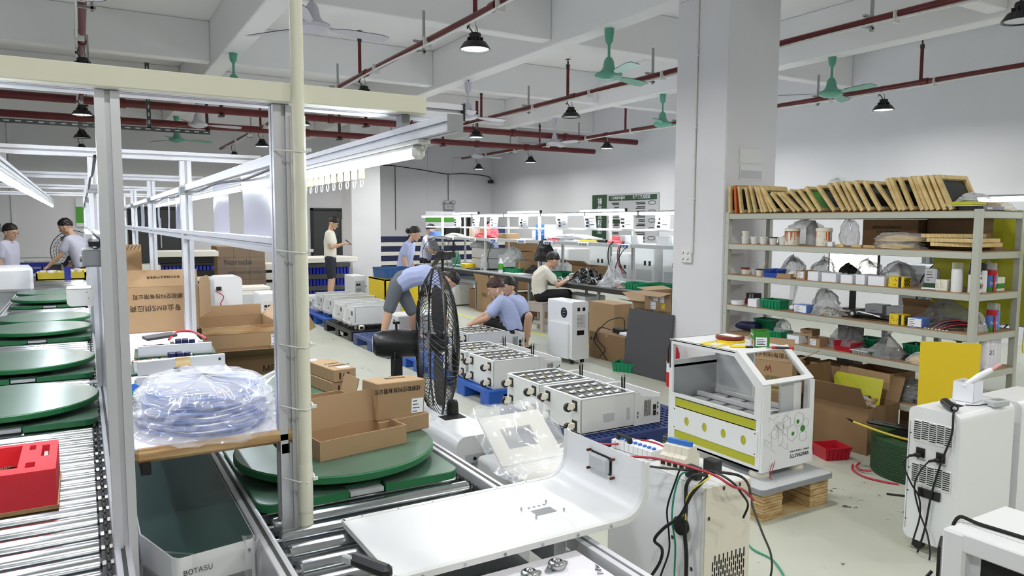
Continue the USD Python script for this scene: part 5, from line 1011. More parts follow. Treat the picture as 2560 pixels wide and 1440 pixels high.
# ---- second shelf: cups, paint pails, frames
z = SZ[1]+.0005
CUPS = [(1862, .0, 'leftmost pair of nested white paper cups on the second shelf', 1), (1870, 0, '', 0), (1885, .0, 'plain white cup second from the left on the second shelf', 0), (1908, 0, 'plain white cup third from the left on second shelf', 0), (1932, 0, 'white cup with black smeared rim on the second shelf', 2), (1942, .06, 'small white cup partly hidden behind the smeared one', 0), (1956, 0, 'wide white cup next to the first paint pail', 0)]
for p, dx, l, k in CUPS:
    if not l: continue
    cup(l, (5.27+dx, Y(p), z), .034, .066, 'white_plastic', smear='ink_black' if k == 2 else None)
cup('white paper cup stacked upside on the leftmost cup', (5.272, Y(1862), z+.066), .032, .05, 'ivory')
def pail(label, loc, r, h, drips, seed):
    t = thing('paint_pail', label, 'pail', loc); part(t, 'pail', B().lathe([(0, 0), (r*.95, 0), (r, .004), (r, h*.8), (r*1.05, h*.81), (r*1.05, h*.95), (r*1.02, h), (r*.9, h+.002), (0, h+.002)], 32), 'ivory', smooth=35); g = random.Random(seed)
    part(t, 'paint_ring', B().tube([(0, 0, h*.78), (0, 0, h*.83)], r*1.055, 32, cap=False), 'paint_orange', smooth=40) if drips > 6 else None
    for k in range(drips):
        a = math.radians(g.uniform(140, 290)); l = g.uniform(.15, .6)*h; part(t, 'paint_drip', B().tube([((r+.0008)*math.cos(a), (r+.0008)*math.sin(a), zz) for zz in np.linspace(h*.8, h*.8-l, 4)], [.004, .0035, .003, .002], 6), 'paint_orange')
    b = B()
    for k in range(9): a = math.radians(g.uniform(150, 280)); zz = g.uniform(.05, .6)*h; b.box((r*math.cos(a), r*math.sin(a), zz), (.004, .006, .004), 0, (0, 0, math.degrees(a)))
    part(t, 'spots', b, 'ink_black', kind='stuff'); return t
pail('white paint pail with orange paint ring and many drips on second shelf', (5.29, Y(1975), z), .06, .145, 12, 1); pail('white lidded paint pail with three long orange drips on second shelf', (5.3, Y(2052), z), .062, .15, 4, 5)
t = thing('plastic_bottle', 'grey plastic bottle behind the lidded paint pail', 'bottle', (5.44, Y(2030, 5.44), z)); part(t, 'bottle', B().lathe([(0, 0), (.05, 0), (.055, .01), (.055, .15), (.02, .2), (.018, .215), (0, .215)], 24), 'grey_light', smooth=35)
solo('small_cube_box', 'small white cube box right of the lidded pail', 'box', B().bx(0, .035, -.02, .025, 0, .04, .002), 'paper', (5.24, Y(2080), z))
for k, (p, l, m) in enumerate(((2105, 'wooden block with a knot at the front of second shelf', 'wood_frame'), (2145, 'short pale wooden block on the second shelf', 'wood_raw'), (2175, 'long pale wooden block on second shelf', 'wood_raw'))): solo('wood_block', l, 'wood block', B().bx(0, .03, -.035-.012*k, .035, 0, .022, .002), m, (5.23, Y(p), z))
c = carton('large dark brown carton with print standing on the second shelf', (5.5, 3.72, z), (.46, .28, .22), -90, 'card_brown', name='carton'); on_face(c, (.46, .28, .22), 'f', [('成都极空科技有限公司', .08, .15, .018), ('专业BMS供应商', .12, .11, .02)])
carton('open brown carton flap standing behind the stacked frames', (5.6, 3.25, z), (.4, .15, .24), -90, 'card_brown', top='open')
bag('clear crumpled bag hanging behind the cups', (5.6, 4.35, z), .1, .2, .2, 7, 'bag_film'); bag('clear bag between the paint pail and brown carton', (5.5, Y(2112, 5.45), z), .06, .09, .2, 9, 'bag_film', foot=.7)
bag('film wrapped pack of frames on second shelf', (5.34, Y(2255, 5.3)+.06, z+.0), .1, .17, .055, 3, 'clear_film', 'wood_frame', ch=.8, power=5); bag('upper film wrapped frame pack resting on another pack', (5.36, Y(2260, 5.3)+.06, z+.055), .1, .18, .06, 5, 'clear_film', 'wood_frame', ch=.8, power=5)
for k, (y0, zz, a, l) in enumerate(((2.83, 0, 2, 'lowest wooden frame in the flat stack on the second shelf'), (2.86, .03, -4, 'middle wooden frame in the flat stack on second shelf'), (2.9, .06, 14, 'top tilted wooden frame with blue mesh on the second shelf'))):
    screen_frame(l, xf((5.235, y0-.12+.3, z+.0+zz), rz=-90+a)@xf(rx=90 if False else 0)@np.array([[1, 0, 0, 0], [0, 0, 1, 0], [0, -1, 0, .028], [0, 0, 0, 1.]]), .34, .3, 'navy' if k == 2 else 'screen_mesh')
c = carton('small open brown carton at the right end of second shelf', (5.47, 2.72, z), (.2, .12, .06), 5, 'card_brown', 'open')
t = thing('yellow_board', 'large yellow curved board standing behind the right end of the rack', 'board', (6.05, 2.9, .9)); P = np.array([[(.02*math.cos(3*a)+.12*a*a, -.5+1.1*a, c*.82*(1-.25*max(0, .5-a))) for c in (0, 1)] for a in np.linspace(0, 1, 14)]); part(t, 'board', B().grid(P).grid(P[::-1]+[.004, 0, 0]), 'olive_yellow', smooth=40); part(t, 'foot', B().bx(-.02, .04, -.4, -.36, -.9, 0.02).bx(.06, .1, .5, .54, -.9, .02), 'grey_mid')
# ---- third shelf
z = SZ[2]+.0005
t = thing('paint_pot', 'small red-brown smeared paint pot at left of third shelf', 'pot', (5.36, Y(1865, 5.36), z)); part(t, 'pot', B().lathe([(0, 0), (.036, 0), (.038, .05), (.04, .052), (.04, .06), (0, .06)], 20), 'ivory', smooth=35); part(t, 'smear', B().lathe([(.0405, .045), (.041, .061), (0, .0612)], 20), 'red_dark'); 
cup('grey cup behind the black rimmed white pot', (5.36, Y(1888, 5.36), z), .03, .055, 'grey_light')
t = cup('white pot with black paint rim and a stirring stick on third shelf', (5.27, Y(1901), z), .034, .062, 'ivory', smear='ink_black', name='paint_pot'); part(t, 'stick', B().tube([(.01, .01, .01), (.01, -.075, .15)], .0035, 6), 'wood_raw')
bin_box('blue open fronted parts bin on the third shelf', (5.24, Y(1922)+.01, z), -90, 'blue_bin', s=.75, w=.17, d=.2, h=.09, notch=True)
carton('shallow brown open carton in front of the blue bin', (5.235, Y(1949)+.0, z), (.15, .12, .04), -90, 'card', 'open', fill=.6); bag('clear bag of small parts standing in the shallow carton', (5.31, Y(1982, 5.3), z+.01), .05, .055, .12, 5, 'clear_film', 'styro', ch=.4)
c = carton('brown carton with white printed label on the third shelf', (5.235, Y(1999), z), (.088, .16, .075), -90, 'card', 'open', fill=.7); sticker(c, (.088, .16, .075), 'f', .015, .012, .06, .055, lines=4)
WB = [(2028, .112, 'square white carton left of the torn one'), (2063, .15, 'torn low white carton on the third shelf'), (2111, .115, 'white carton in the middle of the third shelf'), (2149, .085, 'small white carton with scuffed corner'), (2180, .15, 'wide plain white carton left of the yellow box')]
for k, (p, w, l) in enumerate(WB): carton(l, (5.235, Y(p), z), (w*.88, .17, .075-.004*(k % 3)), -90, 'paper', 'open', inner='grey_light', fill=.8)
for k, (p, rx, ry, h, l, m) in enumerate(((1985, .08, .11, .16, 'grey translucent bag above the parts bag', 'bag_grey'), (2062, .07, .12, .16, 'upright grey bag in the square white carton', 'bag_grey'), (2172, .08, .12, .17, 'grey bag rising behind the small white carton', 'bag_grey'), (2248, .08, .15, .15, 'large grey crumpled bag behind the yellow box', 'bag_grey'))): bag(l, (5.45, Y(p, 5.45), z), rx, ry, h, 11+k, m, foot=.8, amp=.4)
bag('black cloth heap behind the white cartons on third shelf', (5.44, Y(2125, 5.44), z), .07, .09, .13, 21, 'black_matt', name='cloth_heap', cat='cloth')
def yellow_box(label, p, z, w=.12):
    t = carton(label, (5.235, Y(p), z), (w, .09, .078), -90, 'yellow', tape=False); dm = (w, .09, .078); F = face_T(*FACE['f'](*dm)); b = B(F); g = random.Random(p)
    for k in range(14): x, y = g.uniform(.005, w*.6), g.uniform(.006, .07); b.bx(x, x+.004, y, y+.004, 0, .0008)
    b.bx(w*.66, w*.84, 0, .078, 0, .0008); F2 = face_T(*FACE['r'](*dm)); c = B(F2)
    for i in range(6):
        for j in range(5):
            if (i+j) % 2: c.bx(.008+.012*i, .02+.012*i, .01+.012*j, .022+.012*j, 0, .0008)
    part(t, 'print', b, 'ink_black', kind='stuff'); part(t, 'checks', c, 'ink_black', kind='stuff'); return t
yellow_box('bright yellow checkered carton on the third shelf', 2231, z)
t = thing('info_card', 'tall grey printed leaflet box leaning on the third shelf', 'box', (5.3, Y(2314)+.02, z), -88); part(t, 'card', B().bx(0, .09, 0, .04, 0, .15, .004), 'grey_light'); part(t, 'dark_base', B().bx(-.001, .091, -.001, .041, .0, .045), 'green_dark'); sticker(t, (.09, .04, .15), 'f', .01, .055, .07, .085, 'poster', 4)
solo('white_sachet', 'small white leaflet lying beside the twin cartons', 'leaflet', B().box((0, 0, .008), (.03, .09, .014), .002, (0, 6, 15)), 'paper', (5.25, Y(2330), z))
for k, p in enumerate((2349, 2362)): c = carton(('left', 'right')[k]+' of the twin small cream cartons on third shelf', (5.235, Y(p), z), (.035 if k == 0 else .045, .07, .08), -90, 'ivory', tape=False); sticker(c, (.04, .07, .08), 'f', .008, .02, .012, .045, 'ivory', 4)
spray_can('white spray can with clear cap left of the corner post', (5.26, Y(2398)-.0, z), 'white_sheet', 'clear_film', .036, .205)
t = spray_can('white spray can with rainbow flower logo at the rack corner', (5.3, 2.725, z), 'white_sheet', 'black_plastic', .04, .2, band=[(.8, .98, 'navy')]); b = B(); wrap_text(b, '自喷漆', .04, .128, .018, 263); part(t, 'lettering', b, 'paper')
cols = ('red', 'orange', 'yellow', 'green_label', 'blue_cap', 'navy', 'pink_hot', 'green_sign')
for k in range(8): a = 2*PI*k/8; part(t, 'petal', B(face_T((5.3*0+.004, -.0405, .05), (1, 0, 0), (0, 0, 1))).prism(affinity.rotate(affinity.scale(Point(.014, 0).buffer(.01), 1.1, .5), math.degrees(a), origin=(0, 0)), .0012), cols[k])
b = B(); wrap_text(b, '高级喷漆', .04, .095, .014, 263); part(t, 'lettering', b, 'ink_black')
spray_can('plain white spray can with black cap beside the flower one', (5.375, 2.72, z), 'white_sheet', 'black_plastic', .033, .2); spray_can('thin grey white spray can behind the black capped pair', (5.43, 2.76, z), 'grey_light', 'black_plastic', .03, .2)
def red_blue(label, loc):
    t = spray_can(label, loc, 'light_blue', 'clear_film', .034, .2, band=[(.72, .97, 'red'), (.0, .22, 'green_sign')]); b = B(); wrap_text(b, '除锈剂', .034, .05, .018, 255); part(t, 'lettering', b, 'paper'); part(t, 'red_panel', B(face_T((-.014, -.0335, 0), (1, 0, 0), (0, 0, 1))).prism(Polygon([(-.018, .0), (.014, 0), (.002, .06), (.004, .12), (-.018, .12)]), .002), 'red'); return t
red_blue('red and blue spray can on the third shelf at rack end', (5.5, 2.72, z))
c = carton('cream carton with green stripe at rack end on third shelf', (5.55, 2.7, z), (.1, .07, .1), 0, 'ivory', tape=False); part(c, 'stripe', B().bx(-.001, .101, -.001, .071, .02, .055), 'green_label')
bag('clear crumpled bag above the green striped carton', (5.64, 2.82, z), .06, .07, .18, 31, 'bag_film')
# ---- fourth shelf
z = SZ[3]+.0005
t = thing('tape_roll', 'flat roll of white tape at left of the fourth shelf', 'tape', (5.28, Y(1846), z)); part(t, 'roll', B().lathe([(.028, 0), (.06, 0), (.06, .035), (.028, .035), (.028, 0)], 28), 'paper', smooth=35)
c = carton('small square white carton on the fourth shelf', (5.235, Y(1880), z), (.1, .1, .07), -90, 'paper', 'open', inner='grey_light', fill=.9)
t = thing('power_module', 'black heat-sink module on red bits at left of fourth shelf', 'module', (5.4, Y(1868, 5.4), z)); part(t, 'body', B().bx(0, .1, -.1, .0, .05, .1, .003), 'black_plastic'); part(t, 'base', B().bx(0, .12, -.1, .02, 0, .05, .01), 'red_dark'); part(t, 'fins', B().bx(-.002, 0, -.09, -.07, .055, .095).bx(-.002, 0, -.06, -.04, .055, .095), 'grey_mid')
bin_box('green bin on the fourth shelf', (5.245, Y(1914), z), -90, 'green_bin', w=.19, d=.14, h=.08)
t = thing('printed_bag', 'grey translucent printed bag leaning over the green bin', 'bag', (5.3, Y(1992, 5.3), z)); P = np.array([[(.02*math.sin(5*a)+.07*c, .09*(1-1.1*a)*(1-.45*(1-c))+.02, .0+.22*c+.02*math.sin(4*a)*c) for c in np.linspace(0, 1, 8)] for a in np.linspace(0, 1, 10)]); part(t, 'bag', B().grid(P), 'bag_grey', smooth=25); part(t, 'tablets', B().sph((.01, .03, .025), (.03, .03, .025), 2), 'paper', smooth=True)
c = carton('blue and white labelled carton on the fourth shelf', (5.235, Y(1997), z), (.125, .1, .068), -90, 'light_blue', tape=False); sticker(c, (.125, .1, .068), 'f', .003, .004, .118, .06, 'paper', 4)
bag('bag of silver screws on the fourth shelf', (5.29, Y(2078, 5.3), z), .07, .13, .12, 8, 'clear_film', 'silver_screws', ch=.55, amp=.2); bag('upright grey bag behind the bag of screws', (5.46, Y(2070, 5.46), z), .08, .13, .18, 18, 'bag_grey', foot=.75)
t = thing('tool_heap', 'heap of black tools and white tubes on the fourth shelf', 'tools', (5.26, Y(2160), z)); rr = random.Random(2)
for k in range(9): y = rr.uniform(-.14, .14); part(t, 'tool', B().tube([(rr.uniform(0, .1), y-.09, .01+.005*k), (rr.uniform(0, .1), y+.09, .012+.005*k)], .009, 6), 'black_plastic')
for k in range(2): part(t, 'tube', B().tube([(.02+.03*k, -.15, .04), (.04, .05, .06)], .006, 6), 'paper')
part(t, 'wheel', B().tube([(-.005, .07, .045), (.01, .07, .045)], .026, 16), 'black_plastic'); part(t, 'wheel_hub', B().tube([(-.007, .07, .045), (-.004, .07, .045)], .014, 12), 'grey_light')
for k, (p, l) in enumerate(((2168, 'left grey printed carton at the back of the fourth shelf'), (2222, 'right grey printed carton at the back of fourth shelf'))): c = carton(l, (5.45, Y(p, 5.45), z), (.15, .12, .11), -90, 'grey_light', tape=False); sticker(c, (.15, .12, .11), 'f', .04, .02, .07, .05, 'grey_light', 3)
carton('dark brown open carton behind the blue striped one', (5.42, Y(2265, 5.42), z), (.2, .16, .13), -75, 'card_brown', 'open', flaps=(('f', .08, 40),))
yellow_box('bright yellow checkered carton on the fourth shelf', 2237, z, .115)
c = carton('blue dotted carton with white label on the fourth shelf', (5.235, Y(2284), z), (.11, .1, .068), -90, 'light_blue', tape=False); sticker(c, (.11, .1, .068), 'f', .003, .004, .1, .06, 'paper', 4)
t = thing('wire_bundle', 'bundle of black and red wires hanging over the fourth shelf edge', 'wires', (5.25, Y(2385), z)); rr = random.Random(9)
for k in range(22): y = rr.uniform(-.05, .05); part(t, 'wire', B().tube(path_smooth([(-.015, y+.1, .004), (.03, y+.04, .02+.003*k*.6), (.1, y-.05, .03+.002*k), (.2, y-.08, .02)], 4), .0045, 5), 'cable_red' if k % 5 == 0 else 'cable_black', smooth=40)
for k in range(7): part(t, 'wire_end', B().box((-.02, .15-.025*k, .004), (.012, .016, .008), .002), 'ivory')
bag('large grey bag behind the wires on the fourth shelf', (5.5, Y(2370, 5.5), z), .09, .2, .17, 41, 'bag_grey', amp=.35); bag('clear bag of rivets at the rack corner on the fourth shelf', (5.42, 2.76, z), .07, .06, .13, 14, 'clear_film', 'silver_screws', ch=.55, amp=.15)
red_blue('red and blue spray can on the fourth shelf at rack end', (5.53, 2.715, z)); spray_can('blue spray can beside the red and blue one', (5.6, 2.73, z), 'light_blue', 'clear_film', .032, .19)
# ---- fifth shelf
z = SZ[4]+.0005
t = thing('hair_dryer', 'dark blue heat gun lying at left of fifth shelf', 'heat gun', (5.42, Y(1880, 5.42), z)); part(t, 'body', B().tube([(0, .16, .04), (0, .1, .05), (0, -.08, .055), (0, -.1, .055)], [.02, .04, .05, .045], 16), 'navy', smooth=40); part(t, 'handle', B().tube([(.02, -.02, .03), (.13, .0, .02)], .02, 10), 'black_plastic', smooth=40)
bin_box('green bin at the back of the fifth shelf', (5.5, Y(1895, 5.5), z+.05), -90, 'green_bin', w=.18, d=.13, h=.075); carton('plain carton under the back green bin', (5.49, Y(1895, 5.5)+.02, z), (.2, .17, .049), -90, 'card_brown', tape=False)
bin_box('green bin at the front of the fifth shelf', (5.25, Y(1922), z), -90, 'green_bin', w=.17, d=.13, h=.075); bag('clear crumpled bag standing in the front green bin', (5.36, Y(1965, 5.36), z+.02), .06, .08, .14, 51, 'bag_film')
c = carton('white open carton under a brown one on fifth shelf', (5.235, Y(1982), z), (.12, .12, .065), -90, 'paper', 'open', inner='grey_light', fill=.95); c = carton('brown open carton of red parts on the white carton', (5.3, Y(2008, 5.3), z+.066), (.11, .12, .055), -84, 'card', 'open', fill=.75); on_face(c, (.11, .12, .055), 'f', [('MADE', .03, .02, .014)])
c = carton('brown open carton with list label on the fifth shelf', (5.235, Y(2036), z), (.11, .12, .07), -90, 'card', 'open', fill=.6); sticker(c, (.11, .12, .07), 'f', .02, .01, .055, .05, lines=4)
bag('grey bag with red print on the fifth shelf', (5.4, Y(2130, 5.4), z), .08, .14, .17, 61, 'bag_grey', foot=1.2, amp=.25)
bin_box('red open fronted parts bin on fifth shelf', (5.24, Y(2104), z), -90, 'red_bin', w=.135, d=.13, h=.075, notch=True); bin_box('green bin behind the red one', (5.48, Y(2150, 5.48), z), -90, 'green_bin', w=.16, d=.14, h=.09); bin_box('clear grey shallow tray right of the red bin', (5.25, Y(2147), z), -90, 'grey_light', w=.12, d=.1, h=.03)
bag('tall pointed grey bag on the fifth shelf', (5.36, Y(2232, 5.36), z), .1, .14, .17, 71, 'bag_grey', foot=1.4, neck=.025, amp=.2)
solo('circuit_box', 'flat green plastic box at the front of the fifth shelf', 'box', B().bx(0, .08, -.09, .0, 0, .03, .006), 'green_dark', (5.24, Y(2190), z)); t = thing('black_parts', 'heap of black plastic parts behind the flat green box', 'parts', (5.32, Y(2250, 5.3), z)); rr = random.Random(6)
for k in range(10): part(t, 'piece', B().box((rr.uniform(-.05, .05), rr.uniform(-.09, .09), .012+.002*k), (.06, .02, .012), .002, (0, 0, rr.uniform(0, 180))), 'black_plastic')
bin_box('green bin near the corner post on fifth shelf', (5.46, Y(2275, 5.46), z), -90, 'green_bin', w=.17, d=.14, h=.1)
bag('clear bag of brass fittings hanging over the fifth shelf edge', (5.3, Y(2318, 5.3), z), .08, .09, .07, 81, 'clear_film', 'wood_raw', ch=.8); bag('large bag of shiny foil strips at the rack corner', (5.36, 2.84, z), .12, .16, .14, 91, 'clear_film', 'foil', ch=.85, amp=.2)
for k, (x, l) in enumerate(((5.46, 'leftmost lilac spray bottle at rack end'), (5.54, 'middle spray bottle with handwriting at rack end'), (5.61, 'third lilac bottle at rack end'), (5.68, 'rightmost lilac bottle at rack end'))):
    t = spray_can(l, (x, 2.72+.01*k, z), 'lilac_white', 'paper', .034, .225)
    if k == 1: b = B(); wrap_text(b, '23', .034, .1, .03, 262); part(t, 'lettering', b, 'ink_black')
# ---- bottom shelf and floor
z = SZ[5]+.0005
carton('brown carton on the bottom shelf behind the chassis', (5.35, 4.3, z), (.2, .2, .15), -90, 'card_brown', 'open'); c = carton('orange carton with white circle prints on the bottom shelf', (5.235, Y(1945), z), (.15, .16, .085), -90, 'orange', tape=False); b = B()
for x, y in ((.03, .065), (.08, .06), (.035, .025), (.11, .03)):
    p_ = Point(x, y).buffer(.009).difference(Point(x, y).buffer(.006)); b.prism(p_, .0008, T=face_T(*FACE['f'](.15, .16, .085)))
part(c, 'print', b, 'paper', kind='stuff'); bag('grey bag on top of the orange carton', (5.3, Y(1975), z+.086), .07, .09, .11, 101, 'bag_grey')
for k in range(2): c = carton(('lower', 'upper')[k]+' long flat brown carton on the bottom shelf', (5.24+.02*k, Y(2030)-.03*k, z+.085*k), (.36, .25, .084), -90, 'card_brown', tape=False); on_face(c, (.36, .25, .084), 'f', [('成都极空科技有限公司', .1, .04, .013)]) if k == 0 else None
carton('crumpled torn brown carton on the bottom shelf', (5.23, Y(2142), z), (.36, .3, .2), -93, 'card', 'open', fill=.8); bag('dark grey bag on the bottom shelf near the tall cabinet', (5.38, Y(2300, 5.38), z), .12, .17, .15, 111, 'bag_grey', 'grey_panel', ch=.7)
carton('dark carton with pale label in the lowest bay', (5.45, 3.3, .001), (.5, .25, .22), -90, 'card_brown', tape=False); 
c = carton('big open brown carton of scrap standing before the rack', (4.79, 3.13, .0), (.4, .53, .34), 3, 'card_brown', 'open', flaps=(('r', .2, 25), ('b', .22, 10), ('l', .2, 35)), fill=.86)
t = thing('yellow_sheet', 'yellow plastic sheet stuck in the big scrap carton', 'sheet', M=xf((5.1, 3.25, .3), rz=3)@xf(ry=14)); part(t, 'sheet', B().prism(Polygon([(0, 0), (.36, 0), (.4, .16), (.38, .2), (.0, .2)]), .003, (0, 0, 0), 'yz'), 'olive_yellow')
rr = random.Random(14)
t = thing('scrap_heap', 'film and box scraps filling the big open carton', 'scrap', (4.88, 3.3, .296), 3)
for k in range(9): part(t, 'scrap', B().box((rr.uniform(0, .2), rr.uniform(-.1, .35), .02+rr.random()*.03), (.08, .1, .025), .006, (rr.uniform(-30, 30), rr.uniform(-30, 30), rr.uniform(0, 180))), rr.choice(('grey_mid', 'black_plastic', 'styro', 'card_in', 'lilac_white')))
for k in range(3): part(t, 'film', B(xf((.05+.05*k, .1*k, .03))).grid(crumple(.08, .09, .06, 120+k, .4, n=24, m=8)), 'clear_film', smooth=25)
c = carton('brown carton with red logo and open lid flap seen through the chassis', (4.5, 4.0, .36), (.36, .3, .24), -68, 'card', 'open', flaps=(('f', .18, -14), ('r', .14, 60)), fill=.3); dm = (.36, .3, .24); on_face(c, dm, 'f', [('北京乙炳照明灯饰', .04, .09, .028)], 'ink_green'); part(c, 'logo', B(face_T(*FACE['f'](*dm))).prism(LineString([(.15, .155), (.165, .195), (.175, .16), (.19, .2), (.2, .155)]).buffer(.003), .001), 'red_dark'); part(c, 'stripe', B(face_T(*FACE['f'](*dm))).bx(.0, .36, .025, .04, 0, .0008), 'ink_green')
on_face(c, dm, 'f', [('电子材料有限公司', .05, .27, .03)])
carton('plain brown carton under the red logo carton', (4.48, 4.02, 0), (.4, .34, .359), -68, 'card_brown')
bin_box('red plastic bin on the floor in front of the scrap carton', (4.44, 3.2, 0), -20, 'red_bin', w=.17, d=.15, h=.09)
t = thing('tape_can', 'striped white tin with yellow top on the floor left of red bin', 'tin', (4.5, 3.52, 0)); part(t, 'tin', B().lathe([(0, 0), (.05, 0), (.05, .14), (.045, .145), (.035, .145), (.035, .12), (0, .12)], 24), 'paper', smooth=35); part(t, 'ring', B().lathe([(.042, .1455), (.034, .1455), (.034, .138)], 24), 'olive_yellow'); part(t, 'stripe', B().tube([(0, 0, .05), (0, 0, .056)], .0505, 24, cap=False).tube([(0, 0, .08), (0, 0, .086)], .0505, 24, cap=False), 'grey_mid')
t = thing('cable_drum', 'large dark green coil of banding with black strips on the floor', 'coil', (4.75, 2.72, 0)); part(t, 'coil', B().lathe([(.2, 0), (.29, 0), (.295, .01), (.295, .24), (.29, .25), (.2, .25), (.2, 0)], 48), 'green_dark', smooth=35); b = B()
for k in range(14): b.tube([(.2965*math.cos(a), .2965*math.sin(a), .015+.017*k+.002*math.sin(3*a+k)) for a in np.linspace(0, 2*PI, 41)[:-1]], .0018, 4, closed=True)
part(t, 'windings', b, 'green_dark', kind='stuff'); b = B().lathe([(.19, .24), (.17, .13), (.19, .02)], 32); part(t, 'core', b, 'black_matt', smooth=40)
t = thing('banding_strip', 'yellow edged black plastic strip curving over the green coil', 'strip', (0, 0, 0)); P = np.array([[(4.42+.5*a, 3.0-.45*a-.08*math.sin(3*a)+.05*c, .33-.13*math.sin(2.4*a)+.05*a+.02*c) for c in (0, .5, 1)] for a in np.linspace(0, 1, 14)]); part(t, 'strip', B().grid(P).grid(P[::-1]-[0, 0, .004]), 'black_plastic', smooth=40); part(t, 'yellow_edge', B().tube(P[:, 0]+[0, -.004, .004], .008, 6), 'yellow_sheet', smooth=40)
for k in range(2): solo('black_strip', ('front', 'rear')[k]+' black plastic profile lying across the green coil', 'strip', B().tube([(0, 0, 0), (.3, -.3, -.06)], .012, 6), 'black_plastic', (4.55+.06*k, 2.98, .32))
cable('red_hose', 'red hose looped on the floor beside the green coil', [(4.52, 3.05, .006), (4.42, 2.98, .006), (4.36, 2.86, .006), (4.38, 2.74, .006), (4.42, 2.66, .006)], .007, 'cable_red'); cable('red_hose', 'second red hose bend beside the green coil', [(4.55, 3.02, .02), (4.47, 2.99, .02), (4.43, 2.93, .02), (4.47, 2.88, .02)], .007, 'cable_red')
cable('black_hose', 'black hose on the floor under the green coil', [(4.2, 2.6, .006), (4.35, 2.42, .006), (4.5, 2.3, .006)], .006, 'cable_black')
cable('yellow_lead', 'yellow lead hanging down the right rear post of the rack', [(5.72, 2.64, 1.47), (5.79, 2.62, 1.42), (5.815, 2.62, 1.3), (5.8, 2.62, 1.0), (5.78, 2.62, .8), (5.79, 2.62, .74)], .005, 'cable_yellow')
# pedestal fan and lit bench parts behind the rack
# ================= pedestal fans
def fan_head(t, R=.36, blades=True, nsp=64, wire=.0016, depth=.1):
    """fan head along local +z (blowing direction), guard centre at the origin"""
    for s, nm in ((1, 'front_guard'), (-1, 'rear_guard')):
        b = B(); r = np.array([.05, .1, .18, .26, .32, R-.01, R]); z = s*np.array([depth, depth*.98, depth*.92, depth*.75, depth*.5, depth*.16, 0])
        for k in range(nsp):
            a = 2*PI*k/nsp+s*.9*(1-r/R)**1.2; b.tube(np.stack([r*np.cos(a), r*np.sin(a), z], -1), wire, 4, cap=False)
        for rr, zz, wr in ((.11, s*depth*.97, wire*1.6), (.22, s*depth*.85, wire), (.3, s*depth*.6, wire*1.5)): b.tube([(rr*math.cos(a), rr*math.sin(a), zz) for a in np.linspace(0, 2*PI, 33)[:-1]], wr, 4, closed=True)
        part(t, nm, b, 'black_metal')
    part(t, 'rim', B().tube([(R*math.cos(a), R*math.sin(a), 0) for a in np.linspace(0, 2*PI, 49)[:-1]], .006, 6, closed=True), 'black_metal', smooth=40)
    part(t, 'badge', B().cyl((0, 0, depth-.004), (0, 0, depth+.006), .055, n=20), 'black_plastic')
    if blades:
        for k in range(3):
            T = xf((0, 0, 0), rz=120*k); u = np.linspace(.05, R*.86, 8); wd = np.interp(u, [.05, .12, .28, R*.86], [.025, .05, .06, .04]); P = np.stack([np.stack([u, q*wd, q*wd*.55], -1) for q in (-1, -.3, .3, 1)], 1); part(t, 'blade', B(T).grid(P).grid(P[:, ::-1]+[0, 0, .002]), 'steel_dark', smooth=40)
    part(t, 'hub', B().cyl((0, 0, -.04), (0, 0, .04), .05, n=16), 'black_plastic')
def axis_M(c, a):
    a = np.asarray(a, float); a /= np.linalg.norm(a); x = np.cross([0, 0, 1.], a); x /= np.linalg.norm(x); m = np.eye(4); m[:3, 0] = x; m[:3, 1] = np.cross(a, x); m[:3, 2] = a; m[:3, 3] = c; return m
def pedestal_fan(label, c, a, R=.37, motor=True, nsp=64, wire=.0016):
    M = axis_M(c, a); t = thing('pedestal_fan', label, 'fan', M=M); fan_head(t, R, nsp=nsp, wire=wire)
    part(t, 'motor', B().lathe([(0, -.315), (.045, -.312), (.058, -.3), (.068, -.27), (.072, -.22), (.072, -.13), (.066, -.1), (0, -.1)], 28), 'black_plastic', smooth=40)
    part(t, 'end_cap', B().lathe([(.04, -.3165), (.036, -.318), (0, -.318)], 20), 'grey_light'); Mi = np.linalg.inv(M)
    def W(*p): return (Mi@np.array([*p, 1.]))[:3]
    mc = (M@np.array([0, 0, -.2, 1.]))[:3]
    part(t, 'swivel_knob', B().cyl(W(*(mc+[0, 0, .07])), W(*(mc+[0, 0, .1])), .006, n=8).cyl(W(*(mc+[0, 0, .1])), W(*(mc+[0, 0, .112])), .018, n=12), 'black_plastic')
    part(t, 'yoke', B().tube([W(*(mc+[0, 0, -.06])), W(*(mc+[0, 0, -.16]))], .03, 10), 'black_metal'); part(t, 'pole', B().tube([W(*(mc+[0, 0, -.14])), W(mc[0], mc[1], .03)], .022, 12), 'black_metal', smooth=40)
    part(t, 'base', B(Mi@xf((mc[0], mc[1], 0))).lathe([(0, 0), (.2, 0), (.2, .012), (.05, .03), (.03, .05), (0, .05)], 28), 'black_metal', smooth=40)
    part(t, 'clamp_bolt', B().cyl(W(*(mc+np.array([-.05, -.02, -.17]))), W(*(mc+np.array([-.02, -.01, -.17]))), .012, n=8), 'steel')
    part(t, 'lead', B().tube(path_smooth([W(*(mc+np.array([-.03, -.06, -.03]))), W(*(mc+np.array([-.05, -.08, -.15]))), W(*(mc+np.array([-.08, -.07, -.35])))], 6), .004, 6), 'cable_black'); return t
pedestal_fan('black industrial pedestal fan seen edge-on in front of the bending man', (1.527, 3.35, 1.05), (.95, -.31, 0), .385, nsp=72)
pedestal_fan('black pedestal fan near the far end of the workbench', (6.2, 13.4, 1.02), (-.62, -.78, .05), .37, nsp=40)
pedestal_fan('dark pedestal fan behind the smiling man at far left', (-.12, 15.1, 1.12), (-.3, -.95, .02), .37, nsp=30, wire=.0022)
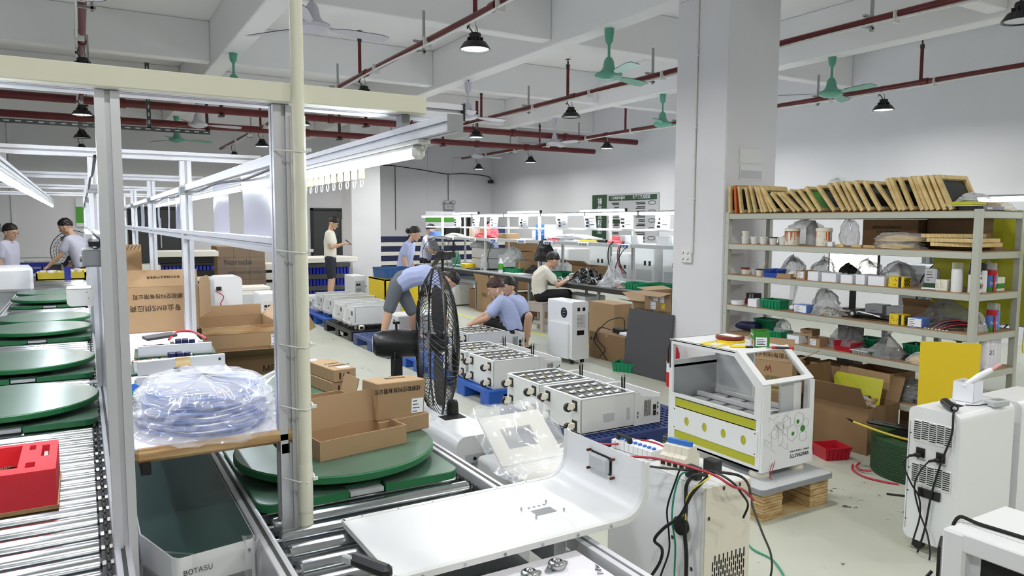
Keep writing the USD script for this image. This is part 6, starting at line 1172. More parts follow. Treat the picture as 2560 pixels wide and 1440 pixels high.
pedestal_fan('black pedestal fan standing behind the right end of the rack', (6.3, 3.3, 1.05), (-.8, -.6, .12), .36, nsp=48)
# ================= long workbench with tube lights
t = thing('workbench', 'long grey double workbench with white posts, upper shelf and papers', 'workbench'); BY0, BY1 = 6.55, 15.2
part(t, 'table_top', B().bx(6.45, 7.75, BY0, BY1, .725, .75, .004), 'grey_mid'); part(t, 'front_rail', B().bx(6.46, 6.49, BY0, BY1, .66, .725, .002), 'steel_dark'); part(t, 'shelf_board', B().bx(6.66, 7.44, BY0, BY1, 1.345, 1.365, .003), 'white_shade'); part(t, 'shelf_edge', B().bx(6.65, 6.67, BY0, BY1, 1.315, 1.37, .002), 'grey_light')
for k in range(5):
    y = 6.63+1.93*k; part(t, 'post', B().bx(6.68, 6.72, y-.02, y+.02, .75, 1.78, .002), 'white_plastic'); part(t, 'post', B().bx(7.38, 7.42, y+.3, y+.34, .75, 1.78, .002), 'white_plastic')
    for x in (6.5, 7.7): part(t, 'leg', B().bx(x-.02, x+.02, y-.02, y+.02, 0, .725, .002), 'grey_mid')
for x in (6.7, 7.4): part(t, 'rail', B().bx(x-.015, x+.015, BY0, BY1, 1.55, 1.58, .002), 'white_plastic'); part(t, 'top_rail', B().bx(x-.03, x+.03, BY0, BY1, 1.78, 1.8, .002), 'grey_light')
for k in range(7):
    for x, z in ((6.62, 1.79), (7.4, 1.86)):
        if x > 7 and k % 2: continue
        y = BY0+.05+1.24*k; l = thing('bench_tube', 'lit tube light over the %s of the workbench, %s from its near end' % ('front' if x < 7 else 'back', ORD[k]), 'light', (x, y, z)); part(l, 'tube', B().tube([(0, a, 0) for a in (.0, .6, 1.2)], .02 if x < 7 else .022, 10), 'bench_glow', smooth=40); part(l, 'backing', B().bx(-.03, .03, 0, 1.2, .02, .035, .003).bx(.0, .04, .5, .6, .02, .04), 'grey_light'); part(l, 'end_cap', B().box((0, -.01, .005), (.05, .02, .06), .005), 'black_plastic')
rr = random.Random(5)
for k, (a, b_) in enumerate(((1135, 1152), (1181, 1198), (1225, 1245), (1298, 1321), (1391, 1420), (1461, 1490), (1549, 1582), (1637, 1674))):
    y1, y0 = float(at(a, 560, X=6.66)[1]), float(at(b_, 560, X=6.66)[1]); l = thing('instruction_sheet', 'white work instruction paper hung from the workbench lights, %s from the far end' % ORD[k], 'paper', (6.66, 0, 0))
    u = np.linspace(0, 1, 5); P = np.array([[(.012*math.sin(3*c+k)-.01*math.sin(PI*q), y0+(y1-y0)*q, 1.765-.19*c) for c in u] for q in u]); part(l, 'sheet', B().grid(P).grid(P[::-1]+[-.001, 0, 0]), 'paper'); b = B()
    for q in range(3): zz = 1.73-.045*q; b.bx(-.022, -.02, y0+(y1-y0)*.08, y0+(y1-y0)*rr.uniform(.4, .5), zz, zz+.006)
    for q in range(3): zz = 1.7-.05*q; b.bx(-.022, -.02, y0+(y1-y0)*.55, y0+(y1-y0)*rr.uniform(.65, .85), zz, zz+.03)
    part(l, 'print', b, 'ink_black', kind='stuff')
for k, px in enumerate((1128, 1183, 1235, 1305, 1372, 1460, 1562)):
    y = float(at(px, 605, X=6.64)[1]); l = thing('power_strip', 'white power strip fixed to workbench shelf edge, %s from the far end' % ORD[k], 'power strip', (6.64, y, 1.335)); part(l, 'case', B().bx(-.03, 0, -.13, .13, -.03, .03, .006), 'white_plastic')
    for q in range(3): part(l, 'socket', B().bx(-.033, -.03, -.1+.065*q, -.06+.065*q, -.015, .018), 'blue_cap' if k in (2, 3, 4, 6) else 'grey_mid')
    if k % 2 == 0: part(l, 'cable', B().tube(path_smooth([(-.03, -.1, 0), (-.06, .0, -.1), (-.05, .15, -.35), (-.02, .12, -.58)], 5), .006, 5), 'cable_black', smooth=40)
BZ, UZ = .7505, 1.3655
def bp(px, X, py=690): return (X, float(at(px, py, X=X)[1]))
carton('light blue small box on the workbench upper shelf far end', (*bp(1085, 6.75), UZ), (.2, .3, .09), 0, 'light_blue', tape=False)
bag('red plastic bag on the workbench upper shelf', (*bp(1213, 6.85), UZ), .16, .3, .1, 5, 'pink_hot', amp=.3); bag('pink bag standing by the shelf post', (*bp(1226, 7.0), UZ), .12, .2, .26, 15, 'pink_hot', amp=.25)
carton('dark purple and white box on the workbench shelf', (*bp(1240, 7.1), UZ), (.2, .25, .22), 0, 'navy', tape=False); carton('low brown carton on the workbench shelf', (*bp(1262, 6.75), UZ), (.3, .35, .1), -8, 'card', tape=False); carton('brown carton at the back of the workbench shelf', (*bp(1200, 7.15), UZ), (.25, .5, .2), 0, 'card', tape=False)
cup('white mug-like roll on the workbench shelf', (*bp(1188, 6.8), UZ), .06, .2, 'paper')
c = carton('blue and white carton on the workbench shelf', (*bp(1372, 6.78), UZ), (.25, .42, .27), 0, 'paper', tape=False); part(c, 'blue_side', B().bx(-.001, 0, .15, .421, .0, .271), 'blue_cap'); on_face(c, (.25, .42, .27), 'l', [('HYBRID', .03, .15, .035), ('complete set', .03, .09, .025)], 'paper')
solo('white_carton_small', 'small white carton beside the blue and white one', 'carton', B().bx(0, .2, 0, .2, 0, .16, .003), 'paper', (*bp(1345, 6.8), UZ))
bag('long white plastic bag lying on the workbench shelf', (*bp(1437, 6.9), UZ), .2, .55, .11, 25, 'white_bag', amp=.3); bag('white foam bag at the far end of workbench shelf', (*bp(1137, 6.85), UZ), .12, .35, .07, 35, 'styro')
solo('red_tool', 'red hand tool beside the long white bag', 'tool', B().tube([(0, 0, .02), (.05, .4, .02)], .022, 8), 'pink_hot', (*bp(1398, 6.72), UZ)); solo('yellow_tool', 'yellow long tool on the workbench shelf edge', 'tool', B().tube([(0, 0, .015), (.02, .7, .015)], .02, 8), 'yellow', (*bp(1490, 6.72), UZ)); 
carton('small red box on the workbench shelf near the pillar', (*bp(1545, 6.8), UZ), (.15, .2, .1), 0, 'pink_hot', tape=False); solo('red_cloth', 'red clamp lying in front of the small red box', 'clamp', B().box((0, 0, .02), (.1, .28, .04), .01), 'pink_hot', (*bp(1538, 6.72), UZ))
for k, (p, l) in enumerate(((1560, 'left white power module on the shelf near the pillar'), (1590, 'right white power module on shelf near the pillar'))): solo('white_module', l, 'module', B().bx(0, .12, 0, .12, 0, .12, .006), 'white_sheet', (*bp(p, 6.75), UZ))
solo('black_tool', 'black tool on the workbench shelf right of the yellow one', 'tool', B().tube([(0, 0, .025), (.05, .3, .025)], .025, 8), 'black_plastic', (*bp(1515, 6.75), UZ)); bin_box('clear plastic food box at the near end of workbench shelf', (*bp(1672, 6.75), UZ), 0, 'white_sheet', w=.2, d=.25, h=.12)
for k, (p, m) in enumerate(((1532, 'cable_black'), (1556, 'cable_red'), (1560, 'cable_black'))): cable('hanging_leads', ('black leads hanging from the shelf left of the red pair', 'red leads hanging from the shelf by the post', 'black leads hanging next to the red ones')[k], [(6.66, bp(p, 6.66)[1], 1.4), (6.6, bp(p, 6.66)[1]+.03, 1.3), (6.58, bp(p, 6.6)[1]+.08, 1.1), (6.6, bp(p, 6.6)[1]-.02*k, .95)], .009, m)
# on the table
Y_ = lambda p: bp(p, 6.6)
bin_box('green bin on the workbench behind the water bottle', (*bp(1248, 6.55), BZ), -90, 'green_bin', w=.5, d=.3, h=.1); bin_box('green bin on the workbench beside the stool man', (*bp(1372, 6.75, 680), BZ), -90, 'green_bin', w=.4, d=.3, h=.1); bin_box('green ribbed bin at the near end of the workbench', (*bp(1555, 6.5), BZ), -90, 'green_bin', w=.34, d=.25, h=.085); bin_box('second green bin at the near end of the workbench', (*bp(1615, 6.72), BZ), -90, 'green_bin', w=.34, d=.25, h=.085)
t = thing('water_bottle', 'clear water bottle with label on the workbench', 'bottle', (*bp(1206, 6.55), BZ)); part(t, 'bottle', B().lathe([(0, 0), (.04, 0), (.042, .02), (.042, .2), (.015, .26), (.015, .29), (0, .29)], 16), 'clear_film', smooth=35); part(t, 'label', B().tube([(0, 0, .09), (0, 0, .17)], .043, 16, cap=False), 'grey_light'); part(t, 'cap', B().cyl((0, 0, .285), (0, 0, .31), .018, n=10), 'paper')
t = thing('drink_bottle', 'white drink bottle with green leaf label on the workbench', 'bottle', (*bp(1252, 6.5), BZ)); part(t, 'bottle', B().lathe([(0, 0), (.045, 0), (.045, .2), (.02, .24), (.02, .27), (0, .27)], 16), 'paper', smooth=35); part(t, 'label', B().tube([(0, 0, .07), (0, 0, .18)], .046, 16, cap=False), 'green_sign')
t = thing('yellow_level', 'yellow and black tool on the workbench far end', 'tool', (*bp(1166, 6.55), BZ)); part(t, 'body', B().bx(0, .2, 0, .25, 0, .1, .01), 'yellow'); part(t, 'dark_part', B().bx(-.02, .22, -.4, -.02, 0, .025, .005), 'black_plastic')
solo('teal_drill', 'pale teal fan-like gadget on the workbench far end', 'gadget', B().sph((0, 0, .16), (.05, .2, .15), 2).box((0, -.1, .03), (.1, .5, .06), .02), 'fan_green', (*bp(1140, 6.7), BZ), smooth=40)
for k, (zz, l) in enumerate(((0, 'lower white carton in the stack on the workbench'), (.2, 'upper white carton in the stack on the workbench'))): carton(l, (6.75, bp(1218, 6.75)[1], BZ+.02+zz), (.5, .65, .19), 0, 'white_shade', tape=False)
bag('white film heap on top of the white carton stack', (6.95, bp(1205, 6.95)[1], BZ+.415), .18, .3, .12, 8, 'white_bag'); carton('white carton lying right of the stack on the workbench', (7.0, bp(1262, 7.0)[1], BZ), (.4, .6, .3), 0, 'paper', tape=False)
carton('brown carton with a white bag in it on the workbench', (6.7, bp(1300, 6.7)[1], BZ), (.4, .42, .24), -20, 'card', 'open', fill=.9); bag('white plastic bag standing in the brown carton', (6.85, bp(1292, 6.85)[1]+.1, BZ+.2), .15, .2, .24, 45, 'white_bag', amp=.3)
carton('open brown carton on the bench behind the wire heap', (6.95, bp(1475, 6.95)[1], BZ), (.35, .5, .22), 0, 'card', 'open', flaps=(('l', .18, 60), ('b', .15, 70)))
t = thing('wire_heap', 'big heap of grey and black wire leads on the workbench before the stool man', 'wires', (6.62, bp(1470, 6.62)[1], BZ)); rr = random.Random(77)
for k in range(70):
    a = rr.uniform(0, 2*PI); r = abs(rr.gauss(0, .22)); x, y = .6*r*math.cos(a)-.02, 1.5*r*math.sin(a); h = max(.01, .24*(1-(r/.5)**1.3)*rr.uniform(.3, 1)); q = rr.uniform(-.5, .5); part(t, 'lead', B().tube(path_smooth([(x-.05, y-.13, h*.5), (x, y, h+.015), (x+.05*q, y+.15, h*.6)], 3), .012, 5), rr.choice(('cable_black', 'grey_light', 'grey_mid', 'cable_black')), smooth=40)
for k in range(16): part(t, 'terminal_block', B().box((rr.uniform(-.1, .1), rr.uniform(-.4, .4), rr.uniform(.03, .14)), (.05, .1, .025), .004, (rr.uniform(-20, 20), 0, rr.uniform(0, 180))), rr.choice(('white_shade', 'grey_mid', 'black_plastic')))
t = bag('clear bag tied at the top, standing on the workbench', (*bp(1532, 6.6), BZ), .14, .22, .36, 3, 'bag_film', neck=.03, foot=1.3, amp=.15); bag('small bag of red-grey screws on the bench front edge', (*bp(1550, 6.52), BZ), .09, .16, .1, 6, 'clear_film', 'copper', ch=.85)
solo('black_box', 'flat black box on the workbench in front of wire heap', 'box', B().bx(0, .14, 0, .28, 0, .03, .005), 'black_plastic', (*bp(1497, 6.48), BZ)); solo('circuit_tray', 'white flat tray of parts beside the drink bottle', 'tray', B().bx(0, .25, 0, .6, 0, .03, .004), 'white_shade', (*bp(1300, 6.47), BZ)); solo('black_cloth', 'black cloth hung on the post behind the stool man', 'cloth', B().grid(crumple(.08, .22, .3, 4, .4, n=24, m=10)), 'black_matt', (6.66, bp(1362, 6.66)[1], 1.02), smooth=30)
bag('black folded jacket on the workbench left of stool man', (7.0, bp(1335, 7.)[1], BZ), .2, .45, .16, 55, 'grey_panel', name='jacket', cat='jacket')
# ---- white product stacks beyond the bench, on a low table
solo('low_table', 'long low table beyond the workbench carrying white cabinets', 'table', B().bx(8.1, 9.0, 7.4, 14.0, .5, .54, .004).bx(8.15, 8.25, 7.5, 7.6, 0, .5).bx(8.15, 8.25, 13.8, 13.9, 0, .5).bx(8.85, 8.95, 7.5, 7.6, 0, .5).bx(8.85, 8.95, 13.8, 13.9, 0, .5), 'grey_mid')
for k, (y, h, w) in enumerate(((12.4, .62, .4), (11.8, .62, .4), (10.6, .72, .5), (9.95, .6, .55), (9.3, .75, .5), (8.6, .74, .5), (8.0, .68, .45), (7.5, .6, .4))):
    c = thing('white_unit', 'white cabinet unit on the low table beyond the workbench, %s from its far end' % ORD[k], 'cabinet', (8.2, y, .541)); part(c, 'body', B().bx(0, .6, 0, w, 0, h, .015), 'white_shade'); part(c, 'panel', B().bx(-.003, 0, .05, w-.05, .05, h*.45, .001), 'grey_light')
    for q in range(2): part(c, 'window', B().bx(-.005, 0, .08+.12*q, .13+.12*q, h*.55, h*.65), 'ink_black')
for k in range(4): carton('dark shelf carton stacked far behind the workbench, %s from the bottom' % ORD[k], (9.3, 15.5, .01+.32*k), (.6, .7, .3), 0, 'card_brown', tape=False)
# ---- under and before the bench
for k, (px, X, w, d, h, l, m) in enumerate(((1228, 6.36, .5, .7, .52, 'tall brown carton with open top flaps under the bench behind the sitting man', 'card'), (1300, 6.6, .5, .5, .4, 'brown carton far under the bench behind the seated pair', 'card_brown'), (1400, 6.65, .4, .5, .45, 'brown carton under the bench beside the stool', 'card_brown'))):
    c = carton(l, (X, bp(px, X, 790)[1], 0), (w, d, h), -6 if k == 0 else 0, m, 'open' if k == 0 else 'closed', flaps=(('l', .2, 20), ('f', .2, -25)) if k == 0 else (), tape=k > 0)
    if k == 0: on_face(c, (w, d, h), 'l', [('易碎品', .25, .3, .06)])
c = thing('white_cabinet_low', 'white low cabinet under the far end of the bench', 'cabinet', (6.3, 13.1, 0)); part(c, 'body', B().bx(0, .5, 0, .9, .02, .42, .01), 'white_shade'); part(c, 'slot', B().bx(-.002, 0, .5, .53, .15, .3), 'ink_black'); part(c, 'foot', B().bx(.02, .08, .05, .85, 0, .02), 'black_plastic')
carton('open brown carton under the bench behind the fan', (6.55, 12.0, 0), (.5, .8, .38), 0, 'card_brown', 'open'); solo('white_board', 'white board lying under the far end of the workbench', 'board', B().bx(0, .7, 0, 1.3, 0, .08, .01), 'white_sheet', (6.75, 13.0, .5), M=xf((6.75, 12.8, .43)))
t = thing('battery_tester', 'white tester box with vents and orange meter under the bench', 'tester', (6.6, bp(1462, 6.6, 730)[1], .3)); part(t, 'case', B().bx(0, .4, 0, .75, 0, .24, .008), 'white_sheet'); v = B(); vents(v, (-.002, .6, .07), (0, -1, 0), (0, 0, 1), 8, 1, .03, .03, .012, .09); vents(v, (-.002, .22, .07), (0, -1, 0), (0, 0, 1), 6, 1, .03, .03, .012, .09); part(t, 'vents', v, 'ink_black', kind='stuff'); part(t, 'meter', B().bx(-.04, 0, .28, .4, .04, .15, .01), 'orange'); part(t, 'meter_screen', B().bx(-.043, -.04, .31, .37, .08, .12), 'ink_black'); part(t, 'stand', B().bx(.02, .38, .05, .7, -.3, 0), 'grey_mid')
bag('foil wrapped bundle under the near end of the bench', (6.9, 7.6, .05), .25, .5, .5, 66, 'clear_film', 'foil', ch=.8)
# ---- plastic stool
t = thing('plastic_stool', 'beige plastic stool under the man in the white shirt', 'stool', (6.1, 9.5, 0), 20); S_, h = .16, .45
part(t, 'seat', B().box((0, 0, h-.012), (.3, .3, .024), .01), 'stool_plastic')
for sx in (-1, 1):
    for sy in (-1, 1):
        v = []; w = .05
        for z, e in ((0, .18), (h-.02, .14)): v += [(sx*(e-w), sy*e, z), (sx*e, sy*e, z), (sx*e, sy*(e-w), z), (sx*(e-.012), sy*(e-.012-w*.6), z), (sx*(e-.012), sy*(e-.012), z), (sx*(e-w), sy*(e-.012), z)]
        m = trimesh.convex.convex_hull(np.array([(x, y, z) for x, y, z in v])); part(t, 'leg', B().add(m.vertices, m.faces), 'stool_plastic')
for a in range(4): part(t, 'apron', B(xf(rz=90*a)).bx(-.13, .13, .13, .142, .3, h-.02, .004).bx(-.15, .15, .15, .158, .12, .17, .004), 'stool_plastic')
# ---- cartons right of the tower cabinet
t_ = carton('low wide brown carton right of the white tower with cables on top', (5.42, 6.62, 0), (.5, .7, .325), 0, 'card_brown'); on_face(t_, (.5, .7, .325), 'l', [('▲▲', .02, .22, .04)])
t = thing('charger', 'black charger brick with leads on the low carton', 'charger', (5.55, 6.95, .326)); part(t, 'brick', B().bx(0, .1, -.12, .08, 0, .06, .01), 'black_plastic'); part(t, 'lead', B().tube(path_smooth([(0, .08, .03), (-.1, .2, .05), (-.16, .22, -.1), (-.16, .1, -.2), (-.17, -.05, -.3)], 6), .006, 6), 'cable_black', smooth=40); part(t, 'lead', B().tube(path_smooth([(.05, -.1, .05), (.1, .0, .18), (.02, .2, .12), (-.15, .2, -.05), (-.165, .0, -.18), (-.17, .1, -.29)], 6), .006, 6), 'cable_black', smooth=40)
solo('white_trays', 'white flat tray of clips on the low carton', 'tray', B().bx(0, .3, -.25, .0, 0, .035, .006), 'paper', (5.5, 6.83, .326))
for k, (z, h) in enumerate(((0, .3), (.301, .29))): c = carton(('lower', 'upper')[k]+' brown carton stacked behind the dark grey panel', (5.6, 5.95, z), (.5, .6, h), 0, 'card', tape=False); on_face(c, (.5, .6, h), 'l', [('极空科技', .35 if k else .4, .12, .04)] + ([('↑↑', .12, .15, .05)] if k else [])); sticker(c, (.5, .6, h), 'l', .05, .1, .06, .1, lines=3)
carton('tall brown carton leaning behind the low one', (5.95, 7.5, 0), (.3, .55, .6), 0, 'card', tape=False)
c = carton('open brown carton with big flap on the stack near the pillar', (5.58, 6.22, .592), (.45, .42, .15), 6, 'card', 'open', flaps=(('l', .24, 78), ('b', .2, 60)), inner='card'); on_face(c, (.45, .42, .15), 'l', [('专业BMS供应商', .04, .06, .03)])
dm = (.4, .42, .2); c = carton('brown carton with white and yellow labels next to the near pillar', (5.33, 5.76, .72), dm, 0, 'card', 'open', flaps=(('l', .17, 100), ('b', .15, 80)), inner='card'); sticker(c, dm, 'l', .24, .09, .07, .075, lines=3); sticker(c, dm, 'l', .14, .1, .07, .07, lines=4); sticker(c, dm, 'l', .27, .02, .05, .06, 'yellow', 2); sticker(c, dm, 'l', .1, .01, .08, .08, lines=3); sticker(c, dm, 'l', .06, .12, .03, .03, 'blue_cap', 0)
solo('dark_panel', 'dark grey board leaning upright left of the near pillar', 'board', B().bx(0, .018, 0, .72, 0, .7, .003), 'grey_panel', M=xf((5.2, 5.66, .012), ry=6))

t = thing('fire_extinguisher', 'red fire extinguisher standing left of the near pillar', 'fire extinguisher', (5.15, 5.52, 0)); part(t, 'cylinder', B().lathe([(0, 0), (.06, 0), (.065, .01), (.065, .34), (.045, .4), (.02, .42), (0, .42)], 24), 'red', smooth=35); part(t, 'label', B().tube([(0, 0, .15), (0, 0, .26)], .0655, 24, cap=False), 'paper'); part(t, 'valve', B().cyl((0, 0, .42), (0, 0, .46), .018, n=10).box((.02, 0, .47), (.1, .02, .015), .004), 'black_metal'); part(t, 'hose', B().tube(path_smooth([(-.02, 0, .44), (-.08, -.02, .42), (-.085, -.02, .25)], 5), .01, 6), 'black_plastic')
bin_box('green bin on the floor in front of the dark panel', (5.1, 6.42, 0), -60, 'green_bin', w=.24, d=.2, h=.1)
# ================= cartons on the right turntable and conveyor
zt = .942
c = carton('long open brown carton on the front turntable', (.585, 2.115, zt), (.3, .13, .06), 10, 'card', 'open', flaps=(('b', .1, 10),)); part(c, 'side_flap', B(xf((0, .13, .06), rz=0)).prism(Polygon([(0, 0), (-.05, .04), (-.05, .1), (0, .12)]), .003, (0, 0, 0), 'yz'), 'card'); on_face(c, (.3, .13, .06), 'l', [('↑T', .02, .015, .02)])
dm = (.2, .11, .055); c = carton('brown tray carton under the upright printed carton', (.82, 2.25, zt), dm, 12, 'card', 'closed', tape=False); on_face(c, dm, 'r', [('⌂↑☂', .02, .015, .022)])
dm = (.19, .1, .125); c = carton('brown carton with upside-down printing on the turntable', None, dm, M=xf((.815, 2.262, zt+.056), rz=12)@xf(ry=3), tape=False); on_face(c, dm, 'f', [('成都极空科技有限公司', .17, .105, .0135, True)]); on_face(c, dm, 't', [('自动化BMS板', .15, .07, .01, True)]); sticker(c, dm, 'f', .135, .012, .048, .05, lines=4); part(c, 'flap_fold', B(face_T(*FACE['r'](*dm))).prism(Polygon([(.01, .125), (.05, .08), (.055, .085), (.04, .125)]), .002), 'card_dark')
dm = (.1, .25, .052)
for k in range(2): c = carton(('lower', 'upper')[k]+' small closed brown carton behind on the second turntable', (.868+.004*k, 2.93-.006*k, zt+.053*k), dm, 9, 'card', tape=False); on_face(c, dm, 'f', [('⌂↑☂', .02, .015, .018)]); on_face(c, dm, 't', [('成都极空科技', .015, .08, .012), ('专业BMS', .02, .13, .012)]) if k else None; sticker(c, dm, 't', .035, .02, .05, .035, lines=0) if k else None
c = carton('small open carton of green boards between the pole and closed cartons', (.7, 2.66, zt), (.18, .14, .045), 5, 'card', 'open', flaps=(('r', .07, 15),)); t = thing('green_board', 'green circuit board lying in the small open carton', 'circuit board', (.75, 2.7, zt+.03), 20); part(t, 'board', B().box((0, 0, 0), (.09, .05, .003), 0, (10, -12, 0)), 'green_bin'); part(t, 'connector', B().box((-.02, 0, .008), (.02, .03, .012), .001), 'grey_light')
dm = (.34, .34, .225); c = carton('large brown carton with open lid printed in Chinese on the middle shelf', (.16, 3.98, 1.109), dm, 0, 'card', 'closed', tape=False, M=None); on_face(c, dm, 'f', [('成都极空科技有限公司', .29, .185, .018, True), ('专业BMS供应商', .26, .13, .024, True)]); sticker(c, dm, 'f', .29, .09, .035, .05, lines=3)
T = xf((0, 0, .225), rx=-28); part(c, 'lid_panel', B(T).bx(0, .34, 0, .005, 0, .09), 'card'); gl = glyphs('自动化组装生产线专用', .011, .0006, True, 26); part(c, 'lettering', B(T@face_T((.26, -.001, .055), (-1, 0, 0), (0, 0, -1))).add(gl.vertices, gl.faces), 'ink')
part(c, 'lid_flap', B(xf((0, .3, .225), rx=-8)).bx(.0, .11, 0, .005, 0, .2), 'card'); b = B(xf((0, .3, .225), rx=-8))
for k in range(6): b.add(*(lambda m: (m.vertices, m.faces))(B().box((.015+.017*k, -.001, .185), (.0025, .001, .028), 0, (0, 30, 0)).tm()))
part(c, 'hatch_print', b, 'ink_black', kind='stuff'); part(c, 'end_flap', B(xf((.34, 0, .06), rz=-18)).prism(Polygon([(0, 0), (.3, 0), (.3, .16), (.22, .2), (.05, .2), (0, .16)]), .005, (0, 0, 0), 'yz'), 'card')
dm = (.4, .5, .235); c = carton('large open brown carton on the right conveyor behind the white pole', (.515, 4.02, .871), dm, 0, 'card', 'open', flaps=(('b', .06, 8), ('r', .12, 50)), inner='card'); part(c, 'tape', B().bx(.0, .4, -.0012, 0, .195, .235), 'wood_edge'); sticker(c, dm, 'f', .345, .12, .05, .06, lines=2)
dm = (.3, .3, .14); c = carton('brown carton in front of the large open one on the right conveyor', (.53, 3.62, .871), dm, 0, 'card_brown', 'open', flaps=(('f', .12, 65),)); on_face(c, dm, 'f', [('ME', .2, .06, .03)])
solo('card_flap', 'loose cardboard flap sticking up behind the white pole', 'cardboard', B().box((0, 0, .06), (.22, .004, .11), 0, (0, -28, 0)), 'card', (1.03, 4.2, .985)); solo('white_roll', 'white cylinder roll behind the small closed cartons', 'roll', B().tube([(0, 0, 0), (.1, .03, 0)], .035, 16), 'paper', (.93, 3.75, .907), smooth=40)
# ================= electronics on the middle shelf
zs = 1.1085
def board(label, x, y, rz, seed, w=.26, d=.22):
    t = thing('circuit_assembly', label, 'circuit board', (x, y, zs), rz); g = random.Random(seed)
    part(t, 'board', B().bx(0, w, 0, d, .004, .008), 'green_dark'); part(t, 'heat_sink', sum_b([B().bx(w*.05, w*.95, d*.05, d*.12, .008, .05)]+[B().bx(w*.05, w*.95, d*.14+.012*k, d*.14+.012*k+.004, .008, .045) for k in range(3)]), 'grey_light')
    for k in range(5): part(t, 'capacitor', B().cyl((w*.55+.026*(k % 3), d*.55+.03*(k//3), .008), (w*.55+.026*(k % 3), d*.55+.03*(k//3), .05), .012, n=12), 'navy')
    for k in range(10): part(t, 'connector', B().bx(*(lambda x_, y_: (x_, x_+g.uniform(.012, .03), y_, y_+g.uniform(.01, .018), .008, g.uniform(.02, .035)))(g.uniform(.01, w*.85), g.uniform(d*.35, d*.85)), .001), g.choice(('paper', 'white_sheet', 'ink_black', 'grey_light')))
    for k in range(3): xx, yy = w*(.15+.17*k), d*.8; part(t, 'coil', B().tube([(xx+.014*math.cos(a), yy+.014*math.sin(a), .02) for a in np.linspace(0, 2*PI, 13)[:-1]], .007, 6, closed=True), 'copper', smooth=True)
    part(t, 'relay', B().bx(w*.3, w*.5, d*.38, d*.5, .008, .035, .002), 'grey_panel'); return t
board('circuit assembly with black capacitors at back of the middle shelf', .16, 3.2, -4, 1, .3, .24); board('circuit assembly with copper coils in the middle of the shelf', .13, 2.86, 3, 2, .28, .22); board('circuit assembly with blue transformers nearest the cable bag', .12, 2.56, -5, 3, .24, .2)
t = thing('aluminium_bracket', 'long grey aluminium bar with tape standing on circuit boards', 'bar', (.15, 2.79, zs), 6); part(t, 'bar', B().bx(0, .29, 0, .012, 0, .062, .002), 'grey_light'); part(t, 'tape', B().bx(.12, .17, -.001, .013, -.0, .063), 'wood_raw'); part(t, 'hole', B().cyl((.27, -.001, .045), (.27, .0, .045), .005, n=10), 'ink_black')
t = thing('finned_plate', 'white finned plate beside the cable bag', 'plate', (.2, 2.48, zs), 8)
for k in range(4): part(t, 'fin', B().bx(0, .22, .012*k, .012*k+.004, .0, .045-.003*k, .001), 'white_sheet')
for k, (x, y, l) in enumerate(((.12, 2.5, 'left blue transformer coil on the shelf behind the cable bag'), (.24, 2.6, 'right blue transformer coil behind the cable bag'))): t = thing('transformer', l, 'transformer', (x, y, zs+.009)); part(t, 'core', B().bx(-.02, .02, -.012, .012, 0, .03, .003), 'blue_cap'); part(t, 'disc', B().cyl((0, -.02, .022), (0, -.014, .022), .018, n=16), 'blue_cap')
cable('red_wire', 'thick red wire arching over the circuit boards', [(.3, 3.35, zs+.05), (.34, 3.4, zs+.075), (.4, 3.4, zs+.07), (.44, 3.3, zs+.05)], .005, 'cable_red'); solo('black_module', 'black flat module on the back circuit assembly', 'module', B().box((0, 0, 0), (.12, .08, .012), .002, (0, -4, 10)), 'grey_panel', (.27, 3.4, zs+.06))
t = thing('led_board', 'small green circuit board with yellow leds beside the left post', 'circuit board', (.1, 2.36, zs)); part(t, 'board', B().bx(0, .05, 0, .004, 0, .05), 'green_bin'); b = B()
for i in range(4):
    for j in range(3): b.bx(.006+.011*i, .01+.011*i, -.002, 0, .008+.014*j, .012+.014*j)
part(t, 'leds', b, 'yellow', kind='stuff')
# ================= left side white units and far tables

t = thing('white_unit', 'long white cabinet lying tilted at far left behind the windowed one', 'cabinet', M=xf((-1.35, 9.6, .88), rz=4)); part(t, 'body', B().bx(0, .88, 0, .75, 0, .26, .03), 'white_sheet'); part(t, 'seam', B().bx(.45, .47, -.002, .75, .0, .262), 'grey_light'); part(t, 'stand', B().bx(.03, .72, .05, .7, -.88, 0), 'grey_light')
t = thing('white_unit', 'white cabinet with dark window left of the conveyor', 'cabinet', (-1.06, 9.7, 0)); part(t, 'body', B().bx(0, .43, 0, .5, .72, 1.07, .012), 'white_shade'); part(t, 'window', B().bx(.24, .31, -.004, 0, .85, .96), 'grey_panel'); part(t, 'stand', B().bx(.02, .4, .02, .48, 0, .72), 'grey_light')
t = thing('white_unit', 'long white cabinet lying at far left behind the windowed one', 'cabinet', M=xf((-1.5, 11.1, .885), rz=3)); part(t, 'body', B().bx(0, .93, 0, .8, 0, .17, .025), 'white_sheet'); part(t, 'recess', B().bx(.55, .88, .08, .72, .168, .172), 'white_shade'); part(t, 'seam', B().bx(.48, .5, -.002, .8, .0, .172), 'grey_light'); part(t, 'stand', B().bx(.03, .8, .05, .7, -.885, 0), 'grey_light')
t = thing('white_unit', 'low white cabinets at the left edge beside the second turntable', 'cabinet', (-1.1, 6.3, 0)); part(t, 'body', B().bx(0, .46, 0, .8, .4, .82, .015), 'white_shade'); part(t, 'stand', B().bx(.02, .4, .05, .7, 0, .4), 'grey_light')
t = thing('yellow_tray', 'pale yellow tray of white parts at the far end of the left conveyor', 'tray', (-.54, 11.6, .8705)); part(t, 'tray', B().bx(0, .58, 0, .02, 0, .09).bx(0, .58, .5, .52, 0, .09).bx(0, .02, 0, .52, 0, .09).bx(.56, .58, 0, .52, 0, .09).bx(0, .58, 0, .52, 0, .01), 'yellow_sheet'); g = random.Random(4)
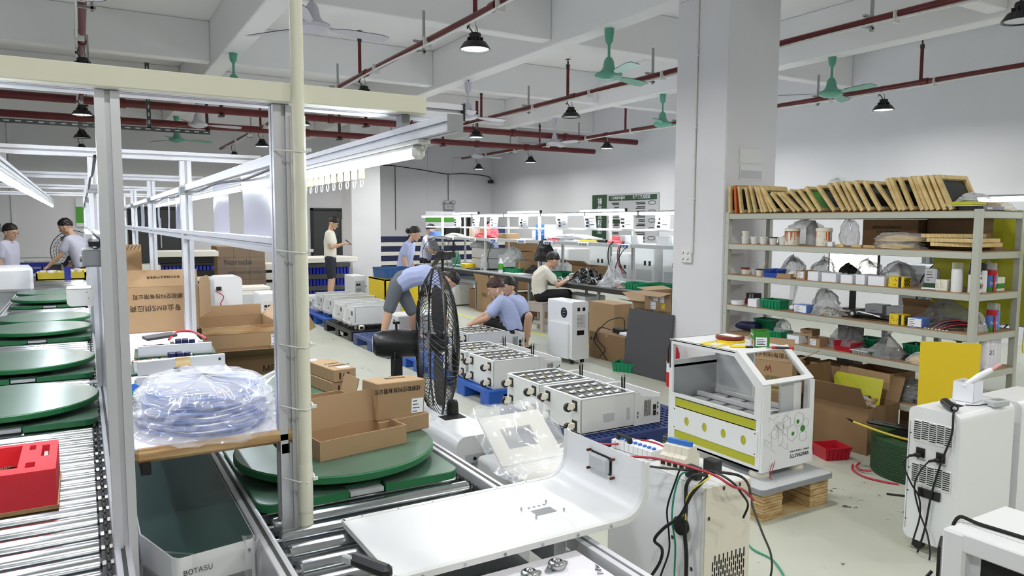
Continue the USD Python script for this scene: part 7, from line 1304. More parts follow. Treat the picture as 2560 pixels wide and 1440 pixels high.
for k in range(14): part(t, 'part_piece', B().box((g.uniform(.06, .5), g.uniform(.06, .45), .09+.02*g.random()), (.07, .04, .03), .005, (0, 0, g.uniform(0, 180))), g.choice(('paper', 'white_sheet', 'ivory')))

for k, (x, y, w, l) in enumerate(((-1.9, 14.15, 2.3, 'long pale table behind the two men at far left'), (-1.7, 15.6, 2.4, 'rear pale table at far left carrying blue battery packs'))): t = thing('work_table', l, 'table', (x, y, 0)); part(t, 'top', B().bx(0, w, 0, .7, .76, .79, .004), 'white_shade'); part(t, 'apron', B().bx(.05, w-.05, .02, .05, .6, .76), 'grey_mid'); [part(t, 'leg', B().bx(a, a+.05, b2, b2+.05, 0, .76), 'grey_mid') for a in (.03, w-.08) for b2 in (.03, .62)]
def pack(label, x, y, z, w, d, h, n=2):
    t = thing('battery_pack', label, 'battery pack', (x, y, z)); part(t, 'case', B().bx(0, w, 0, d, 0, h, .004), 'grey_mid')
    for k in range(n): part(t, 'blue_cell', B().bx(-.003, w+.003, -.004, d*.9, h*(k+.18)/n, h*(k+.85)/n, .003), 'blue_cell')
    part(t, 'top_wires', B().bx(w*.2, w*.8, d*.3, d*.5, h, h+.015), 'ivory'); return t
pack('blue battery pack on the table behind the man in glasses', -1.05, 14.3, .79, .28, .3, .2); pack('second blue battery pack beside it on the table', -.75, 14.3, .79, .28, .3, .2); pack('blue battery pack beside the pedestal fan on the table', -.2, 14.3, .79, .26, .3, .2); solo('grey_housing', 'grey open metal housing between blue packs on the table', 'housing', B().bx(0, .02, 0, .3, 0, .16).bx(.28, .3, 0, .3, 0, .16).bx(0, .3, 0, .3, .15, .16).bx(0, .3, .28, .3, 0, .16), 'grey_light', (-.58, 14.3, .79))
t = pack('long blue battery tray in front of the man in glasses', -1.6, 12.75, .79, .95, .35, .14, 1); solo('side_table', 'pale table under the long blue battery tray at left edge', 'table', B().bx(0, 1.1, 0, .5, .75, .79, .004).bx(.05, .1, .05, .1, 0, .75).bx(1.0, 1.05, .05, .1, 0, .75), 'white_shade', (-1.75, 12.7, 0))
t = solo('blue_cell', 'single upright blue cell at the end of the left conveyor', 'battery cell', B().bx(0, .075, 0, .05, 0, .18, .003), 'blue_cell', (-.21, 11.35, .8705)); t = thing('blue_crate', 'dark blue crate with yellow lid under the smiling man’s hand', 'crate', (.0, 12.25, .79)); part(t, 'crate', B().bx(-.15, .35, 0, .35, 0, .14, .006), 'navy'); part(t, 'blue_cell', B().bx(-.153, -.08, -.003, .34, .01, .13), 'blue_cell'); part(t, 'lid', B().bx(-.16, .36, -.01, .36, .14, .165, .006), 'yellow'); part(t, 'stand', B().bx(-.1, .33, .02, .33, -.79, 0), 'grey_mid')
# ---- far left of centre: shrink-wrapped cartons, white stacks on a frame, blue cell rack
t = thing('carton_pallet', 'shrink-wrapped pallet of brown cartons with large print in the background', 'carton stack', (2.55, 17.0, 0)); part(t, 'pallet', B().bx(0, 1.0, 0, .9, 0, .14, .01), 'blue_dark_pallet')
for i in range(3):
    for j in range(4): part(t, 'carton', B().bx(.334*i+.002, .334*(i+1)-.002, .004, .9, .141+.245*j, .141+.245*(j+1)-.004, .006), 'card_brown')
gl = glyphs('Narada', .11, bold=1); part(t, 'lettering', B().add(gl.vertices*[1.15, 1, 1], gl.faces, face_T((.12, -.003, .72), (1, 0, 0), (0, 0, 1))), 'ink'); gl = glyphs('南都电源动力股份有限公司', .05, .002, True); part(t, 'small_lettering', B().add(gl.vertices, gl.faces, face_T((.2, -.003, .52), (1, 0, 0), (0, 0, 1))), 'ink'); part(t, 'wrap', B().grid(np.array([[(-.02+1.04*a, -.012-.012*meshkit.noise((a*14, c*9, 2.)), .12+1.02*c) for c in np.linspace(0, 1, 18)] for a in np.linspace(0, 1, 22)])), 'wrap_film', smooth=20)
def stack_frame(label, x, y, w, d, levels, lid=None, z0=0.):
    t = thing('cell_rack', label, 'rack', (x, y, z0)); z = .08; part(t, 'base', B().bx(0, w, 0, d, 0, .08, .005), 'black_plastic')
    for k, (h, m) in enumerate(levels):
        if m == 'cells':
            n = int(w/.07)
            for i in range(n): part(t, 'blue_cell', B().bx(.01+i*w/n, (i+1)*w/n-.008, .01, d-.01, z, z+h, .003), 'blue_cell')
        else: part(t, 'tray', B().bx(-.01, w+.01, -.01, d+.01, z, z+h, .006), m)
        z += h+.002
    if lid: part(t, 'lid', B(xf((w/2, d/2, z), rz=lid)).bx(-w*.62, w*.62, -d*.55, d*.55, 0, .11, .01), 'styro')
    return t
stack_frame('dark crate rack of blue cells behind the standing phone man', 3.75, 15.45, 1.25, .8, ((.13, 'cells'), (.1, 'grey_panel'), (.14, 'cells'), (.1, 'grey_panel'), (.14, 'cells'), (.1, 'grey_panel')), 12)
stack_frame('stack of white foam trays and blue cells left of the wrapped cartons', 1.35, 16.2, 1.0, .8, ((.2, 'black_plastic'), (.09, 'styro'), (.07, 'cells'), (.09, 'styro'), (.12, 'black_plastic'), (.1, 'cells'), (.06, 'black_plastic'), (.12, 'black_matt')), -4)
stack_frame('low stack of white foam trays right of the wrapped cartons', 3.6, 17.2, .8, .7, ((.2, 'styro'), (.06, 'black_plastic'), (.16, 'styro'), (.06, 'black_plastic'), (.14, 'styro')), None)
stack_frame('stack of blue cells on trays seen between the left frame posts', .7, 16.0, .55, .7, ((.3, 'black_plastic'), (.1, 'cells'), (.05, 'styro'), (.1, 'cells'), (.05, 'styro')), 3)
t = thing('storage_rack', 'white and navy striped storage rack along the back wall behind the woman', 'rack', (6.3, 17.6, 0))
for k in range(5): part(t, 'white_tray', B().bx(0, 4.2, 0, .8, .1+.24*k, .2+.24*k, .006), 'styro'); part(t, 'navy_tray', B().bx(.02, 4.18, .02, .78, .2+.24*k, .34+.24*k, .004), 'navy')
for x in (.1, .95, 2.2, 3.4): part(t, 'post', B().bx(x, x+.05, -.03, 0, 0, 1.35), 'black_plastic')
for k, (x, y, l) in enumerate(((3.4, 13.2, 'flat white case on the floor behind the case row'), (3.5, 13.75, 'second flat white case near the far pillar'))): t = thing('flat_case', l, 'case', (x, y, .02)); part(t, 'body', B().bx(0, .75, 0, .45, 0, .25, .02), 'white_sheet'); part(t, 'lid_recess', B().bx(.1, .65, .08, .37, .249, .253), 'white_shade'); part(t, 'foot', B().bx(.05, .7, .05, .4, -.02, 0), 'black_plastic')
t = thing('yellow_cabinet', 'bright yellow open cabinet behind the bending man', 'cabinet', (4.12, 11.0, 0)); part(t, 'side', B().bx(0, .03, 0, .75, .04, .76, .004).bx(.57, .6, 0, .75, .04, .76, .004).bx(0, .6, 0, .03, .04, .76, .004), 'yellow'); part(t, 'top', B().bx(0, .6, 0, .75, .73, .76, .004), 'yellow'); part(t, 'keyhole', B().cyl((-.002, .4, .17), (0, .4, .17), .02, n=12), 'ink_black'); part(t, 'foot', B().bx(.03, .57, .03, .7, 0, .04), 'black_plastic'); part(t, 'shelf', B().bx(.03, .57, .03, .75, .4, .42), 'card')
bin_box('dull blue crate on top of the yellow cabinet', (4.16, 11.1, .761), 0, 'blue_bin_dull', w=.5, d=.5, h=.16)
t = thing('white_box_stack', 'stack of white boxes on brown cartons behind the violet pallet', 'boxes', (2.3, 13.35, 0)); part(t, 'carton', B().bx(-.2, .6, .2, .9, 0, .25, .006), 'card_brown'); [part(t, 'white_box', B().bx(-.1+.02*k, .62, .25, .8, .252+.062*k, .31+.062*k, .01), 'styro') for k in range(4)]; part(t, 'front_box', B().bx(.1, .62, .05, .24, .12, .4, .01).bx(.1, .62, .05, .24, 0, .12, .01), 'white_shade')
bag('pink sheet plastic bundle behind the big cartons', (1.62, 8.9, .28), .3, .35, .32, 17, 'pink', amp=.2); t = thing('white_cover', 'white curved cover in front of the pink bundle', 'panel', (1.25, 8.3, .0)); part(t, 'panel', B().bx(0, .55, 0, .4, .32, .44, .03), 'white_sheet'); part(t, 'support', B().bx(.05, .5, .05, .35, 0, .32, .01), 'white_shade'); solo('bundle_crate', 'brown carton under the pink bundle', 'carton', B().bx(-.32, .32, -.3, .3, 0, .27, .004), 'card_brown', (1.62, 8.95, 0))

# ---- bench behind the rack at right with a lit tube
t = thing('rear_bench', 'white bench with clutter behind the steel rack near right wall', 'workbench', (7.4, 1.6, 0)); part(t, 'top', B().bx(0, .8, 0, 3.2, .72, .75, .004), 'grey_mid'); part(t, 'shelf', B().bx(.4, .8, 0, 3.2, 1.34, 1.36, .004), 'white_shade'); [part(t, 'post', B().bx(.78, .8, y, y+.04, 0, 1.9), 'white_plastic') for y in (.02, 1.55, 3.1)]; [part(t, 'leg', B().bx(.02, .06, y, y+.04, 0, .72), 'grey_mid') for y in (.02, 1.55, 3.1)]; part(t, 'back_panel', B().bx(.8, .82, 0, 3.2, .75, 1.34), 'grey_light')
l = thing('bench_tube', 'lit tube light seen past the right end of the rack top', 'light', (7.7, 1.7, 1.9)); part(l, 'tube', B().tube([(0, a, 0) for a in (0, 1.5, 3.0)], .022, 10), 'bench_glow', smooth=40); part(l, 'backing', B().bx(-.03, .4, 0, 3.0, .025, .045, .004), 'grey_light')
g = random.Random(31)
for k in range(9): y = 1.7+.33*k; h = g.uniform(.2, .5); w = g.uniform(.2, .3); c = thing('white_unit', 'white device on the rear bench behind the rack, %s from the right' % ORD[k], 'device', (7.5, y, .7505)); part(c, 'body', B().bx(0, .4, 0, w, 0, h, .008), g.choice(('white_shade', 'grey_light', 'white_sheet'))); part(c, 'panel', B().bx(-.003, 0, .03, w-.03, h*.4, h*.8), g.choice(('grey_panel', 'grey_mid', 'light_blue', 'paper')))
t = thing('monitor', 'computer monitor behind the second shelf of the rack', 'monitor', (7.1, 4.9, .75)); part(t, 'screen', B().bx(0, .02, -.3, .3, .32, .68, .004), 'black_plastic'); part(t, 'picture', B().bx(-.002, 0, -.28, .28, .35, .66), 'led_dim'); part(t, 'stand', B().bx(.01, .04, -.03, .03, 0, .32).bx(-.06, .1, -.1, .1, -.75, 0.01), 'black_plastic')
# ================= people
mat('skin', '#cda68c', .5, subsurface_weight=.12, subsurface_scale=.01); mat('hair_black', '#14110f', .45, bump=(60, .5, .006)); mat('hair_brown', '#3c2320', .5, bump=(60, .5, .006))
mat('shirt_blue', '#a9b4dc', .8, bump=(9, .35, .02)); mat('shirt_pale', '#c9cbe0', .8, bump=(9, .35, .02)); mat('shirt_white', '#dedacd', .8, bump=(9, .35, .02)); mat('collar_navy', '#27345c', .7)
mat('shorts_grey', '#646a73', .8, bump=(12, .3, .02)); mat('shorts_black', '#141416', .8); mat('trousers_black', '#131315', .8); mat('shorts_print', '#2a2f3a', .8, noise=(28, .9, '#1d222c')); mat('eye_white', '#e8e4df', .3); mat('lip', '#a86a5c', .5); mat('slipper', '#2a3f7a', .5)
def sphs(pts): return [(np.asarray(p, float), r) for p, r in pts]
def hullm(pts, seg=10):
    m = [mf.Manifold.sphere(r, seg).translate(list(map(float, p))) for p, r in pts]
    return mf.Manifold.batch_hull(m)
def chain(pts): return [hullm([pts[i], pts[i+1]]) for i in range(len(pts)-1)]
def blend(parts, L=.02, it=8, grow=0):
    u = mf.Manifold.batch_boolean(parts, mf.OpType.Add).refine_to_length(L).to_mesh(); m = trimesh.Trimesh(u.vert_properties[:, :3], u.tri_verts, process=True)
    trimesh.smoothing.filter_taubin(m, lamb=.5, nu=.52, iterations=it); return m
def frame_of(f, up=(0, 0, 1.)):
    f = np.asarray(f, float); f /= np.linalg.norm(f); r = np.cross(f, up); r /= np.linalg.norm(r); return np.stack([r, f, np.cross(r, f)], 1)   # columns right, forward, up
def AT(px, py, D):
    return np.array([0, 0, EYE])+D*(CW+CR*(px-1280)/FPX-CU*(py-720)/FPX)
def hand(w, d, n, side, s=1., curl=35):
    """palm and five fingers: wrist w, direction d, palm normal n"""
    d = np.asarray(d, float)/np.linalg.norm(d); n = np.asarray(n, float); n = n-d*(n@d); n /= np.linalg.norm(n); a = np.cross(d, n)*side; out = []
    pal = [(w+d*.01, .02), (w+d*.075+a*.03, .013), (w+d*.08-a*.03, .013), (w+d*.03+a*.02, .017), (w+d*.03-a*.02, .017)]; out.append(hullm([(p, r*s) for p, r in pal], 8))
    for k, (o, l) in enumerate(((.031, .07), (.011, .08), (-.011, .075), (-.031, .058))):
        b = w+d*.082+a*o; p = [(b-d*.015, .0095)]; c = b; ang = 0
        for q in range(3): ang += math.radians(curl*(1+.12*k)); dd = d*math.cos(ang)+n*math.sin(ang); c = c+dd*l*(.42, .32, .26)[q]; p.append((c, .0088-.0008*q))
        out += [hullm([p[i], p[i+1]], 8) for i in range(3)]
    b = w+d*.03+a*.03; t1 = b+(d*.5+a*.75+n*.25)*.038; t2 = t1+(d*.85+a*.15+n*.5)*.035; out += [hullm([(b-a*.01, .014), (t1, .0115)], 8), hullm([(t1, .0115), (t2, .009)], 8)]
    return out
def person(label, J, face, look=None, shirt='shirt_blue', lower='shorts_grey', hair='hair_black', long_lower=False, bun=False, glasses=False, s=1., collar=True, L=.02, fringe=.0, shoes=None, ear_pod=False, palm=(0, 0, -1.), curl=30, knees=True, name='person', hl=1.):
    """J: joints pel, che, nec, hea, shL, elL, wrL, shR, elR, wrR, hiL, knL, anL, hiR, knR, anR (+ toe directions)"""
    o = np.array([J['pel'][0], J['pel'][1], 0]); t = thing(name, label, 'person', o); J = {k: np.asarray(v, float)-o for k, v in J.items()}
    Fb = np.asarray(face, float); Fh = frame_of(look if look is not None else face); H = J['hea']
    def hd(x, y, z): return H+Fh@np.array([x, y, z])*hl
    P = []; pel, che, nec = J['pel'], J['che'], J['nec']; mid = (pel+che)/2+.0*Fb
    sv = (J['shR']-J['shL']); sv = sv/np.linalg.norm(sv); hv = (J['hiR']-J['hiL']); hv = hv/np.linalg.norm(hv)
    P += [hullm([(J['hiL'], .085*s), (J['hiR'], .085*s), (mid-sv*.05, .1*s), (mid+sv*.05, .1*s)]), hullm([(mid-sv*.05, .1*s), (mid+sv*.05, .1*s), (che-sv*.075, .1*s), (che+sv*.075, .1*s)]), hullm([(che-sv*.075, .1*s), (che+sv*.075, .1*s), (J['shL'], .05*s), (J['shR'], .05*s), (nec, .05*s)]), hullm([(nec-(nec-che)*.15, .055), (hd(0, -.015, -.06), .05)])]
    P += [hullm([(hd(0, -.02, .035), .088*hl), (hd(0, .018, .03), .083*hl), (hd(0, .02, -.01), .078*hl)], 20), hullm([(hd(0, .045, .0), .055*hl), (hd(0, .072, -.088), .022*hl), (hd(.04, .01, -.06), .028*hl), (hd(-.04, .01, -.06), .028*hl), (hd(0, 0, 0), .07*hl)], 14), hullm([(hd(0, .093, .005), .009), (hd(0, .112, -.033), .013)], 8), hullm([(hd(.018, .085, -.03), .012), (hd(-.018, .085, -.03), .012)], 8), hullm([(hd(.02, .083, -.062), .009), (hd(-.02, .083, -.062), .009)], 8), hullm([(hd(.03, .082, .022), .01), (hd(-.03, .082, .022), .01)], 8)]
    for q in (-1, 1): P.append(hullm([(hd(q*.083, -.004, .012), .012), (hd(q*.086, -.014, -.01), .012), (hd(q*.08, .0, -.032), .009)], 8))
    for q in 'LR':
        P += chain([(J['sh'+q], .052*s), (J['sh'+q]*.5+J['el'+q]*.5, .046*s), (J['el'+q], .037*s), (J['el'+q]*.7+J['wr'+q]*.3, .038*s), (J['wr'+q], .026*s)])
        d = J['h'+'a'+q] if 'ha'+q in J else (J['wr'+q]-J['el'+q]); d = d if 'ha'+q not in J else J['ha'+q]+o; pn = J['pn'+q]+o if 'pn'+q in J else np.asarray(palm, float)
        P += hand(J['wr'+q], d, pn, 1 if q == 'L' else -1, 1., curl)
        P += chain([(J['hi'+q], .088*s), (J['hi'+q]*.5+J['kn'+q]*.5, .072*s), (J['kn'+q], .052*s), (J['kn'+q]*.68+J['an'+q]*.32, .054*s), (J['an'+q], .034*s)])
        td = (J['to'+q]+o if 'to'+q in J else Fb); td = td/np.linalg.norm(td); an = J['an'+q]; P += [hullm([(an+[0, 0, -.03]-td*.04, .032), (an+[0, 0, -.02], .034), (an+td*.12+[0, 0, -.045], .026), (an+td*.17+[0, 0, -.052], .02), (an+td*.08+[0, 0, -.03], .03)], 8)]
        if shoes: part(t, 'shoe', blend([hullm([(an+[0, 0, -.04]-td*.05, .038), (an+td*.12+[0, 0, -.05], .034), (an+td*.18+[0, 0, -.055], .026)], 8)], .03, 4), shoes, smooth=60)
    body = part(t, 'body', blend(P, L, 6), 'skin', smooth=True)
    # shirt
    g = .014; S = [hullm([(J['hiL']*.72+mid*.28, .103*s+g), (J['hiR']*.72+mid*.28, .103*s+g), (mid-sv*.055, .105*s+g), (mid+sv*.055, .105*s+g)]), hullm([(mid-sv*.055, .105*s+g), (mid+sv*.055, .105*s+g), (che-sv*.08, .104*s+g), (che+sv*.08, .104*s+g)]), hullm([(che-sv*.08, .104*s+g), (che+sv*.08, .104*s+g), (J['shL'], .054*s+g), (J['shR'], .054*s+g), (nec-(nec-che)*.12, .062)])]
    for q in 'LR': e = J['sh'+q]*.38+J['el'+q]*.62; S += [hullm([(J['sh'+q], .056*s+g), (e, .052*s+g)]), ] 
    part(t, 'shirt', blend(S, L*1.2, 5), shirt, smooth=True)
    if collar: up = (H-nec)/np.linalg.norm(H-nec); c0 = nec+up*.012; X = frame_of(Fb, up); part(t, 'collar', B().tube([c0+X@np.array([.062*math.cos(a), .058*math.sin(a), -.014*math.sin(a)]) for a in np.linspace(0, 2*PI, 21)[:-1]], .011, 6, closed=True), 'collar_navy' if shirt == 'shirt_blue' else shirt, smooth=True)
    G = [hullm([(J['hiL'], .1*s), (J['hiR'], .1*s), (pel*.6+mid*.4-hv*.05, .106*s), (pel*.6+mid*.4+hv*.05, .106*s)])]
    for q in 'LR':
        if long_lower: G += chain([(J['hi'+q], .098*s), (J['hi'+q]*.5+J['kn'+q]*.5, .088*s), (J['kn'+q], .066*s), (J['an'+q], .05*s)])
        else: G += chain([(J['hi'+q], .102*s), (J['hi'+q]*.55+J['kn'+q]*.45, .09*s), (J['hi'+q]*.12+J['kn'+q]*.88, .078*s)])
    part(t, 'trousers' if long_lower else 'shorts', blend(G, L*1.2, 4), lower, smooth=True)
    # hair cap: close to the skull below the hairline, thick above
    ico = trimesh.creation.icosphere(5); v = ico.vertices; y, z, x = v[:, 1], v[:, 2], v[:, 0]; fa = np.arctan2(x, y)
    st = meshkit.noise(np.stack([fa*7, z*1.5, y*1.5], -1)+len(label)); line = .46*np.clip(y+.3, -.5, 1.3)-.42-fringe*.3*np.clip(y, 0, 1)+.16*(st-.5)+.1*(meshkit.noise(np.stack([fa*19, z, y], -1))-.5)
    keep = np.clip((z-line)*3.2, 0, 1)**.8; strand = meshkit.noise(np.stack([x*16, y*6, z*6], -1)); nz = (meshkit.noise(v*5+3)-.4)*.1+strand*.09*(.4+.6*np.clip(z, 0, 1))
    r = .87+keep*(.14+nz)+.05*np.clip(z, 0, 1)*keep; hv_ = np.stack([x*.09*r, y*.104*r-.006, z*.102*r+.034], 1)*hl; part(t, 'hair', trimesh.Trimesh(hv_@Fh.T+H, ico.faces, process=False), hair, smooth=True)
    if bun: part(t, 'hair_bun', B().sph(hd(0, -.125, .02), (.045, .045, .05), 2), hair, smooth=True)
    for q in (-1, 1):
        part(t, 'eye', B().sph(hd(q*.031, .083, .003), .0105, 2), 'eye_white', smooth=True); part(t, 'iris', B().sph(hd(q*.031, .0915, .002), .0048, 1), 'ink_black'); part(t, 'eyebrow', B().tube([hd(q*.015, .096, .024), hd(q*.032, .094, .029), hd(q*.05, .083, .024)], .0035, 5), hair)
    part(t, 'mouth', B().tube([hd(-.022, .088, -.063), hd(0, .096, -.061), hd(.022, .088, -.063)], .0042, 6), 'lip', smooth=True)
    if glasses:
        b = B()
        for q in (-1, 1): b.tube([hd(q*.032+.021*math.cos(a), .104, .002+.016*math.sin(a)) for a in np.linspace(0, 2*PI, 17)[:-1]], .0018, 4, closed=True); b.tube([hd(q*.053, .102, .004), hd(q*.088, .0, .008)], .0018, 4)
        b.tube([hd(-.011, .105, .004), hd(.011, .105, .004)], .0018, 4); part(t, 'glasses', b, 'black_plastic')
    if ear_pod: part(t, 'ear_bud', B().cyl(hd(-.095, .004, -.012), hd(-.094, .014, -.035), .006, n=8).sph(hd(-.094, .002, -.01), .009, 1), 'paper')
    return t
Rr = CR*[1, 1, 0]; Rr = Rr/np.linalg.norm(Rr); Ff = CW*[1, 1, 0]; Ff = Ff/np.linalg.norm(Ff); Z3 = np.array([0, 0, 1.])
def stand(px, py_hip, D, f, h=1.7, lean=.0, head_fwd=.04, arms=None, z0=0., spread=.1):
    """upright pose facing f: hips over the pixel column at depth D; arms: {'L': (elbow, wrist) as (fwd, side, up)}"""
    base = AT(px, py_hip, D); k = h/1.72; f = np.asarray(f, float)*[1, 1, 0]; f /= np.linalg.norm(f); sd = np.array([f[1], -f[0], 0])  # right of the person
    b0 = np.array([base[0], base[1], z0]); p = lambda fw, s_, z: b0+f*fw*k+sd*s_*k+Z3*z*k
    J = dict(pel=p(0, 0, .92), che=p(lean*.6, 0, 1.24), nec=p(lean, 0, 1.45), hea=p(lean+head_fwd, 0, 1.6), toL=f, toR=f)
    for q, s_ in (('L', -1), ('R', 1)):
        J['hi'+q] = p(0, s_*.09, .9); J['kn'+q] = p(.02, s_*spread, .49); J['an'+q] = p(-.02, s_*spread, .085); sh = p(lean*.92, s_*.18, 1.39); J['sh'+q] = sh
        e, w = (arms or {}).get(q, ((-.03, .04, -.27), (.03, .03, -.52))); J['el'+q] = sh+(f*e[0]+sd*s_*e[1]+Z3*e[2])*k; J['wr'+q] = sh+(f*w[0]+sd*s_*w[1]+Z3*w[2])*k
    return J
# direction keys are directions, not points: shift so that person() can subtract the base
def fix(J):
    o = np.array([J['pel'][0], J['pel'][1], 0])
    return {k: (v if k[:2] in ('to', 'ha', 'pn') else v) for k, v in J.items()}
LEFT, RIGHT = -Rr, Rr
J = stand(22, 650, 11.3, RIGHT+.1*Ff, 1.59); person('man with glasses and pale polo shirt standing at far left edge', J, RIGHT+.1*Ff, RIGHT*1.+[0, 0, -.22], 'shirt_pale', 'trousers_black', glasses=True, long_lower=True, shoes='black_plastic', L=.026)
J = stand(212, 650, 11.9, LEFT-.1*Ff, 1.68, lean=.17, head_fwd=.1, arms={'L': ((.12, .03, -.25), (.3, .05, -.42)), 'R': ((.05, .04, -.27), (.2, .0, -.47))}); person('smiling man in pale polo leaning over the blue crate at far left', J, LEFT-.1*Ff, LEFT+[0, 0, -.45]-.2*Ff, 'shirt_pale', 'trousers_black', long_lower=True, shoes='black_plastic', L=.026)
J = stand(826, 640, 15.2, RIGHT+.05*Ff, 1.76, head_fwd=.07, arms={'L': ((.06, .05, -.27), (.26, -.04, -.2)), 'R': ((.06, .05, -.27), (.28, -.06, -.2))}); person('standing man in white T-shirt and patterned shorts looking at his phone', J, RIGHT, RIGHT+[0, 0, -.5], 'shirt_white', 'shorts_print', collar=False, glasses=True, shoes='black_plastic', fringe=.9, L=.026)
ph = (J['wrL']+J['wrR'])/2+RIGHT*.1+[0, 0, .03]; solo('phone', 'dark phone held by the standing man', 'phone', B().box((0, 0, 0), (.015, .075, .15), .004, (0, -50, 0)), 'black_plastic', ph, math.degrees(math.atan2(RIGHT[1], RIGHT[0])))
J = stand(1008, 650, 13.0, RIGHT-.15*Ff, 1.56, lean=.13, head_fwd=.1); person('woman with a dark hair bun in light blue polo beside the blue crate', J, RIGHT-.15*Ff, RIGHT+[0, 0, -.35], 'shirt_blue', 'trousers_black', bun=True, long_lower=True, shoes='black_plastic', L=.026)
J = stand(1063, 650, 16.6, RIGHT-.3*Ff, 1.6, lean=.1, arms={'L': ((.1, .03, -.26), (.3, 0, -.36)), 'R': ((.1, .03, -.26), (.3, 0, -.36))}); person('person in white shirt half hidden by the far workbench post', J, RIGHT-.3*Ff, RIGHT+[0, 0, -.4], 'shirt_pale', 'trousers_black', long_lower=True, shoes='black_plastic', L=.03)
J = stand(1236, 650, 17.2, LEFT+.3*Ff, 1.66, lean=.1, arms={'L': ((.05, .1, -.25), (.2, .05, -.4)), 'R': ((.05, .1, -.25), (.2, .05, -.4))}); person('person in light blue shirt working behind the workbench bags', J, LEFT, LEFT+[0, 0, -.4], 'shirt_blue', 'trousers_black', long_lower=True, shoes='black_plastic', L=.03)
# bending man on the slate pallet
D = 9.3; fb = RIGHT+.08*Ff
J = dict(pel=AT(992, 700, D), che=AT(1062, 686, D), nec=AT(1102, 694, D), hea=AT(1122, 702, D), shL=AT(1092, 692, D+.17), shR=AT(1090, 700, D-.17), elL=AT(1100, 745, D+.2), wrL=AT(1112, 790, D+.15), elR=AT(1096, 752, D-.2), wrR=AT(1108, 800, D-.14),
         hiL=AT(996, 712, D+.09), hiR=AT(992, 714, D-.09), knL=AT(1034, 785, D+.1), anL=AT(1030, 838, D+.25), knR=AT(972, 778, D-.12), anR=AT(957, 838, D-.12), toL=RIGHT-.2*Ff, toR=RIGHT-.5*Ff)
J['anL'][2] = J['anR'][2] = .145+.085
person('man bending over in light blue shirt and grey shorts on the pallet', J, RIGHT-.25*Z3, RIGHT*.45-Z3+.1*Ff, 'shirt_blue', 'shorts_grey', L=.016, s=1.05)
for q in 'LR':
    a = J['an'+q]; td = J['to'+q]/np.linalg.norm(J['to'+q]); solo('slipper', 'blue slipper under the %s foot of the bending man' % ('far' if q == 'L' else 'near'), 'slipper', blend([hullm([((-.05, 0, .006), .042), ((.14, 0, .006), .045)])], .03, 2) if False else B().prism(rrect(.27, .1, .045, .06, 0), .012), 'slipper', (a[0], a[1], .1455), math.degrees(math.atan2(td[1], td[0])))
# two men sitting by the battery cases
D = 9.0
J = dict(pel=AT(1285, 822, D), che=AT(1266, 772, D), nec=AT(1252, 742, D), hea=AT(1241, 722, D), shL=AT(1250, 756, D-.17), shR=AT(1252, 752, D+.17), elL=AT(1216, 796, D-.2), wrL=AT(1186, 808, D-.1), elR=AT(1215, 786, D+.14), wrR=AT(1186, 804, D+.02),
         hiL=AT(1284, 832, D-.09), hiR=AT(1286, 830, D+.09), knL=AT(1214, 812, D+.02), anL=AT(1232, 872, D+.18), knR=AT(1220, 806, D+.25), anR=AT(1236, 866, D+.36), toL=LEFT, toR=LEFT)
for q in 'LR': J['an'+q][2] = .085
SITA = J; person('sitting man with reddish hair and a white earbud wiring the case', J, LEFT, LEFT+[0, 0, -.42]-.15*Ff, 'shirt_blue', 'shorts_black', 'hair_brown', L=.015, fringe=.5, ear_pod=True, shoes='black_plastic', s=1.05, curl=40)
zt_ = J['pel'][2]-.13; t = thing('low_stool', 'low black stool under the sitting man with reddish hair', 'stool', (J['pel'][0]+.03, J['pel'][1], 0)); part(t, 'seat', B().cyl((0, 0, zt_-.03), (0, 0, zt_), .13, n=20), 'black_plastic'); [part(t, 'leg', B().cyl((.1*math.cos(a), .1*math.sin(a), 0), (.08*math.cos(a), .08*math.sin(a), zt_-.03), .014, n=6), 'black_plastic') for a in (.7, 2.3, 3.9, 5.5)]
D = 9.8
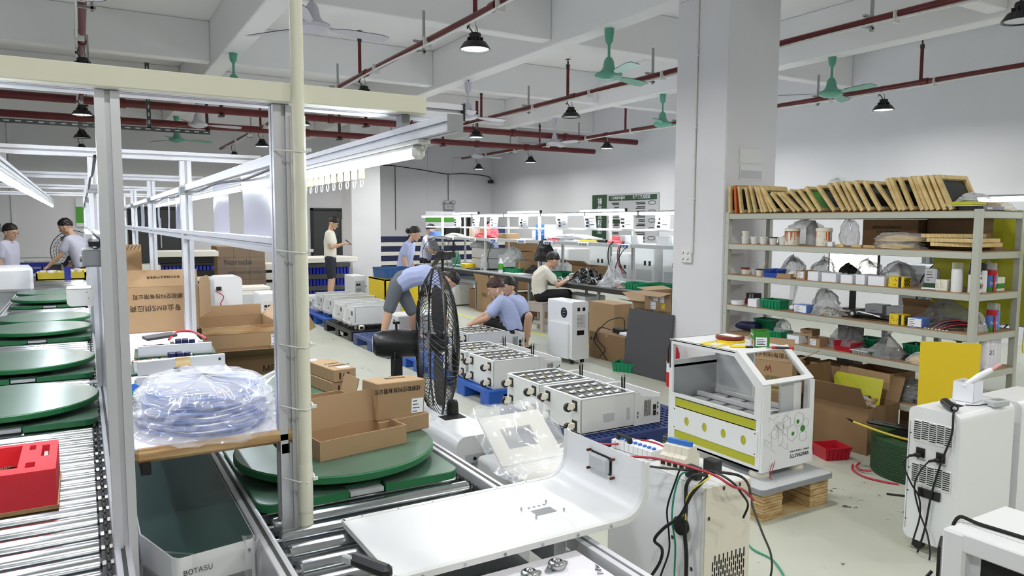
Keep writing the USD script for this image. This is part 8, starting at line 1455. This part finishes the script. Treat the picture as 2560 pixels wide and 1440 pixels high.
J = dict(pel=AT(1302, 812, D), che=AT(1294, 768, D), nec=AT(1284, 740, D), hea=AT(1271, 718, D), shL=AT(1275, 752, D-.15), shR=AT(1302, 752, D+.12), elL=AT(1245, 780, D-.2), wrL=AT(1215, 800, D-.1), elR=AT(1270, 790, D+.1), wrR=AT(1235, 806, D+.05),
         hiL=AT(1298, 820, D-.08), hiR=AT(1308, 820, D+.06), knL=AT(1240, 800, D-.1), anL=AT(1242, 850, D-.05), knR=AT(1322, 790, D-.36), anR=AT(1314, 842, D-.3), toL=LEFT, toR=LEFT-.5*Ff)
for q in 'LR': J['an'+q][2] = .085
person('second sitting man in light blue polo behind the red haired one', J, LEFT-.3*Ff, LEFT-.75*Ff+[0, 0, -.2], 'shirt_blue', 'shorts_black', L=.017, shoes='black_plastic')
zt_ = J['pel'][2]-.13; t = thing('low_stool', 'low black stool under the second sitting man', 'stool', (J['pel'][0], J['pel'][1], 0)); part(t, 'seat', B().cyl((0, 0, zt_-.03), (0, 0, zt_), .13, n=20), 'black_plastic'); [part(t, 'leg', B().cyl((.1*math.cos(a), .1*math.sin(a), 0), (.08*math.cos(a), .08*math.sin(a), zt_-.03), .014, n=6), 'black_plastic') for a in (.7, 2.3, 3.9, 5.5)]
# man on the plastic stool at the workbench
D = 11.4
J = dict(pel=AT(1347, 733, D), che=AT(1350, 695, D), nec=AT(1364, 668, D), hea=AT(1381, 652, D), shL=AT(1356, 674, D+.17), shR=AT(1366, 680, D-.16), elL=AT(1398, 706, D+.2), wrL=AT(1430, 694, D+.12), elR=AT(1394, 714, D-.16), wrR=AT(1424, 697, D-.02),
         hiL=AT(1350, 740, D+.09), hiR=AT(1350, 740, D-.09), knL=AT(1420, 733, D+.12), anL=AT(1424, 795, D+.12), knR=AT(1416, 735, D-.12), anR=AT(1418, 798, D-.12), toL=RIGHT, toR=RIGHT)
for q in 'LR': J['an'+q][2] = .085
person('man in white T-shirt and black trousers seated on the plastic stool', J, RIGHT+.2*Ff, RIGHT+.5*Ff+[0, 0, -.45], 'shirt_white', 'trousers_black', long_lower=True, collar=False, L=.018, fringe=.8, shoes='black_plastic')
